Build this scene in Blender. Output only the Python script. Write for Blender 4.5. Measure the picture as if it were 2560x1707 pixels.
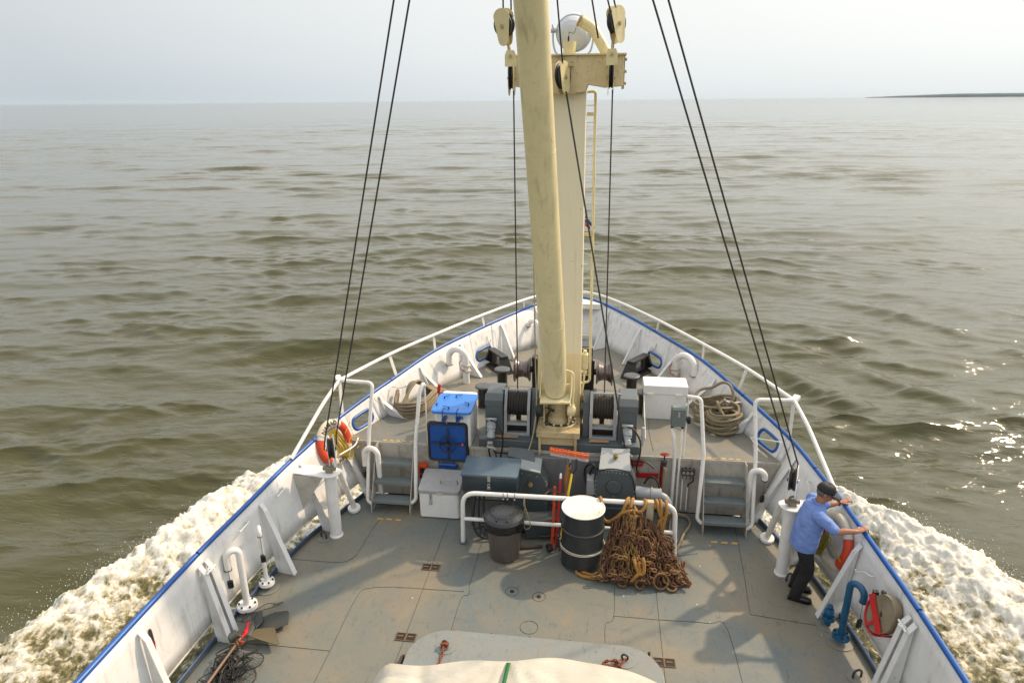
import bpy, math, random
import numpy as np
from math import sin, cos, pi, radians, sqrt, atan2, hypot, exp
from mathutils import Vector, Matrix, Quaternion, noise as mnoise

random.seed(11)
rng = np.random.default_rng(7)
scene = bpy.context.scene
for o in list(bpy.data.objects):
    bpy.data.objects.remove(o)
COL = scene.collection

# ------------------------------------------------------------------ camera
CAM_H, CAM_X = 6.1, 0.57
cam_d = bpy.data.cameras.new("camera")
cam_d.lens = 24.0
cam_d.sensor_width = 36.0
cam_d.clip_start = 0.1
cam_d.clip_end = 60000
cam = bpy.data.objects.new("camera", cam_d)
COL.objects.link(cam)
_p, _y, _r = radians(19.459), radians(7.5), 0.0082
_f = Vector((-sin(_y) * cos(_p), cos(_y) * cos(_p), -sin(_p)))
_rt = Vector((cos(_y), sin(_y), 0))
_up = _rt.cross(_f)
_r2 = _rt * cos(_r) - _up * sin(_r)
_u2 = _up * cos(_r) + _rt * sin(_r)
M = Matrix((( _r2.x, _u2.x, -_f.x, CAM_X), (_r2.y, _u2.y, -_f.y, 0.0), (_r2.z, _u2.z, -_f.z, CAM_H), (0, 0, 0, 1)))
cam.matrix_world = M
scene.camera = cam

# ------------------------------------------------------------------ sky + sun
SUN_AZ = atan2(0.79, 0.61)           # measured from ship's forward (+Y) towards starboard (+X)
SUN_EL = radians(42)
world = bpy.data.worlds.new("World")
scene.world = world
world.use_nodes = True
nt = world.node_tree
nt.nodes.clear()
wo = nt.nodes.new("ShaderNodeOutputWorld")
bg = nt.nodes.new("ShaderNodeBackground")
bg.inputs["Strength"].default_value = 0.1
sky = nt.nodes.new("ShaderNodeTexSky")
sky.sky_type = 'NISHITA'
sky.sun_disc = False
sky.sun_elevation = SUN_EL
sky.sun_rotation = SUN_AZ
sky.air_density = 1.0
sky.dust_density = 6.0
sky.ozone_density = 1.0
# smoke haze: a pale veil over the clear sky, thicker and cooler at the horizon
tc = nt.nodes.new("ShaderNodeTexCoord")
sx = nt.nodes.new("ShaderNodeSeparateXYZ")
nt.links.new(tc.outputs["Generated"], sx.inputs[0])
rp = nt.nodes.new("ShaderNodeValToRGB")
rp.color_ramp.elements[0].position = 0.0
rp.color_ramp.elements[0].color = (0.50, 0.57, 0.62, 1)
rp.color_ramp.elements[1].position = 1.0
rp.color_ramp.elements[1].color = (0.74, 0.76, 0.78, 1)
for pos, c in ((0.05, (0.57, 0.625, 0.66, 1)), (0.13, (0.62, 0.655, 0.675, 1)), (0.22, (0.84, 0.86, 0.87, 1)), (0.45, (0.94, 0.94, 0.93, 1))):
    e = rp.color_ramp.elements.new(pos)
    e.color = c
nt.links.new(sx.outputs["Z"], rp.inputs["Fac"])
# the haze glows warmer and brighter on the sun's side
dt = nt.nodes.new("ShaderNodeVectorMath")
dt.operation = 'DOT_PRODUCT'
nt.links.new(tc.outputs["Generated"], dt.inputs[0])
dt.inputs[1].default_value = (0.79 * cos(SUN_EL), 0.61 * cos(SUN_EL), sin(SUN_EL))
gl = nt.nodes.new("ShaderNodeValToRGB")
gl.color_ramp.elements[0].position = 0.0
gl.color_ramp.elements[0].color = (0.05, 0.05, 0.05, 1)
gl.color_ramp.elements[1].position = 1.0
gl.color_ramp.elements[1].color = (1.7, 1.65, 1.55, 1)
for pos, v in ((0.19, (0.165, 0.160, 0.150)), (0.36, (0.26, 0.245, 0.225)), (0.60, (0.33, 0.31, 0.27)), (0.78, (0.42, 0.40, 0.34)), (0.90, (0.95, 0.92, 0.84))):
    e = gl.color_ramp.elements.new(pos)
    e.color = (*v, 1)
nt.links.new(dt.outputs["Value"], gl.inputs["Fac"])
glow = nt.nodes.new("ShaderNodeMixRGB")
glow.blend_type = 'ADD'
glow.inputs["Fac"].default_value = 1.0
nt.links.new(gl.outputs["Color"], glow.inputs["Color2"])
nt.links.new(rp.outputs["Color"], glow.inputs["Color1"])
sc10 = nt.nodes.new("ShaderNodeVectorMath")
sc10.operation = 'SCALE'
sc10.inputs["Scale"].default_value = 10.0
nt.links.new(glow.outputs[0], sc10.inputs[0])
mx = nt.nodes.new("ShaderNodeMixRGB")
mx.inputs["Fac"].default_value = 0.9
nt.links.new(sky.outputs[0], mx.inputs["Color1"])
nt.links.new(sc10.outputs[0], mx.inputs["Color2"])
nt.links.new(mx.outputs[0], bg.inputs["Color"])
nt.links.new(bg.outputs[0], wo.inputs["Surface"])

sun_d = bpy.data.lights.new("sun", 'SUN')
sun_d.energy = 3.9
sun_d.angle = radians(1.6)
sun_d.color = (1.0, 0.75, 0.49)
sun = bpy.data.objects.new("sun", sun_d)
COL.objects.link(sun)
sv = Vector((0.79 * cos(SUN_EL), 0.61 * cos(SUN_EL), sin(SUN_EL))).normalized()
sun.rotation_euler = sv.to_track_quat('Z', 'Y').to_euler()
sun.location = sv * 40

scene.view_settings.view_transform = 'Standard'
scene.view_settings.look = 'None'
scene.view_settings.exposure = 0.10
scene.view_settings.gamma = 1.0
scene.view_settings.use_curve_mapping = False
scene.cycles.max_bounces = 6
scene.cycles.diffuse_bounces = 3
scene.cycles.glossy_bounces = 3
scene.cycles.transmission_bounces = 4
scene.cycles.volume_bounces = 1
scene.cycles.caustics_reflective = False
scene.cycles.caustics_refractive = False
scene.cycles.sample_clamp_indirect = 6

# ------------------------------------------------------------------ materials
MATS = {}
PENDING = []      # meshes whose material is defined further down

class NB:
    """small node-building helper"""
    def __init__(s, name):
        s.m = bpy.data.materials.new(name)
        s.m.use_nodes = True
        s.t = s.m.node_tree
        s.b = s.t.nodes["Principled BSDF"]
        s.tc = s.t.nodes.new("ShaderNodeTexCoord")
        s.geo = None
    def n(s, typ, **kw):
        x = s.t.nodes.new(typ)
        for k, v in kw.items():
            setattr(x, k, v)
        return x
    def l(s, a, b):
        s.t.links.new(a, b)
    def pos(s):
        if s.geo is None:
            s.geo = s.n("ShaderNodeNewGeometry")
        return s.geo.outputs["Position"]
    def noise(s, scale, detail=4, rough=0.55, vec=None, stretch=None, dist=0.0):
        x = s.n("ShaderNodeTexNoise")
        x.inputs["Scale"].default_value = scale
        x.inputs["Detail"].default_value = detail
        x.inputs["Roughness"].default_value = rough
        x.inputs["Distortion"].default_value = dist
        v = vec or s.tc.outputs["Object"]
        if stretch:
            mp = s.n("ShaderNodeMapping")
            mp.inputs["Scale"].default_value = stretch
            s.l(v, mp.inputs["Vector"])
            v = mp.outputs[0]
        s.l(v, x.inputs["Vector"])
        return x.outputs["Fac"]
    def ramp(s, fac, a, b, ca=(0, 0, 0, 1), cb=(1, 1, 1, 1)):
        x = s.n("ShaderNodeValToRGB")
        e = x.color_ramp.elements
        e[0].position, e[0].color = a, ca
        e[1].position, e[1].color = b, cb
        s.l(fac, x.inputs["Fac"])
        return x.outputs["Color"]
    def mix(s, fac, c1, c2, mode='MIX'):
        x = s.n("ShaderNodeMixRGB", blend_type=mode)
        for i, c in ((0, fac), (1, c1), (2, c2)):
            if isinstance(c, (int, float)):
                x.inputs[i].default_value = c
            elif isinstance(c, tuple):
                x.inputs[i].default_value = c if len(c) == 4 else (*c, 1)
            else:
                s.l(c, x.inputs[i])
        return x.outputs["Color"]
    def math(s, op, a, b=0.0):
        x = s.n("ShaderNodeMath", operation=op)
        for i, c in ((0, a), (1, b)):
            if isinstance(c, (int, float)):
                x.inputs[i].default_value = c
            else:
                s.l(c, x.inputs[i])
        return x.outputs[0]
    def bump(s, h, strength=0.2, dist=0.01, prev=None):
        x = s.n("ShaderNodeBump")
        x.inputs["Strength"].default_value = strength
        x.inputs["Distance"].default_value = dist
        s.l(h, x.inputs["Height"])
        if prev is not None:
            s.l(prev, x.inputs["Normal"])
        s.l(x.outputs[0], s.b.inputs["Normal"])
        return x.outputs[0]
    def out(s, color, rough=0.5, metal=0.0):
        if isinstance(color, tuple):
            s.b.inputs["Base Color"].default_value = (*color[:3], 1)
        else:
            s.l(color, s.b.inputs["Base Color"])
        if isinstance(rough, (int, float)):
            s.b.inputs["Roughness"].default_value = rough
        else:
            s.l(rough, s.b.inputs["Roughness"])
        s.b.inputs["Metallic"].default_value = metal
        return s.m

def paint(name, col, rough=0.42, chips=0.0, rust=(0.16, 0.065, 0.02), dirt=0.35, dirtcol=(0.20, 0.16, 0.10),
          var=0.12, bump=0.25, streak=0.0, chip_scale=26.0, metal=0.0, seed=0.0, under=None):
    """weathered marine paint: tone drift, grime film, run-down streaks, chips with rust"""
    b = NB(name)
    big = b.noise(1.3 + seed, 3, 0.6)
    fine = b.noise(34 + seed, 5, 0.65)
    darker = tuple(c * (1 - 2.2 * var) for c in col)
    c = b.mix(b.ramp(big, 0.32, 0.72), darker, col)
    grime = b.noise(6.0 + seed, 6, 0.7, dist=0.6)
    gr = b.ramp(grime, 0.50, 0.78)
    c = b.mix(b.math('MULTIPLY', gr, dirt), c, dirtcol)
    if streak > 0:
        st = b.noise(9 + seed, 4, 0.6, stretch=(1.0, 1.0, 0.12))
        c = b.mix(b.math('MULTIPLY', b.ramp(st, 0.56, 0.74), streak), c, tuple(x * 0.9 for x in rust))
    if chips > 0:
        cn = b.noise(chip_scale + seed, 6, 0.72, dist=0.3)
        cm = b.ramp(cn, 0.72 - chips * 0.14, 0.745 - chips * 0.14)
        gate = b.ramp(b.noise(2.1 + seed, 3, 0.6), 0.42, 0.58)
        cm = b.math('MULTIPLY', cm, gate)
        c = b.mix(cm, c, rust)
    else:
        cm = None
    r = b.math('ADD', b.math('MULTIPLY', fine, 0.22), rough - 0.08)
    if cm is not None:
        r = b.math('ADD', r, b.math('MULTIPLY', cm, 0.3))
    h = b.math('ADD', b.math('MULTIPLY', fine, 0.4), b.noise(7 + seed, 4, 0.6))
    b.bump(h, bump, 0.006)
    return b.out(c, r, metal)

def plain(name, col, rough=0.5, metal=0.0, var=0.25, scale=20, bump=0.2, bd=0.004):
    b = NB(name)
    nz = b.noise(scale, 5, 0.65)
    c = b.mix(b.ramp(nz, 0.3, 0.75), tuple(x * (1 - var) for x in col), tuple(min(1, x * (1 + var * 0.4)) for x in col))
    b.bump(nz, bump, bd)
    return b.out(c, b.math('ADD', b.math('MULTIPLY', nz, 0.2), rough - 0.1), metal)

def M_(k):
    return MATS[k]

MATS['white'] = paint("white_paint", (0.79, 0.79, 0.78), 0.38, chips=0.42, dirt=0.30, dirtcol=(0.36, 0.29, 0.20), var=0.05, streak=0.16)
MATS['white_rail'] = paint("white_pipe_paint", (0.80, 0.80, 0.78), 0.35, chips=0.75, rust=(0.12, 0.06, 0.035), dirt=0.25, dirtcol=(0.45, 0.38, 0.27), var=0.05, chip_scale=34)
MATS['white_wall'] = paint("white_bulwark_paint", (0.75, 0.76, 0.765), 0.40, chips=0.42, rust=(0.12, 0.085, 0.06), dirt=0.42, dirtcol=(0.44, 0.39, 0.32), var=0.06, streak=0.34, chip_scale=24, bump=0.30)
MATS['white_box'] = paint("white_box_paint", (0.80, 0.81, 0.81), 0.4, chips=0.25, dirt=0.15, dirtcol=(0.4, 0.34, 0.25), var=0.04, streak=0.15)
MATS['dirty_white'] = paint("grimy_white_paint", (0.50, 0.48, 0.43), 0.5, chips=0.5, dirt=0.75, dirtcol=(0.23, 0.18, 0.11), var=0.12, streak=0.55)
MATS['blue'] = paint("blue_rail_paint", (0.004, 0.088, 0.36), 0.30, chips=0.36, rust=(0.10, 0.09, 0.09), dirt=0.12, dirtcol=(0.08, 0.13, 0.22), var=0.08)
MATS['blue_lid'] = paint("bright_blue_paint", (0.025, 0.20, 0.66), 0.30, chips=0.1, dirt=0.06, var=0.04, rust=(0.02, 0.05, 0.12))
MATS['blue_door'] = paint("deep_blue_paint", (0.008, 0.085, 0.36), 0.34, chips=0.2, rust=(0.02, 0.02, 0.03), dirt=0.12, dirtcol=(0.02, 0.05, 0.12), var=0.1)
MATS['blue_pipe'] = paint("worn_teal_blue_paint", (0.008, 0.10, 0.22), 0.34, chips=0.4, rust=(0.15, 0.10, 0.07), dirt=0.4, dirtcol=(0.02, 0.05, 0.08), var=0.15)
MATS['cream'] = paint("cream_paint", (0.74, 0.66, 0.39), 0.42, chips=0.62, rust=(0.16, 0.10, 0.04), dirt=0.28, dirtcol=(0.36, 0.27, 0.13), var=0.06, streak=0.32)
MATS['cream_post'] = paint("pale_cream_paint", (0.66, 0.61, 0.46), 0.42, chips=0.36, rust=(0.34, 0.20, 0.06), dirt=0.2, dirtcol=(0.46, 0.36, 0.18), var=0.05, streak=0.2, chip_scale=11)
MATS['cream_dirty'] = paint("greasy_cream_paint", (0.53, 0.43, 0.24), 0.42, chips=0.6, rust=(0.10, 0.06, 0.02), dirt=0.85, dirtcol=(0.20, 0.13, 0.05), var=0.12, streak=0.55)
MATS['grey'] = paint("machine_grey_paint", (0.098, 0.118, 0.130), 0.38, chips=0.25, rust=(0.05, 0.05, 0.05), dirt=0.35, dirtcol=(0.09, 0.09, 0.08), var=0.10)
MATS['grey_dark'] = paint("dark_grey_paint", (0.055, 0.068, 0.077), 0.38, chips=0.25, rust=(0.2, 0.2, 0.2), dirt=0.3, dirtcol=(0.045, 0.05, 0.05), var=0.10)
MATS['grey_wall'] = paint("bulkhead_grey_paint", (0.17, 0.175, 0.185), 0.42, chips=0.2, rust=(0.1, 0.06, 0.03), dirt=0.4, dirtcol=(0.12, 0.11, 0.09), var=0.07, streak=0.3)
MATS['grey_light'] = paint("light_grey_paint", (0.36, 0.39, 0.41), 0.36, chips=0.2, rust=(0.12, 0.12, 0.12), dirt=0.2, var=0.06)
MATS['step'] = paint("stair_tread_paint", (0.19, 0.22, 0.23), 0.42, chips=0.35, rust=(0.34, 0.34, 0.33), dirt=0.4, dirtcol=(0.09, 0.09, 0.08), var=0.1)
MATS['black'] = paint("black_paint", (0.018, 0.018, 0.018), 0.36, chips=0.25, rust=(0.08, 0.07, 0.06), dirt=0.25, dirtcol=(0.06, 0.055, 0.05), var=0.1)
MATS['iron'] = paint("worn_bare_iron", (0.085, 0.072, 0.068), 0.40, chips=0.3, rust=(0.14, 0.06, 0.03), dirt=0.35, dirtcol=(0.10, 0.06, 0.045), var=0.2, metal=0.5)
MATS['red'] = paint("red_paint", (0.50, 0.012, 0.012), 0.4, chips=0.2, dirt=0.25, dirtcol=(0.2, 0.02, 0.01), rust=(0.10, 0.03, 0.02), var=0.1)
MATS['red_dark'] = paint("dark_red_paint", (0.28, 0.012, 0.012), 0.45, chips=0.2, dirt=0.3, dirtcol=(0.15, 0.03, 0.02), rust=(0.30, 0.18, 0.14), var=0.12)
MATS['orange_ring'] = paint("orange_ring_skin", (0.62, 0.065, 0.018), 0.5, chips=0.12, rust=(0.55, 0.25, 0.16), dirt=0.35, dirtcol=(0.33, 0.03, 0.01), var=0.12)
MATS['ring_white'] = paint("cream_ring_skin", (0.66, 0.60, 0.48), 0.55, dirt=0.4, dirtcol=(0.42, 0.33, 0.2), var=0.08)
MATS['tape'] = plain("reflective_tape", (0.55, 0.55, 0.53), 0.35, 0.0, 0.1)
MATS['yellow'] = plain("yellow_paint", (0.62, 0.36, 0.03), 0.5, 0, 0.4, 14)
MATS['yellow_bright'] = plain("bright_yellow_plastic", (0.75, 0.55, 0.02), 0.4, 0, 0.1, 14)
MATS['orange'] = plain("orange_bristle", (0.85, 0.17, 0.03), 0.5, 0, 0.15, 30)
MATS['orange_pole'] = plain("orange_plastic", (0.62, 0.07, 0.012), 0.4, 0, 0.15, 20)
MATS['plastic_black'] = plain("black_plastic", (0.014, 0.015, 0.016), 0.34, 0, 0.2, 12)
MATS['rubber'] = plain("black_rubber", (0.012, 0.012, 0.012), 0.5, 0, 0.2, 30)
MATS['wire'] = None
MATS['brass'] = plain("dull_brass", (0.30, 0.20, 0.08), 0.42, 0.6, 0.3, 40)
MATS['steel'] = plain("galvanised_steel", (0.42, 0.42, 0.41), 0.4, 0.6, 0.3, 30)
MATS['glass_grey'] = plain("grey_enamel", (0.58, 0.62, 0.68), 0.3, 0.0, 0.05, 8)
MATS['wood'] = plain("bare_plywood", (0.42, 0.26, 0.12), 0.6, 0, 0.25, 9)
MATS['cord'] = plain("thin_cord", (0.42, 0.34, 0.20), 0.8, 0, 0.25, 60)
MATS['yellow_rope'] = plain("yellow_rope", (0.55, 0.38, 0.012), 0.7, 0, 0.3, 70)
MATS['olive_rope'] = plain("olive_yellow_rope", (0.28, 0.23, 0.015), 0.7, 0, 0.35, 70)
MATS['skin'] = plain("skin", (0.36, 0.155, 0.085), 0.5, 0, 0.12, 30, 0.1)
MATS['skin'].node_tree.nodes["Principled BSDF"].inputs["Subsurface Weight"].default_value = 0.08
MATS['trousers'] = plain("black_trouser_cloth", (0.010, 0.011, 0.013), 0.8, 0, 0.3, 80)
MATS['cap'] = plain("black_cap_cloth", (0.011, 0.012, 0.015), 0.7, 0, 0.2, 90)
MATS['shoe'] = plain("black_leather", (0.010, 0.010, 0.010), 0.35, 0, 0.2, 40)
MATS['hair'] = plain("grey_hair", (0.12, 0.115, 0.11), 0.7, 0, 0.3, 120)
MATS['red_cloth'] = plain("red_cloth", (0.62, 0.008, 0.015), 0.7, 0, 0.3, 40)
MATS['green'] = plain("green_webbing", (0.012, 0.13, 0.03), 0.6, 0, 0.15, 60)
MATS['mesh_black'] = plain("black_netting", (0.012, 0.013, 0.014), 0.5, 0, 0.2, 60)
MATS['letter'] = plain("black_lettering", (0.015, 0.015, 0.017), 0.6, 0, 0.2, 60)
MATS['white_letter'] = plain("faded_pink_lettering", (0.55, 0.25, 0.22), 0.6, 0, 0.2, 60)
MATS['dark'] = plain("dark_void", (0.012, 0.011, 0.010), 0.7, 0, 0.3, 10)

def wire_mat(name, col, scale, amp):
    b = NB(name)
    w = b.n("ShaderNodeTexWave", wave_type='BANDS', bands_direction='DIAGONAL')
    w.inputs["Scale"].default_value = scale
    w.inputs["Distortion"].default_value = 0.4
    b.l(b.tc.outputs["Object"], w.inputs["Vector"])
    c = b.mix(w.outputs["Fac"], tuple(x * 0.55 for x in col), col)
    c = b.mix(b.ramp(b.noise(5, 4, 0.6), 0.45, 0.8), c, tuple(x * 0.6 for x in col))
    b.bump(w.outputs["Fac"], 0.7, amp)
    return b.out(c, 0.55, 0.0)
MATS['wire'] = wire_mat("greased_wire_rope", (0.045, 0.040, 0.034), 40, 0.004)
MATS['hawser'] = wire_mat("tan_hawser_rope", (0.33, 0.27, 0.17), 26, 0.010)
MATS['manila'] = wire_mat("golden_manila_rope", (0.50, 0.245, 0.055), 24, 0.010)
MATS['hosecloth'] = wire_mat("canvas_hose", (0.40, 0.33, 0.22), 60, 0.004)
MATS['bristle_bundle'] = wire_mat("tan_glove_leather", (0.42, 0.20, 0.06), 30, 0.006)

def chain_mat(name, c1, c2):
    b = NB(name)
    c = b.mix(b.ramp(b.noise(3.2, 5, 0.7, dist=0.4), 0.38, 0.62), c1, c2)
    c = b.mix(b.ramp(b.noise(45, 5, 0.7), 0.45, 0.75), c, (0.045, 0.028, 0.018))
    b.bump(b.noise(70, 5, 0.7), 0.6, 0.004)
    return b.out(c, 0.72, 0.15)
MATS['chain'] = chain_mat("rusty_chain", (0.15, 0.065, 0.032), (0.23, 0.13, 0.048))
MATS['chain_ochre'] = chain_mat("ochre_rust_chain", (0.28, 0.165, 0.05), (0.17, 0.08, 0.035))
MATS['chain_dark'] = chain_mat("dark_rust_chain", (0.085, 0.04, 0.024), (0.14, 0.06, 0.034))
MATS['chain_red'] = chain_mat("red_rust_chain", (0.34, 0.09, 0.03), (0.22, 0.06, 0.02))

def deck_mat(name, base, film, speck, filmamt=0.75):
    b = NB(name)
    p = b.pos()
    c = b.mix(b.ramp(b.noise(0.55, 4, 0.55, p), 0.35, 0.65), tuple(x * 0.90 for x in base), base)
    f1 = b.noise(0.42, 5, 0.62, p, dist=0.8)
    f2 = b.noise(3.1, 6, 0.68, p, dist=0.5)
    ff = b.math('MULTIPLY', b.ramp(f1, 0.40, 0.62), b.math('ADD', 0.35, b.math('MULTIPLY', f2, 1.0)))
    c = b.mix(b.math('MULTIPLY', ff, filmamt), c, film)
    # bare scuffs of older paint
    sc = b.ramp(b.noise(7.5, 7, 0.72, p, stretch=(1, 0.55, 1), dist=1.2), 0.575, 0.64)
    c = b.mix(b.math('MULTIPLY', sc, 0.5), c, tuple(x * 0.50 for x in base))
    mot = b.noise(13, 8, 0.78, p, dist=0.6)
    c = b.mix(b.math('MULTIPLY', b.ramp(mot, 0.35, 0.70), 0.55), c, b.mix(0.5, film, tuple(x * 1.15 for x in base)))
    smu = b.ramp(b.noise(2.6, 7, 0.75, p, stretch=(0.6, 1.5, 1), dist=1.8), 0.56, 0.74)
    c = b.mix(b.math('MULTIPLY', smu, 0.5), c, (0.105, 0.082, 0.055))
    # thin dark scratches
    scr = b.ramp(b.noise(5.0, 8, 0.8, p, stretch=(3.5, 0.5, 1), dist=2.0), 0.605, 0.625)
    c = b.mix(b.math('MULTIPLY', scr, 0.65), c, (0.09, 0.065, 0.045))
    # orange rust bloom
    rb = b.ramp(b.noise(2.0, 6, 0.7, p, dist=0.6), 0.54, 0.74)
    rb = b.math('MULTIPLY', rb, b.ramp(b.noise(19, 7, 0.8, p, dist=0.8), 0.34, 0.66))
    c = b.mix(b.math('MULTIPLY', rb, 0.55), c, (0.30, 0.19, 0.10))
    # dark specks and drips
    sp = b.ramp(b.noise(34, 4, 0.75, p), 0.635, 0.665)
    c = b.mix(b.math('MULTIPLY', sp, 0.85), c, speck)
    sp2 = b.math('MULTIPLY', b.ramp(b.noise(15, 7, 0.8, p, dist=1.5), 0.61, 0.64), b.ramp(b.noise(0.9, 4, 0.6, p), 0.42, 0.60))
    c = b.mix(b.math('MULTIPLY', sp2, 0.8), c, (0.055, 0.04, 0.03))
    # rare white droppings of paint
    vo = b.n("ShaderNodeTexVoronoi")
    vo.inputs["Scale"].default_value = 3.2
    b.l(p, vo.inputs["Vector"])
    wd = b.math('LESS_THAN', vo.outputs["Distance"], 0.028)
    c = b.mix(b.math('MULTIPLY', wd, 0.85), c, (0.72, 0.72, 0.68))
    h = b.math('ADD', b.math('MULTIPLY', b.noise(60, 5, 0.7, p), 0.35), b.noise(1.6, 3, 0.5, p))
    b.bump(h, 0.35, 0.012)
    r = b.math('ADD', 0.40, b.math('MULTIPLY', f2, 0.25))
    return b.out(c, r)
MATS['deck'] = deck_mat("worn_deck_paint", (0.108, 0.142, 0.152), (0.220, 0.182, 0.118), (0.10, 0.05, 0.03), 0.85)
MATS['deck_fc'] = deck_mat("worn_foredeck_paint", (0.140, 0.156, 0.150), (0.25, 0.215, 0.16), (0.07, 0.05, 0.035), 0.85)
MATS['hatch'] = deck_mat("hatch_cover_paint", (0.185, 0.215, 0.225), (0.23, 0.22, 0.18), (0.10, 0.06, 0.04), 0.35)

def tarp_mat():
    b = NB("cream_tarpaulin")
    c = b.mix(b.ramp(b.noise(2.2, 5, 0.6), 0.35, 0.7), (0.44, 0.425, 0.37), (0.53, 0.515, 0.455))
    c = b.mix(b.math('MULTIPLY', b.ramp(b.noise(30, 6, 0.75), 0.64, 0.70), 0.5), c, (0.30, 0.25, 0.18))
    b.bump(b.noise(3.2, 5, 0.6, stretch=(1, 3, 1), dist=0.8), 0.35, 0.05)
    return b.out(c, 0.6)
MATS['tarp'] = tarp_mat()

def shirt_mat():
    b = NB("blue_shirt_cloth")
    c = b.mix(b.ramp(b.noise(5, 4, 0.6), 0.3, 0.7), (0.115, 0.20, 0.49), (0.165, 0.26, 0.58))
    w = b.noise(4.2, 4, 0.55, stretch=(1, 1, 2.2), dist=1.0)
    b.bump(w, 0.55, 0.03)
    return b.out(c, 0.75)
MATS['shirt'] = shirt_mat()

# ------------------------------------------------------------------ mesh helpers
def V(*a):
    return Vector(a)

class MB:
    """collects shapes in world metres; build() links them as ONE mesh object"""
    def __init__(s):
        s.v, s.f, s.sm, s.mi = [], [], [], []
        s.cur = 0
    def add(s, vs, fs, smooth=False):
        k = len(s.v)
        s.v += [tuple(p) for p in vs]
        s.f += [tuple(i + k for i in f) for f in fs]
        s.sm += [smooth] * len(fs)
        s.mi += [s.cur] * len(fs)
        return s
    def box(s, c, d, rot=None, ch=0.0, taper=1.0):
        """box centred at c, size d, optional Matrix rotation, chamfer ch"""
        hx, hy, hz = d[0] / 2, d[1] / 2, d[2] / 2
        ch = min(ch, hx * 0.49, hy * 0.49, hz * 0.49)
        vs, fs = [], []
        if ch <= 0:
            for z, t in ((-hz, 1), (hz, taper)):
                for x, y in ((-hx, -hy), (hx, -hy), (hx, hy), (-hx, hy)):
                    vs.append(Vector((x * t, y * t, z)))
            fs = [(3, 2, 1, 0), (4, 5, 6, 7), (0, 1, 5, 4), (1, 2, 6, 5), (2, 3, 7, 6), (3, 0, 4, 7)]
        else:
            def ring(ax, ay, z):
                return [Vector(p + (z,)) for p in ((-ax + ch, -ay), (ax - ch, -ay), (ax, -ay + ch), (ax, ay - ch), (ax - ch, ay), (-ax + ch, ay), (-ax, ay - ch), (-ax, -ay + ch))]
            rs = [ring(hx - ch * .8, hy - ch * .8, -hz), ring(hx, hy, -hz + ch), ring(hx * (taper), hy * taper, hz - ch), ring(hx * taper - ch * .8, hy * taper - ch * .8, hz)]
            for r in rs:
                vs += r
            fs.append(tuple(reversed(range(8))))
            for k in range(3):
                for i in range(8):
                    j = (i + 1) % 8
                    fs.append((k * 8 + i, k * 8 + j, (k + 1) * 8 + j, (k + 1) * 8 + i))
            fs.append(tuple(range(24, 32)))
        if rot is not None:
            vs = [rot @ v for v in vs]
        c = Vector(c)
        return s.add([v + c for v in vs], fs)
    def bar(s, a, b, w, h, up=(0, 0, 1), ch=0.0):
        """rectangular bar from a to b; w across, h along up"""
        a, b = Vector(a), Vector(b)
        d = b - a
        L = d.length
        y = d.normalized()
        upv = Vector(up)
        x = y.cross(upv)
        if x.length < 1e-4:
            x = y.cross(Vector((1, 0, 0)))
        x.normalize()
        z = x.cross(y)
        R = Matrix((x, y, z)).transposed()
        return s.box((a + b) / 2, (w, L, h), R, ch)
    def tube(s, pts, r, n=12, closed=False, caps=True, smooth=True, rs=None, flat=1.0, twist=None):
        pts = [Vector(p) for p in pts]
        m = len(pts)
        T = []
        for i in range(m):
            if closed:
                t = pts[(i + 1) % m] - pts[i - 1]
            else:
                t = pts[min(i + 1, m - 1)] - pts[max(i - 1, 0)]
            if t.length < 1e-9:
                t = Vector((0, 0, 1))
            T.append(t.normalized())
        u = T[0].orthogonal().normalized()
        if twist is not None:
            u = Vector(twist) - T[0] * Vector(twist).dot(T[0])
            u.normalize()
        vs = []
        for i in range(m):
            if i:
                q = T[i - 1].rotation_difference(T[i])
                u = q @ u
                u = (u - T[i] * u.dot(T[i])).normalized()
            w = T[i].cross(u)
            rr = rs[i] if rs else r
            for k in range(n):
                a = 2 * pi * k / n
                vs.append(pts[i] + u * (rr * cos(a)) + w * (rr * flat * sin(a)))
        fs = []
        for i in range(m if closed else m - 1):
            for k in range(n):
                a0, a1 = i * n + k, i * n + (k + 1) % n
                j = (i + 1) % m
                fs.append((a0, a1, j * n + (k + 1) % n, j * n + k))
        s.add(vs, fs, smooth)
        if caps and not closed:
            s.add(vs[:n], [tuple(reversed(range(n)))])
            s.add(vs[-n:], [tuple(range(n))])
        return s
    def lathe(s, prof, o=(0, 0, 0), axis=(0, 0, 1), n=24, smooth=True, sx=1.0, sy=1.0, seg=None):
        """prof: list of (radius, height) along axis from o"""
        A = Vector(axis).normalized()
        q = Vector((0, 0, 1)).rotation_difference(A)
        O = Vector(o)
        vs = []
        for r, z in prof:
            for k in range(n):
                a = 2 * pi * k / n
                vs.append(O + q @ Vector((r * cos(a) * sx, r * sin(a) * sy, z)))
        for i in range(len(prof) - 1):
            ring = [(k, (k + 1) % n, n + (k + 1) % n, n + k) for k in range(n)]
            flatb = abs(prof[i][1] - prof[i + 1][1]) < 1e-6
            s.add(vs[i * n:(i + 2) * n], ring, smooth and not flatb)
        if prof[0][0] > 1e-6:
            s.add(vs[:n], [tuple(reversed(range(n)))])
        if prof[-1][0] > 1e-6:
            s.add(vs[-n:], [tuple(range(n))])
        return s
    def cyl(s, a, b, r, n=20, r2=None, ch=0.0):
        a, b = Vector(a), Vector(b)
        L = (b - a).length
        r2 = r if r2 is None else r2
        prof = [(r, 0), (r2, L)] if not ch else [(r - ch, 0), (r, ch), (r2, L - ch), (r2 - ch, L)]
        return s.lathe(prof, a, b - a, n)
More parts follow.
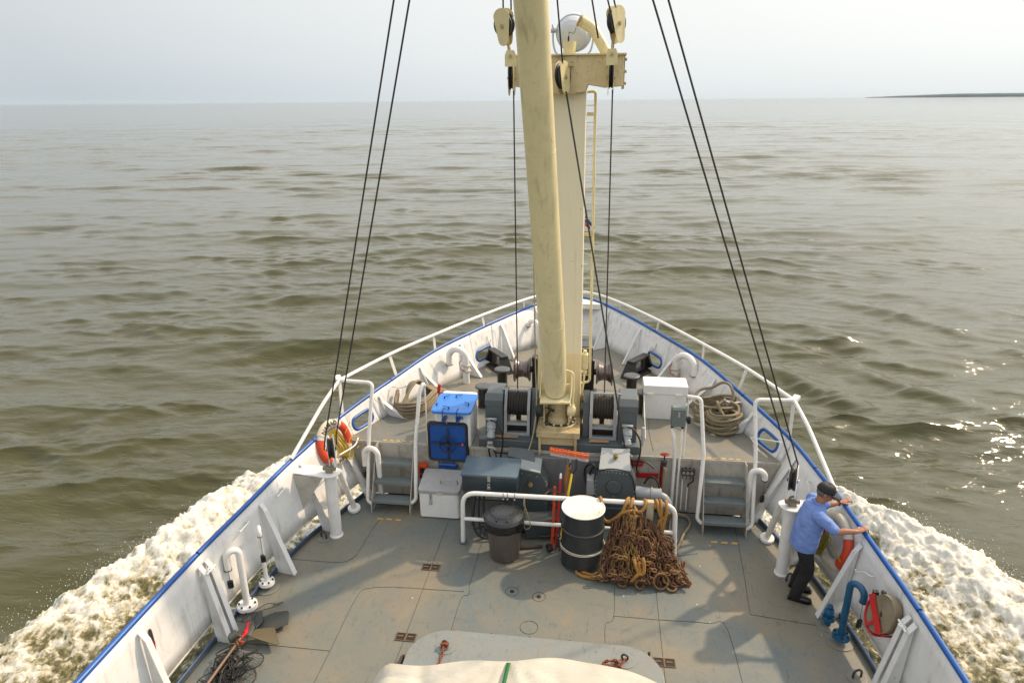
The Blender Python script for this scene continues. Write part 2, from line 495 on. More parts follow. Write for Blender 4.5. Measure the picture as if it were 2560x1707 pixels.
    def prism(s, poly, a, b, ax=None):
        """closed polygon given as 3D points, extruded by vector (b-a)"""
        d = Vector(b) - Vector(a)
        n = len(poly)
        P = [Vector(p) for p in poly]
        vs = P + [p + d for p in P]
        fs = [tuple(range(n)), tuple(reversed(range(n, 2 * n)))]
        fs += [(i, i + n, (i + 1) % n + n, (i + 1) % n) for i in range(n)]
        return s.add(vs, fs)
    def grid(s, P, smooth=True, flip=False):
        """P[i][j] points"""
        m, n = len(P), len(P[0])
        vs = [p for row in P for p in row]
        fs = []
        for i in range(m - 1):
            for j in range(n - 1):
                q = (i * n + j, i * n + j + 1, (i + 1) * n + j + 1, (i + 1) * n + j)
                fs.append(tuple(reversed(q)) if flip else q)
        return s.add(vs, fs, smooth)
    def ball(s, c, r, n=12, sc=(1, 1, 1), rot=None):
        vs, fs = [], []
        m = max(6, n // 2 + 1)
        for i in range(m + 1):
            t = pi * i / m
            for k in range(n):
                a = 2 * pi * k / n
                p = Vector((sin(t) * cos(a) * sc[0], sin(t) * sin(a) * sc[1], cos(t) * sc[2])) * r
                if rot is not None:
                    p = rot @ p
                vs.append(p + Vector(c))
        for i in range(m):
            for k in range(n):
                fs.append((i * n + k, (i + 1) * n + k, (i + 1) * n + (k + 1) % n, i * n + (k + 1) % n))
        return s.add(vs, fs, True)
    def torus(s, c, R, r, axis=(0, 0, 1), n=24, k=10, sx=1.0, a0=0, a1=2 * pi):
        q = Vector((0, 0, 1)).rotation_difference(Vector(axis).normalized())
        closed = abs(a1 - a0 - 2 * pi) < 1e-6
        cnt = n if closed else n + 1
        pts = [Vector(c) + q @ Vector((R * cos(a0 + (a1 - a0) * i / n) * sx, R * sin(a0 + (a1 - a0) * i / n), 0)) for i in range(cnt)]
        return s.tube(pts, r, k, closed=closed)
    def build(s, name, mat, parent=None, bevel=0.0, solid=0.0, loc=None, seg=2):
        me = bpy.data.meshes.new(name)
        off = Vector((0, 0, 0))
        if parent is not None:
            q = parent
            while q is not None:
                off += Vector(q.location)
                q = q.parent
        elif loc is not None:
            off = Vector(loc)
        elif s.v:
            a = np.array(s.v)
            off = Vector(((a[:, 0].min() + a[:, 0].max()) / 2, (a[:, 1].min() + a[:, 1].max()) / 2, a[:, 2].min()))
        me.from_pydata([(x - off.x, y - off.y, z - off.z) for x, y, z in s.v], [], s.f)
        me.polygons.foreach_set("use_smooth", s.sm)
        mats = mat if isinstance(mat, (list, tuple)) else [mat]
        for m in mats:
            if isinstance(m, str) and MATS.get(m) is None:
                PENDING.append((me, len(me.materials), m))
                me.materials.append(None)
            else:
                me.materials.append(MATS[m] if isinstance(m, str) else m)
        if len(mats) > 1:
            me.polygons.foreach_set("material_index", s.mi)
        me.update()
        o = bpy.data.objects.new(name, me)
        COL.objects.link(o)
        if parent is not None:
            o.parent = parent
        else:
            o.location = off
        if solid:
            md = o.modifiers.new("solid", 'SOLIDIFY')
            md.thickness = solid
            md.offset = 0
        if bevel:
            md = o.modifiers.new("bevel", 'BEVEL')
            md.width = bevel
            md.segments = seg
            md.limit_method = 'ANGLE'
            md.angle_limit = radians(40)
        return o

def tag(o, label=None, cat=None, group=None, kind=None):
    if label: o["label"] = label
    if cat: o["category"] = cat
    if group: o["group"] = group
    if kind: o["kind"] = kind
    return o

def thing(name, loc, label, cat, group=None):
    o = bpy.data.objects.new(name, None)
    o.empty_display_size = 0.1
    COL.objects.link(o)
    o.location = loc
    return tag(o, label, cat, group)

def copy_tree(o, parent=None, loc=None):
    c = o.copy()
    COL.objects.link(c)
    c.parent = parent
    if loc is not None:
        c.location = loc
    for ch in list(o.children):
        copy_tree(ch, c)
    return c

def crom(P, sub=6, closed=False):
    """Catmull-Rom through points"""
    P = [Vector(p) for p in P]
    n = len(P)
    out = []
    for i in range(n if closed else n - 1):
        if closed:
            p0, p1, p2, p3 = P[i - 1], P[i], P[(i + 1) % n], P[(i + 2) % n]
        else:
            p0, p1, p2, p3 = P[max(i - 1, 0)], P[i], P[i + 1], P[min(i + 2, n - 1)]
        for k in range(sub):
            t = k / sub
            out.append(0.5 * ((2 * p1) + (p2 - p0) * t + (2 * p0 - 5 * p1 + 4 * p2 - p3) * t * t + (3 * p1 - p0 - 3 * p2 + p3) * t ** 3))
    if not closed:
        out.append(P[-1])
    return out

def fillet(P, r, k=5):
    """polyline with rounded corners of radius ~r"""
    P = [Vector(p) for p in P]
    out = [P[0]]
    for i in range(1, len(P) - 1):
        a, b, c = P[i - 1], P[i], P[i + 1]
        u, w = (a - b), (c - b)
        d = min(r, u.length * 0.48, w.length * 0.48)
        p, q = b + u.normalized() * d, b + w.normalized() * d
        for j in range(k + 1):
            t = j / k
            out.append((1 - t) ** 2 * p + 2 * t * (1 - t) * b + t * t * q)
    out.append(P[-1])
    return out

def RZ(a): return Matrix.Rotation(a, 3, 'Z')
def RX(a): return Matrix.Rotation(a, 3, 'X')
def RY(a): return Matrix.Rotation(a, 3, 'Y')
SIDE = {-1: 'port', 1: 'starboard'}
LR = {-1: 'left', 1: 'right'}
# ------------------------------------------------------------------ lake water
WATER_Z = -2.0

def _h2(ix, iy, seed):
    n = (ix.astype(np.int64) * 374761393 + iy.astype(np.int64) * 668265263 + seed * 974711) & 0x7fffffff
    n = ((n ^ (n >> 13)) * 1274126177) & 0x7fffffff
    return ((n ^ (n >> 16)) & 0xffff) / 65535.0

def vnoise(x, y, seed=0):
    x0, y0 = np.floor(x), np.floor(y)
    fx, fy = x - x0, y - y0
    fx = fx * fx * fx * (fx * (fx * 6 - 15) + 10)
    fy = fy * fy * fy * (fy * (fy * 6 - 15) + 10)
    a, b = _h2(x0, y0, seed), _h2(x0 + 1, y0, seed)
    c, d = _h2(x0, y0 + 1, seed), _h2(x0 + 1, y0 + 1, seed)
    return (a * (1 - fx) + b * fx) * (1 - fy) + (c * (1 - fx) + d * fx) * fy

def fbm(x, y, seed=0, oct=5, gain=0.5, lac=2.03):
    s, a, t = 0, 1.0, 0
    for o in range(oct):
        s = s + a * vnoise(x * lac ** o + 17.3 * o, y * lac ** o - 9.1 * o, seed + o)
        t += a
        a *= gain
    return s / t

def sstep(a, b, x):
    t = np.clip((x - a) / (b - a), 0, 1)
    return t * t * (3 - 2 * t)

WAVES = []
_wr = random.Random(5)
for k in range(150):
    lam = 0.26 * (10.5 / 0.26) ** ((k + _wr.random()) / 150)
    spread = 19 if lam < 2.2 else 15
    th = radians(90 + 7 + _wr.gauss(0, spread))
    slope = (0.024 if lam < 1.0 else 0.019 if lam < 3.0 else 0.0085) * (0.6 + 0.8 * _wr.random())
    WAVES.append((lam, cos(th), sin(th), slope * lam / (2 * pi), _wr.random() * 2 * pi))

PACKETS = [(7.0, 20.0, 2, -3, 2.6, 2.6, 0.17), (12.4, 27.5, 2, -2.7, 2.8, 3.0, 0.15), (10.9, 19.0, 1.9, -2.2, 2.6, 2.4, 0.12), (3.2, 27.9, 3, 0.4, 2.0, 2.4, 0.09), (9.2, 23.5, 2, -2.6, 2.4, 2.2, 0.08), (15.5, 22.0, 2, -2.0, 3.0, 2.8, 0.10),
           (-6.8, 24.8, 3.8, 0.9, 2.7, 2.4, 0.16), (-16.0, 22.7, 3.4, 1.0, 2.6, 2.6, 0.16), (-14.5, 27.8, 6, -0.2, 4.2, 3.2, 0.13), (-8.9, 17.8, 1.8, 0.9, 2.2, 2.0, 0.08), (-12.9, 14.6, 1.8, 1.3, 2.4, 2.0, 0.07), (-10.6, 20.6, 3, 1.2, 2.4, 2.2, 0.09), (-19.5, 17.0, 3, 1.6, 3.2, 2.6, 0.10)]

def waves(x, y, cell):
    h = np.zeros_like(x)
    dx = np.zeros_like(x)
    dy = np.zeros_like(x)
    # gusts: the chop is steep in ragged patches and slack between them
    xr = x * 0.995 + y * 0.10
    n1 = fbm(xr / 3.4, y / 1.5, 40, 5, 0.62)
    n2 = fbm(xr / 31.0, y / 14.0, 50, 3)
    gs = 0.55 + 1.5 * sstep(0.40, 0.68, 0.72 * n1 + 0.28 * n2)
    gl = 0.60 + 1.9 * sstep(0.38, 0.66, 0.5 * n2 + 0.5 * fbm(xr / 9.0, y / 4.0, 60, 3))
    for lam, cx, cy, a, ph in WAVES:
        k = 2 * pi / lam
        att = sstep(2.0, 4.0, lam / cell)
        p = k * (x * cx + y * cy) + ph
        aa = a * att * (gs if lam < 2.2 else gl)
        h += aa * np.cos(p)
        dx -= aa * cx * np.sin(p) * 0.9
        dy -= aa * cy * np.sin(p) * 0.9
    # the ship's own diverging waves: short crests fanning out from the bow
    wob = (fbm(x / 1.7, y / 1.7, 70, 3) - 0.5) * 1.1
    for cx, cy, ux, uy, hl, lam, a in PACKETS:
        n = hypot(ux, uy)
        ux, uy = ux / n, uy / n
        s_ = (x - cx) * ux + (y - cy) * uy
        t_ = -(x - cx) * uy + (y - cy) * ux + wob + 0.05 * s_ * s_ / hl
        e = np.exp(-(s_ / hl) ** 2 - (t_ / (0.85 * lam)) ** 2)
        h += 0.72 * a * e * (np.cos(2 * pi * t_ / lam) + 0.25 * np.cos(4 * pi * t_ / lam))
    return h, dx, dy

def grid_mesh(name, X, Y, Z, mat, attr=None):
    m, n = X.shape
    co = np.stack([X, Y, Z], -1).reshape(-1, 3).astype(np.float32)
    idx = np.arange(m * n, dtype=np.int32).reshape(m, n)
    q = np.stack([idx[:-1, :-1], idx[:-1, 1:], idx[1:, 1:], idx[1:, :-1]], -1).reshape(-1, 4)
    me = bpy.data.meshes.new(name)
    me.vertices.add(m * n)
    me.vertices.foreach_set("co", co.ravel())
    me.loops.add(q.size)
    me.loops.foreach_set("vertex_index", q.ravel())
    me.polygons.add(len(q))
    me.polygons.foreach_set("loop_start", np.arange(0, q.size, 4, dtype=np.int32))
    me.polygons.foreach_set("loop_total", np.full(len(q), 4, dtype=np.int32))
    me.polygons.foreach_set("use_smooth", np.ones(len(q), dtype=bool))
    if attr is not None:
        for an, av in attr.items():
            at = me.attributes.new(an, 'FLOAT', 'POINT')
            at.data.foreach_set("value", av.reshape(-1).astype(np.float32))
    me.materials.append(mat)
    me.update(calc_edges=True)
    o = bpy.data.objects.new(name, me)
    COL.objects.link(o)
    return o

def water_mat():
    b = NB("murky_lake_water")
    p = b.pos()
    big = b.noise(0.05, 3, 0.5, p)
    c = b.mix(b.ramp(big, 0.35, 0.65), (0.046, 0.046, 0.0125), (0.058, 0.058, 0.018))
    # fine wind ripples, fading out with distance from the ship
    ln = b.n("ShaderNodeVectorMath", operation='LENGTH')
    b.l(p, ln.inputs[0])
    near = b.n("ShaderNodeMapRange")
    near.inputs["From Min"].default_value = 12
    near.inputs["From Max"].default_value = 90
    near.inputs["To Min"].default_value = 1.0
    near.inputs["To Max"].default_value = 0.0
    b.l(ln.outputs["Value"], near.inputs["Value"])
    r1 = b.noise(4.6, 2, 0.5, p, stretch=(0.38, 1.6, 1), dist=0.9)
    r2 = b.noise(1.5, 3, 0.55, p, stretch=(0.42, 1.3, 1), dist=0.7)
    r3 = b.noise(0.30, 3, 0.5, p, stretch=(0.45, 1.3, 1), dist=0.4)
    def ridge(x):
        return b.math('SUBTRACT', 1.0, b.math('ABSOLUTE', b.math('SUBTRACT', b.math('MULTIPLY', x, 2.0), 1.0)))
    r1 = b.math('ADD', b.math('MULTIPLY', ridge(r1), 0.45), b.math('MULTIPLY', r1, 0.6))
    r2 = b.math('ADD', b.math('MULTIPLY', ridge(r2), 0.35), b.math('MULTIPLY', r2, 0.6))
    bp = b.n("ShaderNodeBump")
    bp.inputs["Distance"].default_value = 0.030
    b.l(b.math('MULTIPLY', near.outputs[0], 0.85), bp.inputs["Strength"])
    b.l(r1, bp.inputs["Height"])
    bp2 = b.n("ShaderNodeBump")
    bp2.inputs["Distance"].default_value = 0.045
    bp2.inputs["Strength"].default_value = 0.6
    b.l(r2, bp2.inputs["Height"])
    b.l(bp.outputs[0], bp2.inputs["Normal"])
    bp3 = b.n("ShaderNodeBump")
    bp3.inputs["Distance"].default_value = 0.22
    bp3.inputs["Strength"].default_value = 0.6
    b.l(r3, bp3.inputs["Height"])
    b.l(bp2.outputs[0], bp3.inputs["Normal"])
    far = b.n("ShaderNodeMapRange")
    far.inputs["From Min"].default_value = 40
    far.inputs["From Max"].default_value = 260
    b.l(ln.outputs["Value"], far.inputs["Value"])
    r4 = b.noise(0.075, 5, 0.6, p, stretch=(0.4, 1.4, 1), dist=0.3)
    bp4 = b.n("ShaderNodeBump")
    bp4.inputs["Distance"].default_value = 2.3
    b.l(b.math('MULTIPLY', far.outputs[0], 0.8), bp4.inputs["Strength"])
    b.l(r4, bp4.inputs["Height"])
    b.l(bp3.outputs[0], bp4.inputs["Normal"])
    b.l(bp4.outputs[0], b.b.inputs["Normal"])
    b.b.inputs["IOR"].default_value = 1.40
    return b.out(c, 0.055)
MATS['water'] = water_mat()

def build_water():
    # rings around the ship: fine ahead of the bridge, coarse far out and astern
    r = [0.5, 2.0]
    while r[-1] < 9: r.append(r[-1] + 0.35)
    while r[-1] < 45: r.append(r[-1] * 1.0040)
    while r[-1] < 230: r.append(r[-1] * 1.0060)
    while r[-1] < 600: r.append(r[-1] * 1.0105)
    while r[-1] < 40000: r.append(r[-1] * 1.05)
    r = np.array(r)
    # bearing measured from +Y, port negative
    a = list(np.arange(-54, 43, 0.15))
    a = list(np.arange(-174, -54, 2.5)) + a + list(np.arange(43, 186.1, 2.5))
    a[-1] = a[0] + 360
    a = np.radians(np.array(a))
    R, A = np.meshgrid(r, a, indexing='ij')
    X, Y = CAM_X + R * np.sin(A), R * np.cos(A)
    dr = np.gradient(r)
    da = np.gradient(a)
    cell = np.maximum(dr[:, None] * np.ones_like(A), R * da[None, :])
    h, dx, dy = waves(X, Y, cell)
    # close the seam
    h[:, -1], dx[:, -1], dy[:, -1] = h[:, 0], dx[:, 0], dy[:, 0]
    o = grid_mesh("water", X + dx, Y + dy, WATER_Z + h, MATS['water'])
    tag(o, None, None, None, 'structure')
    return o
build_water()

# ------------------------------------------------------------------ bow wave
def foam_mat():
    b = NB("churned_foam")
    p = b.pos()
    at = b.n("ShaderNodeAttribute")
    at.attribute_name = "foam"
    n1 = b.noise(2.6, 9, 0.74, p, stretch=(1.25, 0.75, 1), dist=1.9)
    n2 = b.noise(10.5, 8, 0.80, p, stretch=(1.2, 0.8, 1), dist=1.6)
    n3 = b.noise(5.2, 8, 0.74, p, dist=2.2)
    vo = b.n("ShaderNodeTexVoronoi", feature='DISTANCE_TO_EDGE')
    vo.inputs["Scale"].default_value = 2.3
    wv = b.n("ShaderNodeVectorMath", operation='ADD')
    wn = b.n("ShaderNodeTexNoise")
    wn.inputs["Scale"].default_value = 2.2
    wn.inputs["Detail"].default_value = 5
    b.l(p, wn.inputs["Vector"])
    wsc = b.n("ShaderNodeVectorMath", operation='SCALE')
    wsc.inputs["Scale"].default_value = 1.1
    b.l(wn.outputs["Color"], wsc.inputs[0])
    b.l(p, wv.inputs[0])
    b.l(wsc.outputs[0], wv.inputs[1])
    b.l(wv.outputs[0], vo.inputs["Vector"])
    lace = b.ramp(vo.outputs["Distance"], 0.02, 0.20, (1, 1, 1, 1), (0, 0, 0, 1))
    s = b.math('ADD', at.outputs["Fac"], b.math('MULTIPLY', b.math('SUBTRACT', n1, 0.5), 1.9))
    s = b.math('ADD', s, b.math('MULTIPLY', b.math('SUBTRACT', n2, 0.5), 1.4))
    s = b.math('ADD', s, b.math('MULTIPLY', b.math('SUBTRACT', lace, 0.35), 0.42))
    f = b.ramp(s, 0.34, 1.16)
    wcol = b.mix(b.ramp(s, 0.05, 0.55), (0.060, 0.058, 0.022), (0.26, 0.235, 0.12))
    c = b.mix(f, wcol, (0.76, 0.75, 0.70))
    c = b.mix(b.math('MULTIPLY', b.ramp(n3, 0.50, 0.72), 0.55), c, (0.40, 0.36, 0.21))
    rr = b.math('ADD', 0.08, b.math('MULTIPLY', f, 0.75))
    h = b.math('ADD', b.math('MULTIPLY', n1, 0.7), b.math('MULTIPLY', n2, 0.5))
    h = b.math('ADD', h, b.math('MULTIPLY', b.noise(34, 4, 0.7, p), 0.12))
    h = b.math('ADD', h, b.math('MULTIPLY', n3, 0.5))
    b.bump(h, 0.55, 0.06)
    b.b.inputs["IOR"].default_value = 1.333
    return b.out(c, rr)
MATS['foam'] = foam_mat()

def foam_edge(side, Y):
    if side > 0:
        ys = [-6, 2, 6, 8.7, 10.6, 11.5, 12.4, 13.1, 13.8, 14.6, 15.4]
        xs = [13.5, 10.8, 9.3, 8.5, 7.75, 7.35, 6.65, 5.75, 4.6, 2.9, 0.6]
    else:
        ys = [-6, 2, 5.5, 7.5, 8.3, 9.1, 9.7, 10.8, 12.0, 13.0, 14.2, 15.4]
        xs = [13.0, 10.4, 9.4, 8.65, 8.35, 8.15, 7.8, 7.45, 7.05, 6.2, 3.6, 0.6]
    return np.interp(Y, ys, xs)

def build_foam(side):
    step = 0.034
    ys = np.arange(-1.0, 15.6, step)
    us = np.arange(0, 1.0001, 1 / 235.0)
    Ym, U = np.meshgrid(ys, us, indexing='ij')
    inner = np.interp(ys, [-1, 6, 9, 11, 13, 14.4, 15.6], [3.4, 3.3, 2.7, 1.9, 0.9, 0.2, 0.0])[:, None]
    outer = foam_edge(side, ys)[:, None] + 0.75
    X = inner + (outer - inner) * U
    edge = foam_edge(side, Ym)
    sd = 100 if side > 0 else 200
    wob = (fbm(X * 0.9, Ym * 0.9, sd + 1, 4) - 0.5) * 0.9 + (fbm(X * 4.2, Ym * 4.2, sd + 9, 4, 0.6) - 0.5) * 0.55
    d = edge - X + wob
    fwd = sstep(8.0, 13.0, Ym) if side > 0 else sstep(7.0, 12.0, Ym)
    crest = (0.24 + 0.26 * fwd) * np.exp(-((d - 0.55) / 0.75) ** 2)
    rough = fbm(X * 1.1, Ym * 1.1, sd + 3, 6, 0.56) - 0.5
    rid = 1 - np.abs(2 * fbm(X * 2.4 + 0.6 * rough * 4, Ym * 2.4, sd + 5, 5, 0.58) - 1)
    lump = rough * 0.30 + (rid - 0.75) * 0.12 + (fbm(X * 8 + 3 * rough, Ym * 8, sd + 13, 4, 0.68) - 0.5) * 0.13
    ins = sstep(-0.05, 0.55, d)
    h = -0.16 + 0.28 * ins + crest * sstep(-0.2, 0.3, d) + lump * (0.35 + 0.65 * ins) * sstep(-0.45, 0.25, d)
    h = h + np.minimum(d + 0.05, 0) * 1.1
    # foam cover: dense along the crest, breaking into patches inboard and aft
    dense = np.exp(-np.maximum(d - 0.65, 0) / (0.95 + 1.9 * fwd if side > 0 else 0.70 + 1.8 * fwd))
    foam = -0.10 + 0.90 * dense + 0.18 * fwd + (0.02 if side > 0 else 0.0) + (rid - 0.78) * 1.1 + rough * 0.9
    foam = np.where(d < 0.02, 0.9, foam)
    foam = foam * (0.78 + 0.22 * sstep(-1, 6, Ym))
    o = grid_mesh("bow_wave", side * X, Ym, WATER_Z + h, MATS['foam'], {"foam": foam})
    tag(o, "white churned foam of the bow wave spreading off the ship's %s side" % LR[side], "foam", None, 'stuff')
    # spray thrown up along the crest
    mb = MB()
    rr = random.Random(3 + side)
    N = 6000 if side > 0 else 2600
    for i in range(N):
        y = 15.0 - 10.5 * rr.random() ** 0.8
        e = float(foam_edge(side, y))
        t = rr.random()
        off = rr.gauss(-0.08, 0.13) + (0.26 * t * t if side > 0 else 0.16 * t * t)
        up = abs(rr.gauss(0, 0.10)) + (0.30 if side > 0 else 0.16) * rr.random() ** 2
        clump = 0.5 + 0.5 * sin(y * 5.1) * sin(y * 2.3 + 1)
        if rr.random() > 0.35 + 0.65 * clump:
            continue
        c = Vector((side * (e + off), y, WATER_Z + 0.20 + up))
        s = 0.0022 + 0.0085 * rr.random() ** 4
        v = [c + Vector(q) * s for q in ((1, 0, 0), (-1, 0, 0), (0, 1, 0), (0, -1, 0), (0, 0, 1.2), (0, 0, -1.2))]
        mb.add(v, [(0, 2, 4), (2, 1, 4), (1, 3, 4), (3, 0, 4), (2, 0, 5), (1, 2, 5), (3, 1, 5), (0, 3, 5)], True)
    so = mb.build("spray", 'spray_drop')
    tag(so, "fine droplets of spray thrown up along the edge of the %s bow wave" % LR[side], "spray", None, 'stuff')
MATS['spray_drop'] = plain("spray_droplets", (0.85, 0.85, 0.82), 0.3, 0, 0.02)
build_foam(-1)
build_foam(1)

# low wooded shore on the horizon, right
def build_shore():
    mb = MB()
    n = 260
    rows = [[], [], [], [], []]
    for i in range(n):
        t = i / (n - 1)
        ang = radians(18.6 + 40 * t)
        D = 8600 - 700 * t
        ht = (32 + 8 * t) * min(1.0, 0.12 + (t / 0.16) ** 0.8 if t < 0.16 else 1.0) + 2.2 * (mnoise.noise(Vector((t * 60, 0, 0))) + 0.6 * mnoise.noise(Vector((t * 190, 3, 0))))
        if i == 0: ht = 0.5
        for k, (dd, hh) in enumerate(((0, -4), (6, 0.35), (40, 1.0), (500, 1.05), (900, -4 / max(ht, 1)))):
            rows[k].append(Vector(((D + dd) * sin(ang), (D + dd) * cos(ang), WATER_Z + (hh * ht if hh > 0 else -3))))
    mb.grid(rows)
    o = mb.build("far_shore", 'shore')
    tag(o, None, None, None, 'structure')
MATS['shore'] = plain("hazed_forest", (0.075, 0.105, 0.115), 0.9, 0, 0.4, 0.02, 0.0)  # blue of the distance haze is partly put into this colour
build_shore()

def build_haze():
    mb = MB()
    mb.box((0, 0, 20.5), (26000, 26000, 49))
    o = mb.build("haze", 'haze', loc=(0, 0, 0))
    tag(o, "thin grey smoke haze lying over the lake", "haze", None, 'stuff')
hm = bpy.data.materials.new("smoke_haze")
hm.use_nodes = True
hm.node_tree.nodes.clear()
ho = hm.node_tree.nodes.new("ShaderNodeOutputMaterial")
hv = hm.node_tree.nodes.new("ShaderNodeVolumePrincipled")
hv.inputs["Color"].default_value = (0.66, 0.80, 0.95, 1)
hv.inputs["Density"].default_value = 0.000027
hm.node_tree.links.new(hv.outputs[0], ho.inputs["Volume"])
MATS['haze'] = hm
build_haze()
# ------------------------------------------------------------------ ship's hull, decks and bulwarks
FC = 0.95      # foredeck height above the main deck
EDGE = 9.45    # aft edge of the foredeck
TOP = [(3.95, -3, 1.2), (3.95, 2.5, 1.2), (3.95, 4.2, 1.2), (3.91, 6, 1.2), (3.85, 7, 1.2), (3.76, 8, 1.23), (3.66, 8.6, 1.26), (3.51, 9.5, 1.30),
       (3.20, 10.35, 1.40), (3.03, 10.8, 1.44), (2.50, 12.0, 1.59), (1.84, 13.15, 1.67), (1.45, 13.82, 1.70), (1.08, 14.4, 1.73), (0.68, 14.98, 1.75), (0.30, 15.33, 1.76), (0, 15.42, 1.76)]
LOW = [(3.93, -3), (3.93, 2.5), (3.93, 4.2), (3.86, 6), (3.77, 7), (3.60, 8), (3.42, 8.6), (3.12, 9.5),
       (3.02, 10.35), (2.85, 10.8), (2.22, 11.95), (1.70, 12.85), (1.36, 13.5), (0.98, 14.0), (0.62, 14.45), (0.28, 14.76), (0, 14.85)]
FCB7 = (3.36, 9.5)
DK = [(3.95, -3), (3.95, 2.5), (3.94, 4.2), (3.85, 6), (3.75, 7), (3.58, 8), (3.38, 8.6), (3.07, 9.5)]
GAP = 0.27

def samp(P, u):
    i = int(min(max(u, 0), len(P) - 1.0001))
    t = u - i
    p0, p1, p2, p3 = [Vector(P[min(max(j, 0), len(P) - 1)]) for j in (i - 1, i, i + 1, i + 2)]
    return 0.5 * ((2 * p1) + (p2 - p0) * t + (2 * p0 - 5 * p1 + 4 * p2 - p3) * t * t + (3 * p1 - p0 - 3 * p2 + p3) * t ** 3)

LOW3 = [(x, y, GAP) for x, y in LOW[:8]]
FCL3 = [(FCB7[0], FCB7[1], FC)] + [(x, y, FC) for x, y in LOW[8:]]
DK3 = [(x, y, 0.0) for x, y in DK]

def topc(s, u):
    p = samp(TOP, u)
    return Vector((s * p.x, p.y, p.z))
def lowc(s, u, fc=None):
    fc = (u >= 7) if fc is None else fc
    p = samp(FCL3, u - 7) if fc else samp(LOW3, u)
    return Vector((s * p.x, p.y, p.z))
def wall(s, u, v, fc=None):
    a, b = lowc(s, u, fc), topc(s, u)
    return a.lerp(b, v)
def u_at(y, fc=True):
    lo, hi = (7.0, 16.0) if fc else (0.0, 7.0)
    for _ in range(40):
        m = (lo + hi) / 2
        if lowc(1, m, fc).y < y: lo = m
        else: hi = m
    return (lo + hi) / 2
def inward(s, u, fc=None):
    a, b = lowc(s, u - 0.05, fc), lowc(s, min(u + 0.05, 15.99 if (fc or u >= 7) else 6.999), fc)
    t = (b - a)
    t.z = 0
    t.normalize()
    n = Vector((-t.y, t.x, 0))
    return -n if n.x * s > 0 else n, t

def plate(mb, s, u0, u1, fc, n, m=5):
    P = []
    for i in range(n + 1):
        u = u0 + (u1 - u0) * i / n
        if not fc: u = min(u, 6.9999)
        P.append([wall(s, u, j / m, fc) for j in range(m + 1)])
    mb.grid(P)

def oval_panel(mb, s, uc, vc, a, b, du, fc=True):
    """full-height wall panel u=uc+-du with an oval hole of half sizes a (along), b (up)"""
    q0, q1 = wall(s, uc - 0.02, vc, fc), wall(s, uc + 0.02, vc, fc)
    sp = (q1 - q0).length / 0.04
    hh = (wall(s, uc, 1, fc) - wall(s, uc, 0, fc)).length
    N = 48
    inner, outer = [], []
    for k in range(N):
        t = 2 * pi * k / N
        c, d = cos(t), sin(t)
        # stadium shape
        x = (a - b) * (1 if c > 0 else -1) * min(1, abs(c) * 3) + b * c
        inner.append((uc + x / sp, vc + b * d / hh))
        m = max(abs(c), abs(d))
        cu, cv = c / m, d / m
        outer.append((uc + du * cu, (vc + (1 - vc) * cv) if cv > 0 else (vc + vc * cv)))
    rings = []
    for j in range(5):
        w = j / 4
        rings.append([wall(s, inner[k][0] * (1 - w) + outer[k][0] * w, inner[k][1] * (1 - w) + outer[k][1] * w, fc) for k in range(N)])
    vs = [p for r in rings for p in r]
    fs = []
    for j in range(4):
        for k in range(N):
            fs.append((j * N + k, j * N + (k + 1) % N, (j + 1) * N + (k + 1) % N, (j + 1) * N + k))
    mb.add(vs, fs, True)
    return rings[0]

def stay(s, u, fc, depth, th=0.012, drop=0.13, fl=0.075):
    """bracket that stiffens the bulwark: web plate + face flange"""
    mb = MB()
    n, t = inward(s, u, fc)
    b0 = lowc(s, u, fc)
    base = b0 if fc else Vector((samp(DK3, u).x * s, samp(DK3, u).y, 0.0))
    top = topc(s, u)
    up = (top - base)
    p_top = base + up * (1 - drop / up.length) + n * 0.03
    foot = Vector((base.x, base.y, base.z)) + n * depth
    knee = p_top + n * 0.065 - Vector((0, 0, 0.10))
    foot_up = foot + Vector((0, 0, 0.02))
    wallb = base + n * 0.02
    poly = [wallb, foot, foot_up, knee, p_top]
    tt = t * th
    mb.prism([p - tt / 2 for p in poly], (0, 0, 0), tt)
    d = (knee - foot_up)
    mb.bar(foot_up, knee, fl, 0.012, up=n)
    mb.bar(knee, p_top, fl * 0.92, 0.012, up=n)
    return mb

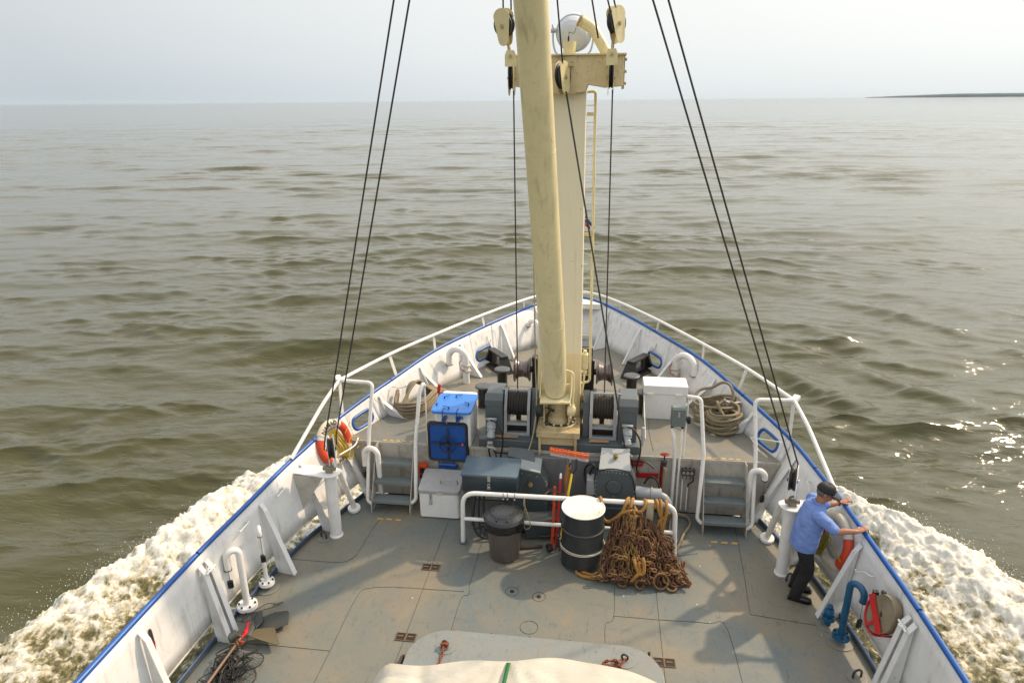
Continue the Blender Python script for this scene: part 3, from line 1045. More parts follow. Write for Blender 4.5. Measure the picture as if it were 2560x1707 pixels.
HOLE_Y = (9.88, 12.9)
def build_bulwark(s):
    side = LR[s]
    t = thing("bulwark", (s * 3.9, 6.0, 0), "white steel bulwark with brackets and blue top rail along the %s side" % side, "bulwark", "bulwarks around the bow")
    mb = MB()
    plate(mb, s, 0, 7, False, 60)
    cuts = []
    for y in HOLE_Y:
        uc = u_at(y)
        du = 0.30 / max(0.3, (lowc(s, uc + .5, True) - lowc(s, uc - .5, True)).length)
        cuts.append((uc, du))
    u = 7.0
    rims = []
    for uc, du in cuts:
        plate(mb, s, u, uc - du, True, max(3, int((uc - du - u) * 10)))
        rims.append(oval_panel(mb, s, uc, 0.36 if uc < 9 else 0.33, 0.245, 0.105, du))
        u = uc + du
    plate(mb, s, u, 16, True, 40)
    mb.build("plating", 'white_wall', t, solid=0.012)
    # turned-in lower lip of the plating above the freeing slot
    lip = MB()
    pts = [lowc(s, i * 6.98 / 60, False) + Vector((-s * 0.012, 0, 0.0)) for i in range(61)]
    lip.tube(pts, 0.014, 6)
    lip.build("lower_lip", 'dirty_white', t)
    for uc_r in rims:
        r = MB()
        r.tube(uc_r, 0.026, 10, closed=True)
        r.build("fairlead_rim", 'blue', t)
    # doubling plates' weld outline round each fairlead
    for uc, du in cuts:
        w = MB()
        n, tt = inward(s, uc, True)
        c0 = wall(s, uc, 0.02, True)
        L = []
        for a, v in ((-1.55, 0.04), (-1.5, 0.62), (-1.2, 0.80), (0.0, 0.86), (1.2, 0.80), (1.5, 0.62), (1.55, 0.04)):
            L.append(wall(s, uc + a * du, v, True) + n * 0.008)
        w.tube(crom(L, 5), 0.004, 5)
        w.build("weld_seam", 'white_wall', t)
    # top rail in welded lengths
    bounds = [0.0, 3.05, 6.2, 9.0, 11.2, 13.0, 15.65]
    for a, b in zip(bounds[:-1], bounds[1:]):
        r = MB()
        m = max(8, int((b - a) * 9))
        r.tube([topc(s, a + 0.012 + (b - a - 0.024) * i / m) for i in range(m + 1)], 0.031, 12)
        r.build("top_rail", 'blue', t)
    # brackets
    for y, fc, dp in ((3.6, 0, .26), (5.0, 0, .26), (6.03, 0, .21), (6.155, 0, .21), (7.34, 0, .30), (8.36, 0, .30), (9.32, 0, .20)):
        stay(s, u_at(y, False), False, dp).build("bracket", 'white_wall', t)
    for y in (10.42, 11.5, 12.42, 13.42, 14.28):
        stay(s, u_at(y), True, 0.34, drop=0.10, fl=0.06).build("bracket", 'white_wall', t)
    # upright flat bar that edges the deck below the freeing slot
    e = MB()
    for i in range(60):
        u0, u1 = i * 7 / 60, (i + 1) * 7 / 60 - 1e-4
        p, q = samp(DK3, u0), samp(DK3, min(u1, 6.999))
        e.bar((s * (p.x - 0.02), p.y, 0.035), (s * (q.x - 0.02), q.y, 0.035), 0.014, 0.075)
    e.build("deck_edge_bar", 'grey_dark', t)
    e = MB()
    e.tube([Vector((s * (samp(DK3, i * 6.98 / 60).x - 0.012), samp(DK3, i * 6.98 / 60).y, 0.074)) for i in range(61)], 0.008, 6)
    e.build("edge_trim", 'blue', t)
    return t

BULW = {s: build_bulwark(s) for s in (-1, 1)}

def build_hull():
    P = []
    XW = [3.6, 3.6, 3.55, 3.4, 3.1, 2.7, 2.4, 1.9, 1.5, 1.3, 0.85, 0.42, 0.22, 0.10, 0.05, 0.03, 0.0]
    for s in (-1, 1):
        mb = MB()
        rows = []
        for i in range(0, 16 * 5 + 2):
            if i == 35:
                u = 6.9999
            else:
                u = min((i if i < 35 else i - 1) / 5, 15.999)
            if i == 36:
                mb.grid(rows)
                rows = []
            if u < 7:
                d = samp(DK3, u)
                top = Vector((s * d.x, d.y, 0.0))
            else:
                top = lowc(s, u, True) + (lowc(s, u, True) - topc(s, u)) * 0.02
            k = int(min(u, 15))
            xw = XW[k] + (XW[k + 1] - XW[k]) * (u - k)
            yw = top.y * (1 if u < 7 else 1 - 0.045 * (u - 7) / 9)
            bot = Vector((s * xw, yw, -2.6))
            col = []
            for j in range(9):
                w = j / 8
                q = top.lerp(bot, w)
                q.x = s * (abs(top.x) + (xw - abs(top.x)) * (1 - (1 - w) ** 1.6))
                col.append(q)
            rows.append(col)
        mb.grid(rows)
        o = mb.build("hull", 'hullblue', solid=0.01)
        tag(o, "dark blue hull side below the deck on the %s, seen through the freeing slot" % LR[s], "hull")
MATS['hullblue'] = paint("hull_blue_paint", (0.012, 0.05, 0.16), 0.4, chips=0.3, dirt=0.3)
build_hull()

def build_decks():
    # main deck sheet
    mb = MB()
    L, R = [], []
    for i in range(0, 61):
        u = i * 6.999 / 60
        p = samp(DK3, u)
        if p.y > EDGE: break
        L.append(Vector((-p.x + 0.01, p.y, 0)))
        R.append(Vector((p.x - 0.01, p.y, 0)))
    mb.grid([[L[i].lerp(R[i], j / 40) for j in range(41)] for i in range(len(L))], smooth=False)
    o = mb.build("main_deck", 'deck', loc=(0, 0, 0))
    tag(o, kind='structure')
    # foredeck sheet
    mb = MB()
    rows = []
    us = [7.0 + 9 * (i / 60) for i in range(61)]
    rows.append([Vector((-3.34 + 6.68 * j / 30, EDGE, FC)) for j in range(31)])
    for u in us:
        p = lowc(1, min(u, 15.999), True)
        w = max(p.x - 0.004, 0.001)
        rows.append([Vector((-w + 2 * w * j / 30, p.y, FC)) for j in range(31)])
    mb.grid(rows, smooth=False)
    o = mb.build("foredeck", 'deck_fc', loc=(0, 0, 0))
    tag(o, kind='structure')
build_decks()

def build_bulkhead():
    t = thing("foredeck_bulkhead", (0, EDGE, 0), "grimy white and grey step wall that carries the raised foredeck", "bulkhead")
    mb = MB()
    mb.box((0, EDGE + 0.03, FC / 2 - 0.004), (6.25, 0.05, FC - 0.012))
    mb.build("wall_plate", 'dirty_white', t)
    for sx in (-1, 1):
        m = MB()
        m.prism([(sx * 3.12, EDGE + 0.004, 0.27), (sx * 3.36, EDGE + 0.004, FC - 0.01), (sx * 3.12, EDGE + 0.004, FC - 0.01)], (0, 0, 0), (0, 0.05, 0))
        m.build("wall_corner", 'dirty_white', t)
    m = MB()
    m.box((0, EDGE - 0.002, FC - 0.024), (6.7, 0.014, 0.052))
    m.build("edge_lip", 'dirty_white', t)
    m = MB()
    m.box((0.12, EDGE - 0.07, 0.45), (1.15, 0.12, 0.90), ch=0.01)
    m.build("grey_panel", 'grey_wall', t)
    for x in (-2.9, -1.9, 1.1, 2.25):
        m = MB()
        m.bar((x, EDGE - 0.012, 0.02), (x, EDGE - 0.012, FC - 0.06), 0.05, 0.018, up=(0, 1, 0))
        m.build("stiffener", 'dirty_white', t)
build_bulkhead()

def seam(pts, w=0.006, z=0.003):
    """narrow raised weld bead laid on the deck"""
    m = MB()
    P = crom([Vector((x, y, z)) for x, y in pts], 4) if len(pts) > 2 else [Vector((x, y, z)) for x, y in pts]
    m.tube(P, w / 2, 6, flat=0.5)
    return m

def build_deck_details():
    t = thing("deck_weld_seams", (0, 6.5, 0), "thin dark weld lines between the grey deck plates", "weld seams")
    lines = [
        [(-1.63, 3.0), (-1.61, 5.6), (-1.60, 6.30)], [(-1.60, 6.42), (-1.6, 7.6)], [(-1.60, 7.74), (-1.6, 9.3)],
        [(-1.07, 6.42), (-1.06, 7.10), (-0.98, 7.18), (-0.99, 7.30)], [(-1.0, 7.32), (-1.0, 8.9)],
        [(-2.42, 5.0), (-2.42, 6.05)], [(-2.42, 6.05), (-2.42, 7.0), (-2.30, 7.16), (-2.0, 7.22)], [(-2.0, 7.22), (-1.05, 7.24)],
        [(-3.8, 6.02), (-3.1, 6.04), (-2.42, 6.04)], [(-2.72, 7.8), (-2.68, 8.6), (-2.55, 9.1)], [(-3.62, 7.62), (-3.0, 7.62), (-2.82, 7.66), (-2.72, 7.8)],
        [(0.80, 6.45), (0.80, 6.86), (0.90, 6.98), (0.92, 7.55)], [(1.45, 3.0), (1.46, 5.6), (1.46, 6.26)], [(1.46, 6.42), (1.46, 7.6)],
        [(0.9, 7.02), (1.45, 7.02), (2.05, 7.03), (2.28, 6.92), (2.30, 5.2)], [(2.6, 7.25), (3.6, 7.12)], [(2.6, 7.25), (2.68, 8.2), (2.74, 9.2)], [(1.46, 8.2), (2.1, 8.42)],
    ]
    for L in lines:
        seam(L).build("weld_line", 'seam', t)
    for L in ([(-2.4, 9.9), (-1.9, 11.6)], [(1.5, 9.6), (1.5, 10.7), (1.9, 11.6)], [(-1.2, 11.9), (1.3, 11.9)], [(0, 12.0), (0, 14.4)]):
        m = seam(L, z=FC + 0.004)
        m.build("weld_line", 'seam', t)
    # small round plugs in the plating
    k = 0
    for x, y, r, nm in ((-0.42, 7.32, 0.085, 1), (-0.06, 7.26, 0.085, 1), (-0.13, 6.70, 0.11, 0)):
        p = thing("deck_socket", (x, y, 0), ["plain round weld ring in the deck just ahead of the hatch", "round plated socket in the deck with a dark centre hole, left of the pair", "round plated socket in the deck with a dark centre hole, right of the pair"][0 if not nm else (1 if x < -0.2 else 2)], "deck socket", "round deck sockets")
        m = MB()
        m.torus((x, y, 0.002), r, 0.003, n=28, k=5)
        m.build("ring_weld", 'seam', p)
        if nm:
            m = MB()
            m.lathe([(0.03, 0.001), (0.03, 0.006), (0.018, 0.008)], (x, y, 0), n=16)
            m.build("plug", 'dark', p)
    # lashing pockets: dark slabs stand in for shade in two square openings each
    for x, y, lb in ((-1.59, 6.36, "twin square lashing pocket in the deck beside the hatch, left"), (1.47, 6.33, "twin square lashing pocket in the deck beside the hatch, right"), (-1.60, 7.67, "twin square lashing pocket in the deck farther forward on the left")):
        p = thing("lashing_pocket", (x, y, 0), lb, "lashing pocket", "twin square lashing pockets")
        for dx in (-0.062, 0.062):
            m = MB()
            m.box((x + dx, y, 0.0035), (0.105, 0.11, 0.003))
            m.build("pocket_shade", 'dark', p)
            m = MB()
            for q in (-1, 1):
                m.box((x + dx + q * 0.057, y, 0.006), (0.010, 0.13, 0.008))
                m.box((x + dx, y + q * 0.060, 0.006), (0.104, 0.010, 0.008))
            m.build("pocket_frame", 'rustframe', p)
            m = MB()
            m.bar((x + dx - 0.04, y + 0.01, 0.008), (x + dx + 0.03, y + 0.01, 0.008), 0.02, 0.004)
            m.build("cross_bar", 'rustframe', p)
    # hazard stripes at the foot and head of each stair
    for s in (-1, 1):
        for z, y, x0, x1, nn in ((FC, EDGE + 0.045, 2.28, 2.82, 5), (0, 8.72, 2.32, 2.75, 3)):
            m = MB()
            for i in range(nn):
                xa = x0 + (x1 - x0) * i / nn
                w = (x1 - x0) / nn * 0.62
                m.add([Vector((s * xa, y - 0.022, z + 0.005)), Vector((s * (xa + w), y - 0.022, z + 0.005)), Vector((s * (xa + w + 0.02), y + 0.022, z + 0.005)), Vector((s * (xa + 0.02), y + 0.022, z + 0.005))], [(0, 1, 2, 3)])
            o = m.build("hazard_stripe", 'hazard')
            tag(o, "worn yellow hazard stripes painted at the %s of the %s stair" % ("head" if z else "foot", LR[s]), "floor marking", "yellow hazard markings at the stairs")
MATS['seam'] = plain("rusty_weld_line", (0.095, 0.078, 0.06), 0.8, 0, 0.9, 5, 0.5)
MATS['rustframe'] = plain("rusty_frame", (0.16, 0.10, 0.05), 0.8, 0, 0.4, 30)
def hazard_mat():
    b = NB("worn_yellow_marking")
    c = b.mix(b.ramp(b.noise(16, 6, 0.75), 0.50, 0.60), (0.55, 0.32, 0.04), (0.25, 0.25, 0.22))
    return b.out(c, 0.6)
MATS['hazard'] = hazard_mat()
build_deck_details()

# ------------------------------------------------------------------ bow railing, stairs and their handrails
def build_railing(s):
    side = LR[s]
    t = thing("bow_railing", (s * 3.47, 9.6, 1.3), "white chipped pipe railing above the blue bulwark rail, %s half of the bow" % side, "railing", "white pipe railings round the bow")
    K = Vector((s * 3.47, 9.6, 1.92))
    m = MB()
    pts = [K, (s * 3.03, 10.85, 1.91), (s * 2.49, 11.9, 1.93), (s * 1.78, 13.18, 1.95), (s * 1.05, 14.33, 1.965), (s * 0.50, 14.95, 1.975), (s * 0.0, 15.16, 1.98)]
    m.tube(crom(pts, 6), 0.029, 12)
    m.build("top_pipe", 'white_rail', t)
    m = MB()
    m.tube(fillet([K, K + Vector((s * 0.10, -0.42, -0.18)), topc(s, u_at(8.2, False)) + Vector((-s * 0.01, 0, 0.03))], 0.2), 0.029, 12)
    m.build("sloping_pipe", 'white_rail', t)
    m = MB()
    m.bar(K + Vector((0, 0, 0)), K + Vector((s * 0.07, 0.09, 0.03)), 0.09, 0.05)
    m.build("corner_lug", 'white_rail', t)
    for i, (x, y, z) in enumerate(((3.47, 9.6, 1.90), (3.03, 10.85, 1.89), (2.49, 11.9, 1.91), (1.78, 13.18, 1.93), (1.05, 14.33, 1.945))):
        u = 7.0
        best = min((abs(topc(1, 6 + k * 0.02).y - (y + (0.10 if i else 0)) ) + 0.3 * abs(topc(1, 6 + k * 0.02).x - x), 6 + k * 0.02) for k in range(490))[1]
        b = topc(s, best) + Vector((0, 0, 0.02))
        m = MB()
        m.bar(b, (s * x, y, z), 0.065, 0.014, up=(s, 0.4, 0))
        m.build("stanchion", 'white_rail', t)

def build_stairs(s):
    side = LR[s]
    t = thing("stair", (s * 2.54, 9.2, 0), "steep grey steel stair of three open treads up to the foredeck, %s side" % side, "stairs", "steel stairs to the foredeck")
    for x in (2.23, 2.85):
        m = MB()
        xx = s * x
        m.prism([(xx - 0.006, 8.88, 0.0), (xx - 0.006, 9.02, 0.0), (xx - 0.006, 9.43, 0.72), (xx - 0.006, 9.43, 0.955), (xx - 0.006, 9.30, 0.955), (xx - 0.006, 8.88, 0.08)], (0, 0, 0), (0.012, 0, 0))
        m.build("stringer", 'dirty_white', t)
    for y, z in ((9.30, 0.70), (9.15, 0.45), (9.0, 0.20)):
        m = MB()
        m.box((s * 2.54, y, z), (0.60, 0.19, 0.006))
        m.box((s * 2.54, y - 0.096, z - 0.018), (0.60, 0.008, 0.042))
        for i in range(5):
            m.box((s * 2.54, y - 0.06 + i * 0.03, z + 0.006), (0.56, 0.006, 0.006))
        m.build("tread", 'step', t)
    # handrails
    h = thing("stair_handrail", (s * 2.97, 9.2, 0), "white bent pipe handrail on the outer side of the %s stair" % side, "handrail", "white pipe handrails at the stairs")
    m = MB()
    m.tube(fillet([(s * 3.45, 9.6, 1.92), (s * 2.91, 9.56, 1.92), (s * 2.965, 9.34, 1.08), (s * 2.95, 9.02, 0.12), (s * 2.87, 9.0, 0.07)], 0.09, 6), 0.029, 12)
    m.build("pipe", 'white_rail', h)
    h = thing("stair_handrail", (s * 2.15, 9.2, 0), "white bent pipe handrail on the inner side of the %s stair, by the %s" % (side, "blue-topped hatch" if s < 0 else "conduits"), "handrail", "white pipe handrails at the stairs")
    m = MB()
    if s < 0:
        path = [(-2.06, 9.50, 1.93), (-2.06, 9.44, 2.0), (-2.10, 9.36, 1.9), (-2.17, 9.22, 1.10), (-2.15, 8.98, 0.22), (-2.22, 8.97, 0.16)]
    else:
        path = [(1.93, 9.50, 1.95), (2.12, 9.46, 1.95), (2.20, 9.26, 1.14), (2.15, 9.02, 0.18), (2.22, 9.0, 0.12)]
    m.tube(fillet(path, 0.07, 6), 0.029, 12)
    m.build("pipe", 'white_rail', h)
    m = MB()
    x = -2.055 if s < 0 else 1.95
    m.tube([(x, 9.50, 1.95), (x - 0.01 * s, 9.49, FC)], 0.012, 8)
    m.build("thin_post", 'white_rail', h)
for s in (-1, 1):
    build_railing(s)
    build_stairs(s)
m = MB()
BH = [Vector((-0.72, 14.92, 1.74)), Vector((0.72, 14.92, 1.74)), Vector((0.42, 15.26, 1.75)), Vector((0.0, 15.37, 1.75)), Vector((-0.42, 15.26, 1.75))]
m.prism(BH, (0, 0, 0), (0, 0, -0.012))
m.bar((-0.72, 14.93, 1.68), (0.72, 14.93, 1.68), 0.014, 0.11)
o = m.build("breasthook", 'white')
tag(o, "white corner plate joining the two bulwarks at the very tip of the bow", "corner plate")
# ------------------------------------------------------------------ crane mast, boom and rigging
def plate_block(parent, c, n, up, w, L, top_w=None, sheave_r=0.13, cheek='cream', thick=0.05, pin='cream_dirty', nsh=1):
    """pulley block: two cheek plates, grooved sheave, pin. n = axle direction, up = towards the tail rope"""
    n, up, c = Vector(n).normalized(), Vector(up).normalized(), Vector(c)
    up = (up - n * up.dot(n)).normalized()
    sd = n.cross(up)
    top_w = top_w or w
    half = thick / 2
    def outline(sc=1.0):
        pts = []
        # rounded head, tapering to the foot
        for k in range(9):
            a = pi * k / 8
            pts.append(sd * (top_w / 2 * cos(a) * sc) + up * (L / 2 - top_w / 2 * 0.75 + top_w / 2 * 0.75 * sin(a)) * sc)
        for k in range(7):
            a = pi + pi * k / 6
            pts.append(sd * (w / 2 * cos(a) * sc) + up * (-L / 2 + w / 2 * 0.8 + w / 2 * 0.8 * sin(a)) * sc)
        return pts
    for sg in (-1, 1):
        m = MB()
        m.prism([c + n * (sg * half) + p for p in outline()], (0, 0, 0), n * (0.008 * sg))
        m.build("cheek_plate", cheek, parent, bevel=0.003, seg=1)
    m = MB()
    r = sheave_r
    m.lathe([(r * .3, -half * .86), (r, -half * .86), (r * .99, -half * .55), (r * .86, 0), (r * .99, half * .55), (r, half * .86), (r * .3, half * .86)], c + up * (L * 0.06), n, 28)
    m.build("sheave", 'rubber', parent)
    m = MB()
    m.cyl(c + up * (L * 0.02) - n * (half + 0.03), c + up * (L * 0.02) + n * (half + 0.03), 0.017, 10)
    m.cyl(c + up * (L * 0.02) - n * (half + 0.022), c + up * (L * 0.02) + n * (half + 0.022), 0.03, 6)
    m.build("pin", pin, parent)

BOOM_FOOT = V(-0.02, 9.62, 1.80)
BOOM_HEAD = V(-0.42, 6.85, 10.9)

def build_mast():
    t = thing("crane_mast", (0, 10.1, FC), "tall square cream mast post standing on the foredeck behind the round boom", "mast")
    m = MB()
    # slightly tapering box section
    z0, z1, y = FC, 6.62, 10.22
    def ring(z, w, d, ch=0.03):
        return [V(-w / 2, y - d / 2, z), V(w / 2, y - d / 2, z), V(w / 2, y + d / 2, z), V(-w / 2, y + d / 2, z)]
    a, b = ring(z0, 0.70, 0.46), ring(z1, 0.60, 0.40)
    m.add(a + b, [(0, 1, 5, 4), (1, 2, 6, 5), (2, 3, 7, 6), (3, 0, 4, 7), (4, 5, 6, 7), (3, 2, 1, 0)])
    m.build("post", 'mastpost', t, bevel=0.012)
    # crosshead
    m = MB()
    yy = 10.10
    for sg in (-1, 1):
        poly = [V(0, yy - 0.19, 6.65), V(sg * 0.30, yy - 0.19, 6.66), V(sg * 0.56, yy - 0.19, 6.655), V(sg * 0.80, yy - 0.19, 6.655), V(sg * 0.80, yy - 0.19, 6.27), V(sg * 0.55, yy - 0.19, 6.25), V(sg * 0.33, yy - 0.19, 6.29), V(sg * 0.30, yy - 0.19, 6.20), V(0, yy - 0.19, 6.16)]
        if sg < 0:
            poly = [V(max(p.x, -0.655), p.y, p.z) for p in poly[::-1]]
        m.prism(poly, (0, 0, 0), (0, 0.42, 0))
    m.build("crosshead", 'cream_worn', t, bevel=0.008)
    m = MB()
    m.box((0.085, yy + 0.02, 6.665), (1.49, 0.50, 0.02))
    m.build("top_flange", 'cream', t)
    m = MB()
    m.cyl((0.06, yy + 0.02, 6.675), (0.06, yy + 0.02, 6.84), 0.085, 20)
    m.build("cap_stub", 'cream', t)
    m = MB()
    m.box((0.80, yy - 0.02, 6.44), (0.03, 0.30, 0.42))
    for z in (6.30, 6.45, 6.60):
        m.cyl((0.78, yy - 0.14, z), (0.84, yy - 0.14, z), 0.02, 8)
    m.build("end_flange", 'cream_dirty', t)
    m = MB()
    m.cyl((0.05, yy - 0.06, 6.84), (0.05, yy - 0.06, 6.90), 0.012, 8)
    m.tube([(0.05, yy - 0.06, 6.88), (0.055, yy - 0.05, 6.95), (0.12, yy, 6.94), (0.145, yy + 0.05, 7.02)], 0.004, 6)
    m.build("cable_tail", 'rubber', t)
    # base web plates where the post meets the deck
    m = MB()
    m.box((0, 10.22, FC + 0.015), (0.86, 0.62, 0.03))
    m.build("base_plate", 'cream_dirty', t)
    # ladder on the starboard face
    l = thing("mast_ladder", (0.40, 10.5, 1.7), "narrow cream ladder rail fixed along the right side of the square mast", "ladder")
    m = MB()
    m.tube(fillet([(0.31, 10.42, 6.20), (0.43, 10.42, 6.21), (0.455, 10.45, 4.0), (0.475, 10.47, 1.72), (0.33, 10.42, 1.70)], 0.05), 0.021, 8)
    m.build("side_rail", 'cream', l)
    for i in range(19):
        z = 6.02 - i * 0.232
        m = MB()
        m.tube([(0.315, 10.40, z), (0.445 + 0.02 * i / 19, 10.45, z)], 0.007, 6)
        m.build("rung", 'cream', l)
    for z in (5.9, 4.16, 1.9):
        m = MB()
        m.box((0.375, 10.42, z), (0.12, 0.03, 0.05))
        m.build("clamp", 'cream', l)
    # cream bottle-shaped junction fitting low on the post
    f = thing("cable_gland_box", (0.40, 10.3, 2.05), "small cream cable gland box with pipe on the lower right side of the mast", "junction box")
    m = MB()
    m.box((0.395, 10.20, 2.18), (0.10, 0.12, 0.26), ch=0.012)
    m.build("box_body", 'cream', f)
    m = MB()
    m.cyl((0.395, 10.2, 2.30), (0.395, 10.2, 2.36), 0.03, 12)
    m.tube(fillet([(0.39, 10.18, 2.06), (0.39, 10.18, 1.9), (0.36, 10.16, 1.6), (0.36, 10.16, 1.1)], 0.08), 0.016, 8)
    m.build("conduit", 'cream', f)
    fl = thing("bunting_scrap", (0.36, 10.55, 4.1), "small blue and red flag scrap showing beside the mast ladder", "flag")
    m = MB()
    m.grid([[V(0.33 + 0.05 * i, 10.5 + 0.02 * sin(i * 1.7), 4.33 - 0.03 * i + 0.05 * j - 0.012 * i * j) for j in range(3)] for i in range(4)])
    m.build("blue_cloth", 'blue_door', fl, solid=0.003)
    m = MB()
    m.grid([[V(0.33 + 0.04 * i, 10.49 + 0.01 * sin(i * 1.7), 4.28 - 0.03 * i + 0.025 * j) for j in range(3)] for i in range(3)])
    m.build("red_cloth", 'red', fl, solid=0.003)

MATS['cream_worn'] = paint("chipped_cream_paint", (0.72, 0.61, 0.38), 0.42, chips=0.95, rust=(0.07, 0.05, 0.03), dirt=0.45, dirtcol=(0.30, 0.22, 0.10), var=0.08, streak=0.45, chip_scale=20)

def mast_post_mat():
    b = NB("two_tone_cream_post")
    sp = b.n("ShaderNodeSeparateXYZ")
    b.l(b.tc.outputs["Object"], sp.inputs[0])
    low = b.ramp(sp.outputs["Z"], 1.35 / 10, 1.352 / 10)
    # lower metre is a fresher, yellower coat; the join is at about 2.35 m above the main deck
    z = b.math('GREATER_THAN', sp.outputs["Z"], 1.42)
    c = b.mix(z, (0.74, 0.64, 0.40), (0.76, 0.72, 0.57))
    c = b.mix(b.ramp(b.noise(1.4, 4, 0.6), 0.3, 0.7), c, b.mix(0.85, (0.45, 0.38, 0.25), c))
    cn = b.noise(6.5, 6, 0.7, dist=0.8)
    c = b.mix(b.ramp(cn, 0.70, 0.715), c, (0.36, 0.20, 0.05))
    c = b.mix(b.math('MULTIPLY', b.ramp(b.noise(8, 4, 0.6, stretch=(1, 1, 0.08)), 0.56, 0.76), 0.35), c, (0.28, 0.22, 0.12))
    b.bump(b.noise(5, 4, 0.6), 0.15, 0.01)
    return b.out(c, 0.42)
MATS['mastpost'] = mast_post_mat()
build_mast()

def build_boom():
    t = thing("cargo_boom", tuple(BOOM_FOOT), "big round cream crane boom rising from the turntable past the top of the picture", "boom")
    d = (BOOM_HEAD - BOOM_FOOT).normalized()
    L = (BOOM_HEAD - BOOM_FOOT).length
    m = MB()
    prof = [(0.165, 0.10), (0.186, 0.9), (0.187, 3.0), (0.187, 7.6), (0.16, L - 0.5), (0.12, L)]
    m.lathe(prof, BOOM_FOOT, d, 48)
    m.build("tube", 'cream', t)
    for k in (1.35, 3.9, 6.1):
        m = MB()
        m.torus(BOOM_FOOT + d * k, 0.1865, 0.0035, d, 48, 5)
        m.build("ring_weld", 'cream', t)
    m = MB()
    # inclined seat plate under the tube with swept side cheeks
    q = Vector((0, 0, 1)).rotation_difference(d).to_matrix()
    c = BOOM_FOOT + d * 0.06
    m.box(c, (0.46, 0.46, 0.035), q, 0.006)
    m.build("heel_plate", 'cream', t)
    for sg in (-1, 1):
        m = MB()
        x = BOOM_FOOT.x + sg * 0.225
        m.prism([V(x, 9.42, 1.86), V(x, 9.80, 1.80), V(x, 9.84, 2.10), V(x, 9.72, 2.18), V(x, 9.56, 2.0)], (0, 0, 0), (sg * 0.014, 0, 0))
        m.build("heel_cheek", 'cream', t)
    m = MB()
    m.tube(fillet([(0.10, 9.62, 2.25), (0.235, 9.60, 2.22), (0.25, 9.58, 2.0), (0.235, 9.5, 1.72)], 0.05), 0.016, 8)
    m.build("grease_pipe", 'cream', t)
    # gooseneck and turntable
    p = thing("boom_turntable", (0, 9.62, 1.2), "greasy cream turntable pedestal with a bolted ring under the boom", "turntable")
    m = MB()
    m.box((0.03, 9.66, 1.27), (0.66, 0.60, 0.10), ch=0.006)
    m.build("top_slab", 'cream_dirty', p)
    m = MB()
    m.box((0.03, 9.43, 1.15), (0.58, 0.02, 0.15))
    m.build("apron", 'cream_dirty', p)
    for x in (-0.25, 0.30):
        m = MB()
        m.prism([V(x - 0.02, 9.38, 1.22), V(x + 0.02, 9.38, 1.22), V(x + 0.014, 9.38, 0.62), V(x - 0.006, 9.38, 0.62)], (0, 0, 0), (0, 0.05, 0))
        m.build("leg", 'cream_dirty', p)
    m = MB()
    m.lathe([(0.285, 0), (0.285, 0.05), (0.27, 0.06)], (0.02, 9.70, 1.315), n=48)
    m.build("ring_flange", 'cream_dirty', p)
    m = MB()
    m.lathe([(0.262, 0), (0.262, 0.014), (0.235, 0.016)], (0.02, 9.70, 1.376), n=48)
    m.build("dark_groove", 'iron', p)
    for k in range(14):
        a = 2 * pi * k / 14
        m = MB()
        m.cyl((0.02 + 0.25 * cos(a), 9.70 + 0.25 * sin(a), 1.388), (0.02 + 0.25 * cos(a), 9.70 + 0.25 * sin(a), 1.408), 0.017, 6)
        m.build("bolt", 'cream', p)
    m = MB()
    m.lathe([(0.215, 0), (0.21, 0.06), (0.17, 0.10), (0.165, 0.34), (0.18, 0.38)], (0.02, 9.70, 1.385), n=32)
    m.build("swivel_drum", 'cream_dirty', p)
    for sg in (-1, 1):
        m = MB()
        x = 0.0 + sg * 0.19
        m.prism([V(x - 0.012, 9.48, 1.42), V(x - 0.012, 9.70, 1.40), V(x - 0.012, 9.70, 1.82), V(x - 0.012, 9.50, 1.78)], (0, 0, 0), (0.024, 0, 0))
        m.build("fork_plate", 'cream_dirty', p)
    m = MB()
    m.cyl((0.16, 9.55, 1.62), (0.27, 9.55, 1.62), 0.095, 20, ch=0.01)
    m.cyl((0.27, 9.55, 1.62), (0.29, 9.55, 1.62), 0.05, 12)
    m.build("slew_motor", 'cream', p)
    m = MB()
    m.cyl((-0.22, 9.52, 1.60), (-0.32, 9.52, 1.60), 0.10, 20, ch=0.01)
    m.build("encoder_wheel", 'rubber', p)
    m = MB()
    m.ball((-0.10, 9.46, 1.66), 0.022, 8)
    m.ball((-0.05, 9.45, 1.64), 0.026, 8)
    m.tube([(-0.17, 9.47, 1.68), (-0.10, 9.46, 1.66), (-0.04, 9.45, 1.63)], 0.012, 6)
    m.tube(crom([(-0.08, 9.46, 1.64), (-0.14, 9.47, 1.55), (-0.13, 9.46, 1.42), (-0.17, 9.46, 1.38)], 5), 0.010, 6)
    m.build("hydraulic_fitting", 'rubber', p)
build_boom()

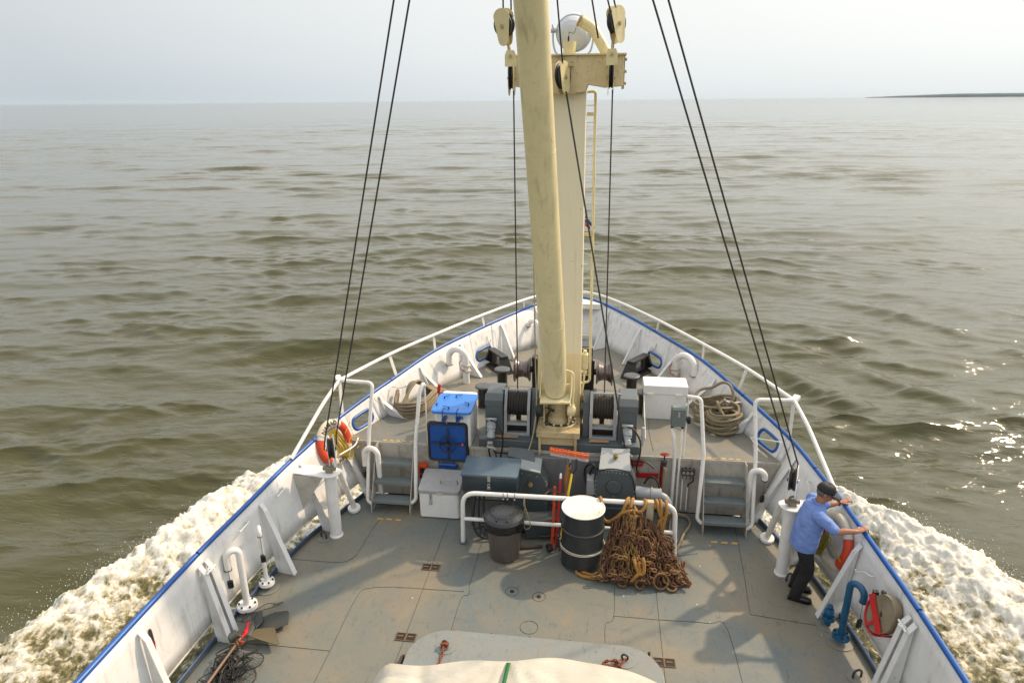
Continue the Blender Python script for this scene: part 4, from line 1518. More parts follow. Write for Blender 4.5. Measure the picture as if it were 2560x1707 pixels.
# blocks on the crosshead ends
def crosshead_blocks():
    for s in (-1, 1):
        side = LR[s]
        x = 0.635 * s if s > 0 else -0.70
        t = thing("lead_block", (x, 9.86, 6.36), "cream pulley block with black sheave standing upright on the %s end of the mast crosshead" % side, "pulley block", "pulley blocks on the crosshead")
        plate_block(t, (x, 9.84, 6.37), (1, 0, 0), (0, 0, 1), 0.24, 0.44, 0.26, sheave_r=0.165, cheek='cream', thick=0.06)
        m = MB()
        m.prism([V(x - 0.075, 9.72, 6.52), V(x + 0.075, 9.72, 6.52), V(x + 0.075, 9.72, 6.66), V(x + 0.05, 9.72, 6.72), V(x - 0.05, 9.72, 6.72), V(x - 0.075, 9.72, 6.66)], (0, 0, 0), (0, 0.014, 0))
        m.build("hanger_plate", 'cream', t)
        m = MB()
        m.cyl((x, 9.70, 6.65), (x, 9.76, 6.65), 0.022, 8)
        m.build("bolt", 'cream_dirty', t)
        tx = x + (-0.0 if s > 0 else -0.02)
        t2 = thing("topping_block", (tx, 9.86, 6.75), "cream pulley block tilted upward on a shackle above the %s end of the crosshead" % side, "pulley block", "pulley blocks on the crosshead")
        up = V(0.10 if s > 0 else -0.18, -0.25, 1)
        n = V(0.75 if s > 0 else 0.55, -0.65, 0.06) if s > 0 else V(-0.5, -0.85, -0.1)
        plate_block(t2, V(tx, 9.86, 6.75) + up.normalized() * 0.27 + V(0.02 * s, 0, 0), n, up, 0.17, 0.46, 0.27, sheave_r=0.15, cheek='cream', thick=0.085)
        m = MB()
        m.bar((tx, 9.82, 6.66), V(tx, 9.80, 6.80) + up.normalized() * 0.18, 0.04, 0.02, up=(0, 1, 0))
        m.torus((tx, 9.80, 6.74), 0.035, 0.012, (1, 0, 0), 14, 6)
        m.build("shackle", 'cream_dirty', t2)
    t = thing("heel_block", (0.02, 9.78, 6.37), "cream pulley block fixed on the front of the mast crosshead beside the boom", "pulley block", "pulley blocks on the crosshead")
    plate_block(t, (0.0, 9.74, 6.37), (0.86, -0.42, 0.05), (-0.10, 0, 1), 0.20, 0.42, 0.26, sheave_r=0.165, cheek='cream', thick=0.07)
    m = MB()
    m.box((0.07, 9.84, 6.53), (0.13, 0.10, 0.03))
    m.box((0.10, 9.84, 6.19), (0.13, 0.10, 0.03))
    m.build("hinge_lug", 'cream_dirty', t)
crosshead_blocks()

def build_searchlight():
    t = thing("searchlight", (0.07, 10.9, 6.7), "round pale grey searchlight seen from behind above the mast crosshead", "searchlight")
    c = V(0.075, 10.8, 6.99)
    ax = V(0.10, 0.95, 0.28).normalized()
    m = MB()
    m.lathe([(0.0, -0.17), (0.08, -0.165), (0.15, -0.14), (0.205, -0.09), (0.235, -0.02), (0.245, 0.05), (0.25, 0.10)], c, ax, 40)
    m.build("housing", 'glass_grey', t)
    m = MB()
    m.lathe([(0.258, 0.045), (0.265, 0.06), (0.262, 0.12), (0.24, 0.13)], c, ax, 40)
    m.build("rim_band", 'glass_grey', t)
    m = MB()
    m.lathe([(0.0, 0.125), (0.238, 0.125)], c, ax, 30)
    m.build("lens", 'steel', t)
    m = MB()
    pts = [c + V(-0.29, 0, 0.10), c + V(-0.285, 0, -0.12), c + V(-0.22, 0, -0.27), c + V(0, 0, -0.33), c + V(0.22, 0, -0.27), c + V(0.285, 0, -0.12), c + V(0.29, 0, 0.10)]
    m.tube(crom(pts, 5), 0.018, 8, flat=0.6)
    m.build("yoke", 'glass_grey', t)
    for s in (-1, 1):
        m = MB()
        m.cyl(c + V(s * 0.25, 0, 0.05), c + V(s * 0.32, 0, 0.05), 0.03, 10)
        m.cyl(c + V(s * 0.30, 0, 0.05), c + V(s * 0.30, 0, 0.13), 0.008, 6)
        m.build("pivot_knob", 'steel', t)
    m = MB()
    m.cyl(c + V(0, 0, -0.33), V(c.x, c.y, 6.3), 0.03, 12)
    m.bar((c.x, c.y, 6.32), (c.x, 10.3, 6.32), 0.06, 0.05)
    m.build("stand", 'glass_grey', t)
    t = thing("vent_pipe", (0.5, 10.3, 6.68), "bent cream pipe leaning over the crosshead in front of the searchlight", "pipe")
    m = MB()
    m.tube(fillet([(0.66, 10.22, 6.55), (0.36, 10.36, 7.03), (0.19, 10.36, 7.12)], 0.12, 6), 0.075, 20)
    m.build("pipe", 'cream', t)
    m = MB()
    m.lathe([(0.082, 0), (0.082, 0.035), (0.06, 0.036)], (0.20, 10.36, 7.115), (-0.88, 0, 0.45), 20)
    m.build("end_cap", 'cream_dirty', t)
build_searchlight()

def rope(name, pts, r, mat, label, cat, group=None, n=8, sag=0.0):
    pts = [Vector(p) for p in pts]
    if len(pts) == 2:
        a, b = pts
        pts = [a.lerp(b, i / 14) - V(0, 0, sag * 4 * (i / 14) * (1 - i / 14)) for i in range(15)]
    m = MB()
    m.tube(pts, r, n)
    o = m.build(name, mat)
    return tag(o, label, cat, group)

def davit_pedestal(s):
    side = LR[s]
    x, y = s * 3.18, 8.12 if s > 0 else 8.24
    who = "beside the man in the blue shirt" if s > 0 else "in front of the left life ring"
    t = thing("block_pedestal", (x, y, 0), "white steel post with round head plate, %s" % who, "pedestal", "white rigging pedestals")
    m = MB()
    m.lathe([(0.10, 0), (0.10, 0.02), (0.086, 0.035), (0.086, 1.04)], (x, y, 0), n=28)
    m.build("post", 'white', t)
    m = MB()
    P = []
    for k in range(17):
        a = -pi / 2 + pi * k / 16 if s < 0 else pi / 2 + pi * k / 16
        P.append(V(x + 0.155 * cos(a), y + 0.15 * sin(a), 1.05))
    wx = s * 3.72
    P += [V(wx, y + 0.18, 1.05), V(wx, y - 0.08, 1.05)] if s < 0 else [V(wx, y - 0.08, 1.05), V(wx, y + 0.18, 1.05)]
    m.prism(P, (0, 0, 0), (0, 0, 0.02))
    m.build("head_plate", 'white', t, bevel=0.004, seg=1)
    m = MB()
    m.prism([V(s * 3.24, y - 0.12, 1.04), V(s * 3.70, y - 0.10, 1.04), V(s * 3.62, y - 0.1, 0.45)], (0, 0, 0), (0, 0.012, 0))
    m.build("web_plate", 'dirty_white', t)
    # slanting strut pipe to the deck
    m = MB()
    b0, b1 = V(s * 3.08, y + 0.10, 1.03), V(s * 3.14, 8.90 if s < 0 else 8.85, 0.07)
    m.cyl(b1, b0, 0.043, 16)
    m.build("strut_pipe", 'white', t)
    m = MB()
    m.lathe([(0.10, 0), (0.10, 0.018), (0.098, 0.022), (0.098, 0.04), (0.07, 0.042)], b1 + V(0, 0, -0.045), (b0 - b1).normalized() * 0.5 + V(0, 0, 1), 24)
    m.build("strut_flange", 'white', t)
    # snatch block standing on the head
    b = thing("snatch_block", (x + 0.0 * s, y, 1.07), "white pulley block standing on the pedestal head, %s" % who, "pulley block", "white pulley blocks on the pedestals")
    up = V(-0.06 * s, -0.02, 1) if s > 0 else V(-0.02, 0, 1)
    cc = V(x - 0.03 * s + (0.0 if s > 0 else 0.03), y, 1.43)
    plate_block(b, cc, (0.78 * 1.0, -0.30 * s, 0.02), up, 0.17, 0.48, 0.16, sheave_r=0.15, cheek='white_box', thick=0.085, pin='iron')
    m = MB()
    m.box((x, y, 1.10), (0.10, 0.09, 0.06), ch=0.01)
    m.cyl((x - 0.09, y, 1.13), (x + 0.09, y, 1.13), 0.034, 12)
    m.torus((x, y, 1.16), 0.04, 0.016, (0, 1, 0), 16, 8)
    m.build("swivel_shackle", 'brass_iron', b)
    m = MB()
    m.bar(cc + V(0.06, -0.05, -0.24), cc + V(0.06, -0.04, 0.04), 0.03, 0.012, up=(0, 1, 0))
    m.build("latch_bar", 'white_box', b)
    # the two falls of wire up to the boom head
    hs = V(0.0, 0.05, -0.2)
    rope("wire_rope", [cc + V(-0.06, -0.1, 0.05), cc + V(-0.05, -0.06, 0.2), V((-0.51 if s < 0 else -0.47), 6.9, 10.7)], 0.0105, 'wire', "black wire rope from the %s deck pedestal block up to the boom head, left strand" % side, "wire rope", "wire ropes of the boom rigging")
    rope("wire_rope", [cc + V(0.05, 0.08, 0.05), cc + V(0.06, 0.08, 0.2), V((-0.34 if s < 0 else -0.29), 6.9, 10.7)], 0.0105, 'wire', "black wire rope from the %s deck pedestal block up to the boom head, right strand" % side, "wire rope", "wire ropes of the boom rigging")
MATS['brass_iron'] = paint("weathered_shackle", (0.30, 0.26, 0.19), 0.45, chips=0.6, rust=(0.07, 0.05, 0.03), dirt=0.8, dirtcol=(0.08, 0.06, 0.04), var=0.2, metal=0.3)
for s in (-1, 1):
    davit_pedestal(s)

# wires between winches, crosshead and boom head
G = "wire ropes of the boom rigging"
rope("wire_rope", [(-0.65, 9.92, 1.62), (-0.66, 9.72, 6.22)], 0.010, 'wire', "black wire rope from the left winch drum up to the left crosshead block", "wire rope", G)
rope("wire_rope", [(0.72, 9.92, 1.60), (0.66, 9.70, 6.22)], 0.010, 'wire', "black wire rope from the right winch drum up to the right crosshead block", "wire rope", G)
rope("wire_rope", [(1.06, 9.38, 1.06), (0.05, 9.66, 6.2)], 0.0125, 'wire', "black wire rope slanting from the right winch motor across to the block beside the boom", "wire rope", G)
rope("wire_rope", [(0.0, 9.70, 6.5), V(-0.29, 7.15, 10.5)], 0.0105, 'wire', "black wire rope rising from the middle crosshead block to the boom head", "wire rope", G)
rope("wire_rope", [(-0.80, 9.80, 7.14), V(-0.45, 7.15, 10.5)], 0.0105, 'wire', "black wire rope rising from the left topping block, outer strand", "wire rope", G)
rope("wire_rope", [(-0.70, 9.84, 7.14), V(-0.40, 7.15, 10.5)], 0.0105, 'wire', "black wire rope rising from the left topping block, inner strand", "wire rope", G)
rope("wire_rope", [(0.45, 9.75, 6.85), V(-0.32, 7.15, 10.5)], 0.0105, 'wire', "black wire rope rising from the right topping block, leftmost strand", "wire rope", G)
rope("wire_rope", [(0.61, 9.80, 7.12), V(-0.50, 7.15, 10.5)], 0.0105, 'wire', "black wire rope rising from the right topping block, middle strand", "wire rope", G)
rope("wire_rope", [(0.69, 9.80, 7.10), V(-0.36, 7.15, 10.5)], 0.0105, 'wire', "black wire rope rising from the right topping block, rightmost strand", "wire rope", G)
rope("tag_line", crom([(-0.37, 9.46, 5.4), (-0.36, 9.5, 4.0), (-0.335, 9.55, 2.4), (-0.31, 9.50, 1.72), (-0.36, 9.42, 1.2), (-0.46, 9.30, 0.86)], 6), 0.0095, 'cord', "thin tan line hanging down the left side of the boom to the deck", "rope")
# head fitting that gathers the falls out of view above
t = thing("boom_head_fitting", tuple(BOOM_HEAD), "cream cross plate with eyes at the top end of the boom", "boom head")
m = MB()
m.box(BOOM_HEAD + V(0.05, 0.15, -0.15), (0.5, 0.6, 0.12), ch=0.02)
m.build("cross_plate", 'cream', t)
# ------------------------------------------------------------------ winches and foredeck gear
def cable_drum(m, c, r, w, turns, wr=0.012):
    """grooved drum wrapped in wire: axis along X"""
    prof = []
    n = turns
    for i in range(n):
        x0 = -w / 2 + w * i / n
        for k in range(5):
            t = k / 5
            prof.append((r + wr * 0.55 * sin(pi * t), x0 + w / n * t))
    prof.append((r, w / 2))
    m.lathe([(0.03, -w / 2)] + prof + [(0.03, w / 2)], c, (1, 0, 0), 40)

def build_winch(s):
    side = LR[s]
    # s=-1: gearbox outboard (left), drum inboard ; mirrored on the right
    def X(x): return s * x
    t = thing("cargo_winch", (X(0.85), 9.9, FC), "grey winch with black wire drum and tall gear case on the %s of the mast" % side, "winch", "grey winches beside the mast")
    gx0, gx1 = (0.86, 1.13) if s < 0 else (0.95, 1.23)
    m = MB()
    gx = (gx0 + gx1) / 2
    hw = (gx1 - gx0) / 2
    poly = [(9.62, 1.06), (10.20, 1.06), (10.26, 1.55), (10.16, 1.76), (9.74, 1.76), (9.62, 1.68)]
    m.prism([V(X(gx) - hw, y, z) for y, z in poly][::1], (0, 0, 0), (2 * hw, 0, 0))
    m.build("gear_case", 'grey', t, bevel=0.014)
    m = MB()
    m.prism([V(X(gx) - hw - 0.004, y, z) for y, z in [(9.70, 1.765), (9.615, 1.685), (9.61, 1.60), (9.62, 1.60), (9.63, 1.68), (9.71, 1.755)]], (0, 0, 0), (2 * hw + 0.008, 0, 0))
    m.build("case_lip", 'grey', t)
    # drum side frames
    d0, d1 = (0.475, 0.80) if s < 0 else (0.545, 0.875)
    for x in (d0 - 0.02, d1 + 0.02):
        m = MB()
        m.prism([V(X(x) - 0.009, 9.66, 1.08), V(X(x) - 0.009, 10.20, 1.08), V(X(x) - 0.009, 10.14, 1.70), V(X(x) - 0.009, 9.86, 1.80), V(X(x) - 0.009, 9.70, 1.50)], (0, 0, 0), (0.018, 0, 0))
        m.build("side_frame", 'grey', t)
        m = MB()
        m.bar((X(x), 9.655, 1.08), (X(x), 9.695, 1.50), 0.045, 0.012, up=(0, 1, 0))
        m.bar((X(x), 9.695, 1.50), (X(x), 9.855, 1.81), 0.045, 0.012, up=(0, 1, 0))
        m.build("frame_flange", 'grey_light', t)
    m = MB()
    cable_drum(m, (X((d0 + d1) / 2), 9.93, 1.52), 0.178, d1 - d0 - 0.02, 14)
    m.build("wire_wrapped_drum", 'wire', t)
    m = MB()
    for i in range(14):
        x = X(d0 + 0.02 + (d1 - d0 - 0.04) * i / 13)
        m.torus((x, 9.93, 1.52), 0.186, 0.009, (1, 0.04 * (1 if i % 2 else -1), 0), 30, 5)
    m.build("outer_turns", 'wire', t)
    m = MB()
    m.cyl((X(d0 - 0.12), 9.93, 1.52), (X(gx0 + 0.02), 9.93, 1.52), 0.045, 16)
    m.build("shaft", 'iron', t)
    m = MB()
    m.cyl((X(d0 - 0.03), 9.88, 1.77), (X(gx0 + 0.03), 9.88, 1.77), 0.016, 10)
    m.build("tie_rod", 'grey_light', t)
    m = MB()
    m.box((X((d0 + d1) / 2), 9.72, 1.26), (d1 - d0, 0.05, 0.04))
    m.box((X((d0 + d1) / 2), 9.66, 1.10), (d1 - d0, 0.03, 0.05))
    m.build("cross_bar", 'grey_light', t)
    m = MB()
    m.box((X((d0 + d1) / 2), 9.78, 1.17), (d1 - d0 - 0.01, 0.02, 0.13))
    m.build("gap_shade_sheet", 'rubber', t)  # black sheet stands in for the shade in the gap under the drum
    # inboard bearing stand
    ix = d0 - 0.10
    m = MB()
    m.prism([V(X(ix) - 0.05, 9.72, 1.06), V(X(ix) - 0.05, 10.22, 1.06), V(X(ix) - 0.05, 10.2, 1.6), V(X(ix) - 0.05, 10.02, 1.76), V(X(ix) - 0.05, 9.86, 1.62)], (0, 0, 0), (0.10, 0, 0))
    m.build("bearing_stand", 'grey', t, bevel=0.006)
    m = MB()
    m.cyl((X(ix), 9.93, 1.50), (X(ix) - s * 0.09, 9.93, 1.50), 0.07, 20)
    m.build("bearing_cap", 'grey', t)
    # hydraulic motor hanging in front of the gear case
    mx = X(1.02 if s < 0 else 1.08)
    m = MB()
    m.lathe([(0.085, 0), (0.09, 0.03), (0.06, 0.06), (0.058, 0.10), (0.075, 0.11), (0.075, 0.16), (0.055, 0.17), (0.055, 0.23), (0.062, 0.24), (0.062, 0.30), (0.04, 0.32)], (mx, 9.55, 1.42), (0, -0.42, -0.9), 20)
    m.build("hydraulic_motor", 'grey_light', t)
    m = MB()
    for dx in (-0.05, 0.05):
        for k in range(3):
            m.ball((mx + dx, 9.50 - 0.04 * k, 1.34 - 0.09 * k), 0.022, 8)
    m.build("motor_fittings", 'grey_light', t)
    m = MB()
    m.box((mx, 9.36, 1.06), (0.09, 0.07, 0.09), RZ(0.3), 0.01)
    m.box((mx + 0.04, 9.34, 0.99), (0.06, 0.06, 0.08), RZ(-0.4), 0.01)
    m.cyl((mx - 0.05, 9.33, 1.03), (mx + 0.09, 9.33, 0.99), 0.02, 8)
    m.build("valve_body", 'steel', t)
    m = MB()
    m.tube(crom([(mx + 0.0, 9.46, 1.42), (mx + 0.09, 9.40, 1.41), (mx + 0.19, 9.36, 1.25), (mx + 0.20, 9.34, 1.05), (mx + 0.16, 9.33, 0.80), (mx + 0.22, 9.30, 0.72)], 6), 0.014, 8)
    m.build("hose", 'rubber', t)
    m = MB()
    m.tube(crom([(mx + 0.02, 9.35, 1.0), (mx + 0.10, 9.34, 0.93), (mx + 0.28, 9.33, 0.92), (mx + 0.42, 9.28, 0.84)], 6), 0.013, 8)
    m.build("hose", 'rubber', t)
    m = MB()
    m.tube(crom([(mx - 0.02, 9.36, 1.02), (mx - 0.01, 9.34, 0.90), (mx + 0.05, 9.31, 0.78), (mx + 0.10, 9.30, 0.82), (mx + 0.09, 9.33, 0.93)], 6), 0.012, 8)
    m.build("hose", 'rubber', t)
    # plywood shim
    m = MB()
    x0, x1 = (X(1.0), X(0.62)) if s < 0 else (X(0.50), X(0.80))
    m.add([V(x0, 9.52, 1.106), V(x1, 9.52, 1.106), V(x1 + 0.02, 9.60, 1.106), V(x0 + 0.03, 9.60, 1.106)], [(0, 1, 2, 3)])
    m.build("bare_patch", 'wood', t, solid=0.003)
for s in (-1, 1):
    build_winch(s)

t = thing("winch_bed", (0, 9.55, FC), "grey steel bed beam under both winches along the foredeck edge", "machine bed")
m = MB()
m.box((0.03, 9.55, 1.02), (2.50, 0.16, 0.13), ch=0.008)
m.build("front_beam", 'grey', t)
m = MB()
m.box((0.03, 9.92, 1.075), (2.44, 0.56, 0.02))
m.build("bed_plate", 'grey', t)
m = MB()
m.box((0.03, 10.18, 1.01), (2.44, 0.10, 0.11), ch=0.008)
m.build("rear_beam", 'grey', t)

# light-grey junction on the right winch: slotted upright bar
m = MB()
m.box((1.31, 9.45, 1.28), (0.045, 0.05, 0.30), RX(-0.1), 0.01)
o = m.build("slotted_bracket", 'grey_light')
tag(o, "small upright pale bracket at the right end of the right winch", "bracket")

# windlass with two warping heads behind the mast
t = thing("anchor_windlass", (0.05, 11.3, FC), "dark anchor windlass with two bright-worn warping heads behind the mast", "windlass")
for s in (-1, 1):
    m = MB()
    x0 = s * 0.58
    prof = [(0.05, 0), (0.215, 0.0), (0.215, 0.015), (0.165, 0.05), (0.14, 0.12), (0.15, 0.20), (0.19, 0.255), (0.235, 0.27), (0.235, 0.285), (0.05, 0.286)]
    m.lathe(prof, (x0, 11.25, 1.58), (s, 0, 0), 36)
    m.build("warping_head", 'warp', t)
    m = MB()
    m.box((s * 0.48, 11.25, 1.38), (0.13, 0.24, 0.86), ch=0.02)
    m.build("side_stand", 'black', t)
    m = MB()
    m.box((s * 0.50, 11.22, 1.80), (0.10, 0.18, 0.10), ch=0.02)
    m.build("bearing_cap", 'black', t)
m = MB()
m.cyl((-0.62, 11.25, 1.58), (0.62, 11.25, 1.58), 0.055, 16)
m.build("main_shaft", 'iron', t)
m = MB()
m.torus((-0.30, 11.25, 1.58), 0.19, 0.05, (1, 0, 0), 28, 10)
m.cyl((-0.36, 11.25, 1.58), (-0.24, 11.25, 1.58), 0.15, 24)
m.build("chain_wheel", 'black', t)
m = MB()
m.box((0.40, 11.62, 1.47), (0.22, 0.34, 1.0), ch=0.02)
m.build("motor_case", 'grey_dark', t)
m = MB()
m.box((0.38, 11.0, 1.12), (0.30, 0.5, 0.30), ch=0.02)
m.box((0.0, 11.3, 1.02), (1.2, 0.8, 0.10))
m.build("foundation", 'black', t)
m = MB()
m.box((0.40, 10.78, 1.22), (0.13, 0.05, 0.26))
m.box((0.52, 10.95, 1.12), (0.06, 0.05, 0.20))
m.build("primer_patch", 'wood', t)
def warp_mat():
    b = NB("polished_warping_head")
    c = b.mix(b.ramp(b.noise(4, 5, 0.6, stretch=(6, 1, 1)), 0.3, 0.7), (0.10, 0.075, 0.075), (0.22, 0.19, 0.20))
    c = b.mix(b.ramp(b.noise(20, 5, 0.7), 0.58, 0.75), c, (0.16, 0.06, 0.03))
    return b.out(c, 0.34, 0.75)
MATS['warp'] = warp_mat()

# tensioner rollers between windlass and winches
for s in (-1, 1):
    t = thing("spooling_gear", (s * 0.72, 10.45, FC), "small dark spooling roller bracket just behind the %s winch drum" % LR[s], "roller bracket", "spooling brackets behind the winches")
    m = MB()
    m.box((s * 0.70, 10.45, 1.35), (0.22, 0.12, 0.16), RZ(0.2 * s), 0.02)
    m.build("bracket", 'black', t)
    m = MB()
    m.cyl((s * 0.60, 10.35, 1.42), (s * 0.84, 10.38, 1.42), 0.045, 14)
    m.build("roller", 'iron', t)
    m = MB()
    m.box((s * 0.70, 10.45, 1.11), (0.08, 0.08, 0.32))
    m.build("foot", 'black', t)

# mooring bitts and roller fairleads
def bitt(x, y, label):
    t = thing("mooring_bollard", (x, y, FC), label, "bollard", "black mooring bollards")
    m = MB()
    m.lathe([(0.105, 0), (0.095, 0.02), (0.095, 0.36)], (x, y, FC), n=24)
    m.build("post", 'black', t)
    m = MB()
    m.lathe([(0.095, 0.355), (0.145, 0.375), (0.148, 0.40), (0.12, 0.412), (0.0, 0.414)], (x, y, FC), n=28)
    m.build("cap", 'iron_cap', t)
MATS['iron_cap'] = paint("worn_bollard_cap", (0.12, 0.13, 0.135), 0.35, chips=0.4, rust=(0.04, 0.04, 0.04), dirt=0.3, dirtcol=(0.05, 0.05, 0.05), var=0.2, metal=0.4)
bitt(-1.17, 11.78, "black mushroom bollard on the foredeck left of the mast, the farther forward of two")
bitt(-1.39, 10.95, "black mushroom bollard on the foredeck half hidden behind the left winch gear case")
bitt(1.23, 11.72, "black mushroom bollard on the foredeck behind the white locker on the right")
bitt(1.42, 11.0, "black mushroom bollard mostly hidden behind the white locker lid")

def roller_fairlead(s):
    c = V(s * 1.40, 12.78, FC)
    t = thing("roller_chock", tuple(c), "black box-shaped roller chock on the foredeck near the %s oval fairlead" % LR[s], "roller chock", "black roller chocks")
    ang = s * radians(-52)
    R = Matrix.Rotation(radians(55) * s, 3, 'Z')
    def P(a, b, z): return c + R @ V(a, b, z)
    for sg in (-1, 1):
        m = MB()
        m.prism([P(sg * 0.40, -0.15, 0.0), P(sg * 0.26, -0.09, 0.34), P(sg * 0.26, 0.09, 0.34), P(sg * 0.40, 0.15, 0.0)], (0, 0, 0), R @ V(-sg * 0.055, 0, 0))
        m.build("end_frame", 'black', t)
    m = MB()
    q = Matrix.Rotation(radians(55) * s, 3, 'Z')
    m.box(P(0, 0, 0.335), (0.60, 0.16, 0.045), q, 0.01)
    m.build("top_bar", 'black', t)
    m = MB()
    m.box(P(0, 0, 0.02), (0.78, 0.30, 0.04), q, 0.01)
    m.build("base_plate", 'black', t)
    for sg in (-1, 1):
        m = MB()
        m.cyl(P(sg * 0.17, 0, 0.04), P(sg * 0.17, 0, 0.315), 0.045, 16)
        m.build("upright_roller", 'iron', t)
    m = MB()
    m.cyl(P(-0.13, 0, 0.075), P(0.13, 0, 0.075), 0.03, 14)
    m.build("level_roller", 'iron', t)
for s in (-1, 1):
    roller_fairlead(s)

# swan-neck air vents
def gooseneck(name, base, top, tip, r, mat, label, cat="vent", group=None, collar=True, flange=0.0, float_len=0.0, tag_name="float_ball", back=0.5):
    base, tip = Vector(base), Vector(tip)
    t = thing(name, tuple(base), label, cat, group)
    m = MB()
    d = (tip - base)
    d.z = 0
    rad = d.length / 2
    dn = d.normalized()
    zc = top - rad
    pts = [base, V(base.x, base.y, zc)]
    for k in range(1, 12):
        a = pi * k / 12
        pts.append(V(base.x, base.y, zc) + dn * (rad * (1 - cos(a))) + V(0, 0, rad * sin(a)))
    pts.append(V(tip.x, tip.y, zc))
    pts.append(tip)
    m.tube(pts, r, 20)
    m.build("bent_pipe", mat, t)
    m = MB()
    m.lathe([(r * 1.02, 0), (r * 1.12, 0.002), (r * 1.12, 0.012)], tip, (0, 0, 1), 20)
    m.lathe([(0, 0.004), (r * 0.9, 0.004)], tip - V(0, 0, 0.004), (0, 0, 1), 16)
    m.build("mouth_screen", 'dark', t)
    if collar:
        m = MB()
        h = base.z + (zc - base.z) * 0.50
        for z in (h, h + 0.11):
            m.lathe([(r, 0), (r * 1.5, 0), (r * 1.5, 0.014), (r, 0.014)], (base.x, base.y, z), n=24)
        m.build("collar", 'dirty_white', t)
        m = MB()
        m.tube(fillet([(base.x - 0.02, base.y - r * 1.2, h + 0.03), (base.x - r * 1.6, base.y - r * 1.1, h + 0.05), (base.x - r * 1.9, base.y - r, h + 0.20), (base.x - r * 1.2, base.y - r, h + 0.24)], 0.02), 0.008, 6)
        m.build("red_lever", 'red', t)
    if flange:
        m = MB()
        m.lathe([(flange, 0), (flange, 0.022), (flange * .98, 0.026), (flange * .98, 0.048), (r, 0.05)], base + V(0, 0, 0.015), n=28)
        m.build("flange", mat, t)
        m = MB()
        m.lathe([(flange * 1.5, 0.0), (flange * 1.5, 0.008), (flange * 1.45, 0.010)], (base.x, base.y, 0.002), n=28)
        m.build("doubler_plate", 'deckpad', t)
        for k in range(6):
            a = 2 * pi * k / 6 + 0.3
            p = base + V(cos(a) * flange * 0.78, sin(a) * flange * 0.78, 0.062)
            m = MB()
            m.cyl(p, p + V(0, 0, 0.02), 0.014, 6)
            m.build("bolt", 'iron', t)
    if float_len:
        m = MB()
        e = tip - V(0, 0, float_len)
        m.tube([tip, e], 0.003, 5)
        m.build("lanyard", 'dark', t)
        m = MB()
        m.box(e - V(0, 0, 0.05), (0.065, 0.035, 0.11), RZ(0.5), 0.014)
        m.build("black_plug", 'plastic_black', t)
    return t
MATS['deckpad'] = deck_mat("deck_pad_paint", (0.16, 0.18, 0.18), (0.20, 0.18, 0.14), (0.05, 0.04, 0.03), 0.5)
GN = "swan-neck vent pipes"
gooseneck("air_vent", (-1.90, 11.98, FC), 1.62, (-2.24, 12.05, 1.28), 0.062, 'white', "white swan-neck vent with red lever on the foredeck by the left roller chock", "vent", GN)
gooseneck("air_vent", (2.06, 12.25, FC), 1.62, (2.36, 11.98, 1.28), 0.062, 'white', "white swan-neck vent with red lever on the foredeck behind the white locker", "vent", GN)
gooseneck("air_vent", (-0.70, 14.15, FC), 1.52, (-0.94, 14.32, 1.36), 0.048, 'white', "white swan-neck vent with black plug at the very bow left of the mast", "vent", GN, collar=False, float_len=0.16)
gooseneck("air_vent", (-2.79, 9.2, 0.03), 0.95, (-3.02, 9.22, 0.62), 0.043, 'white', "white swan-neck vent with black plug squeezed beside the left stair", "vent", GN, collar=False, flange=0.10, float_len=0.10)
gooseneck("air_vent", (2.90, 9.22, 0.03), 0.95, (3.09, 9.18, 0.80), 0.043, 'white', "white swan-neck vent with black plug squeezed beside the right stair", "vent", GN, collar=False, flange=0.10, float_len=0.26)
gooseneck("air_vent", (-3.66, 7.0, 0.06), 0.98, (-3.60, 6.90, 0.88), 0.027, 'white', "slim white swan-neck vent by the left bulwark, the farther forward of two", "vent", GN, collar=False, flange=0.10, float_len=0.28)
gooseneck("air_vent", (-3.70, 6.55, 0.06), 0.95, (-3.81, 6.45, 0.70), 0.042, 'white', "thicker white swan-neck vent with black plug beside the double bulwark bracket, left", "vent", GN, collar=False, flange=0.125, float_len=0.16)
gooseneck("air_vent", (3.56, 6.90, 0.06), 0.89, (3.66, 6.74, 0.72), 0.039, 'blue_pipe', "blue swan-neck vent pipe with black plug by the right bulwark", "vent", GN, collar=False, flange=0.10, float_len=0.24)

t = thing("deck_valve", (3.50, 7.18, 0), "squat blue deck valve on a flange just ahead of the blue vent pipe", "valve")
m = MB()
m.lathe([(0.04, 0.02), (0.036, 0.08), (0.075, 0.09), (0.075, 0.12), (0.04, 0.13), (0.048, 0.18), (0.06, 0.195), (0.048, 0.235), (0.025, 0.245), (0.036, 0.27), (0.03, 0.29), (0, 0.295)], (3.50, 7.18, 0), n=20)
m.build("body", 'blue_pipe', t)
for k in range(6):
    a = k * pi / 3
    m = MB()
    m.cyl((3.50 + 0.06 * cos(a), 7.18 + 0.06 * sin(a), 0.105), (3.50 + 0.06 * cos(a), 7.18 + 0.06 * sin(a), 0.14), 0.012, 6)
    m.build("bolt", 'blue_pipe', t)
m = MB()
m.lathe([(0.14, 0.001), (0.14, 0.008), (0.13, 0.01)], (3.50, 7.18, 0), n=24)
m.build("doubler_plate", 'deckpad', t)

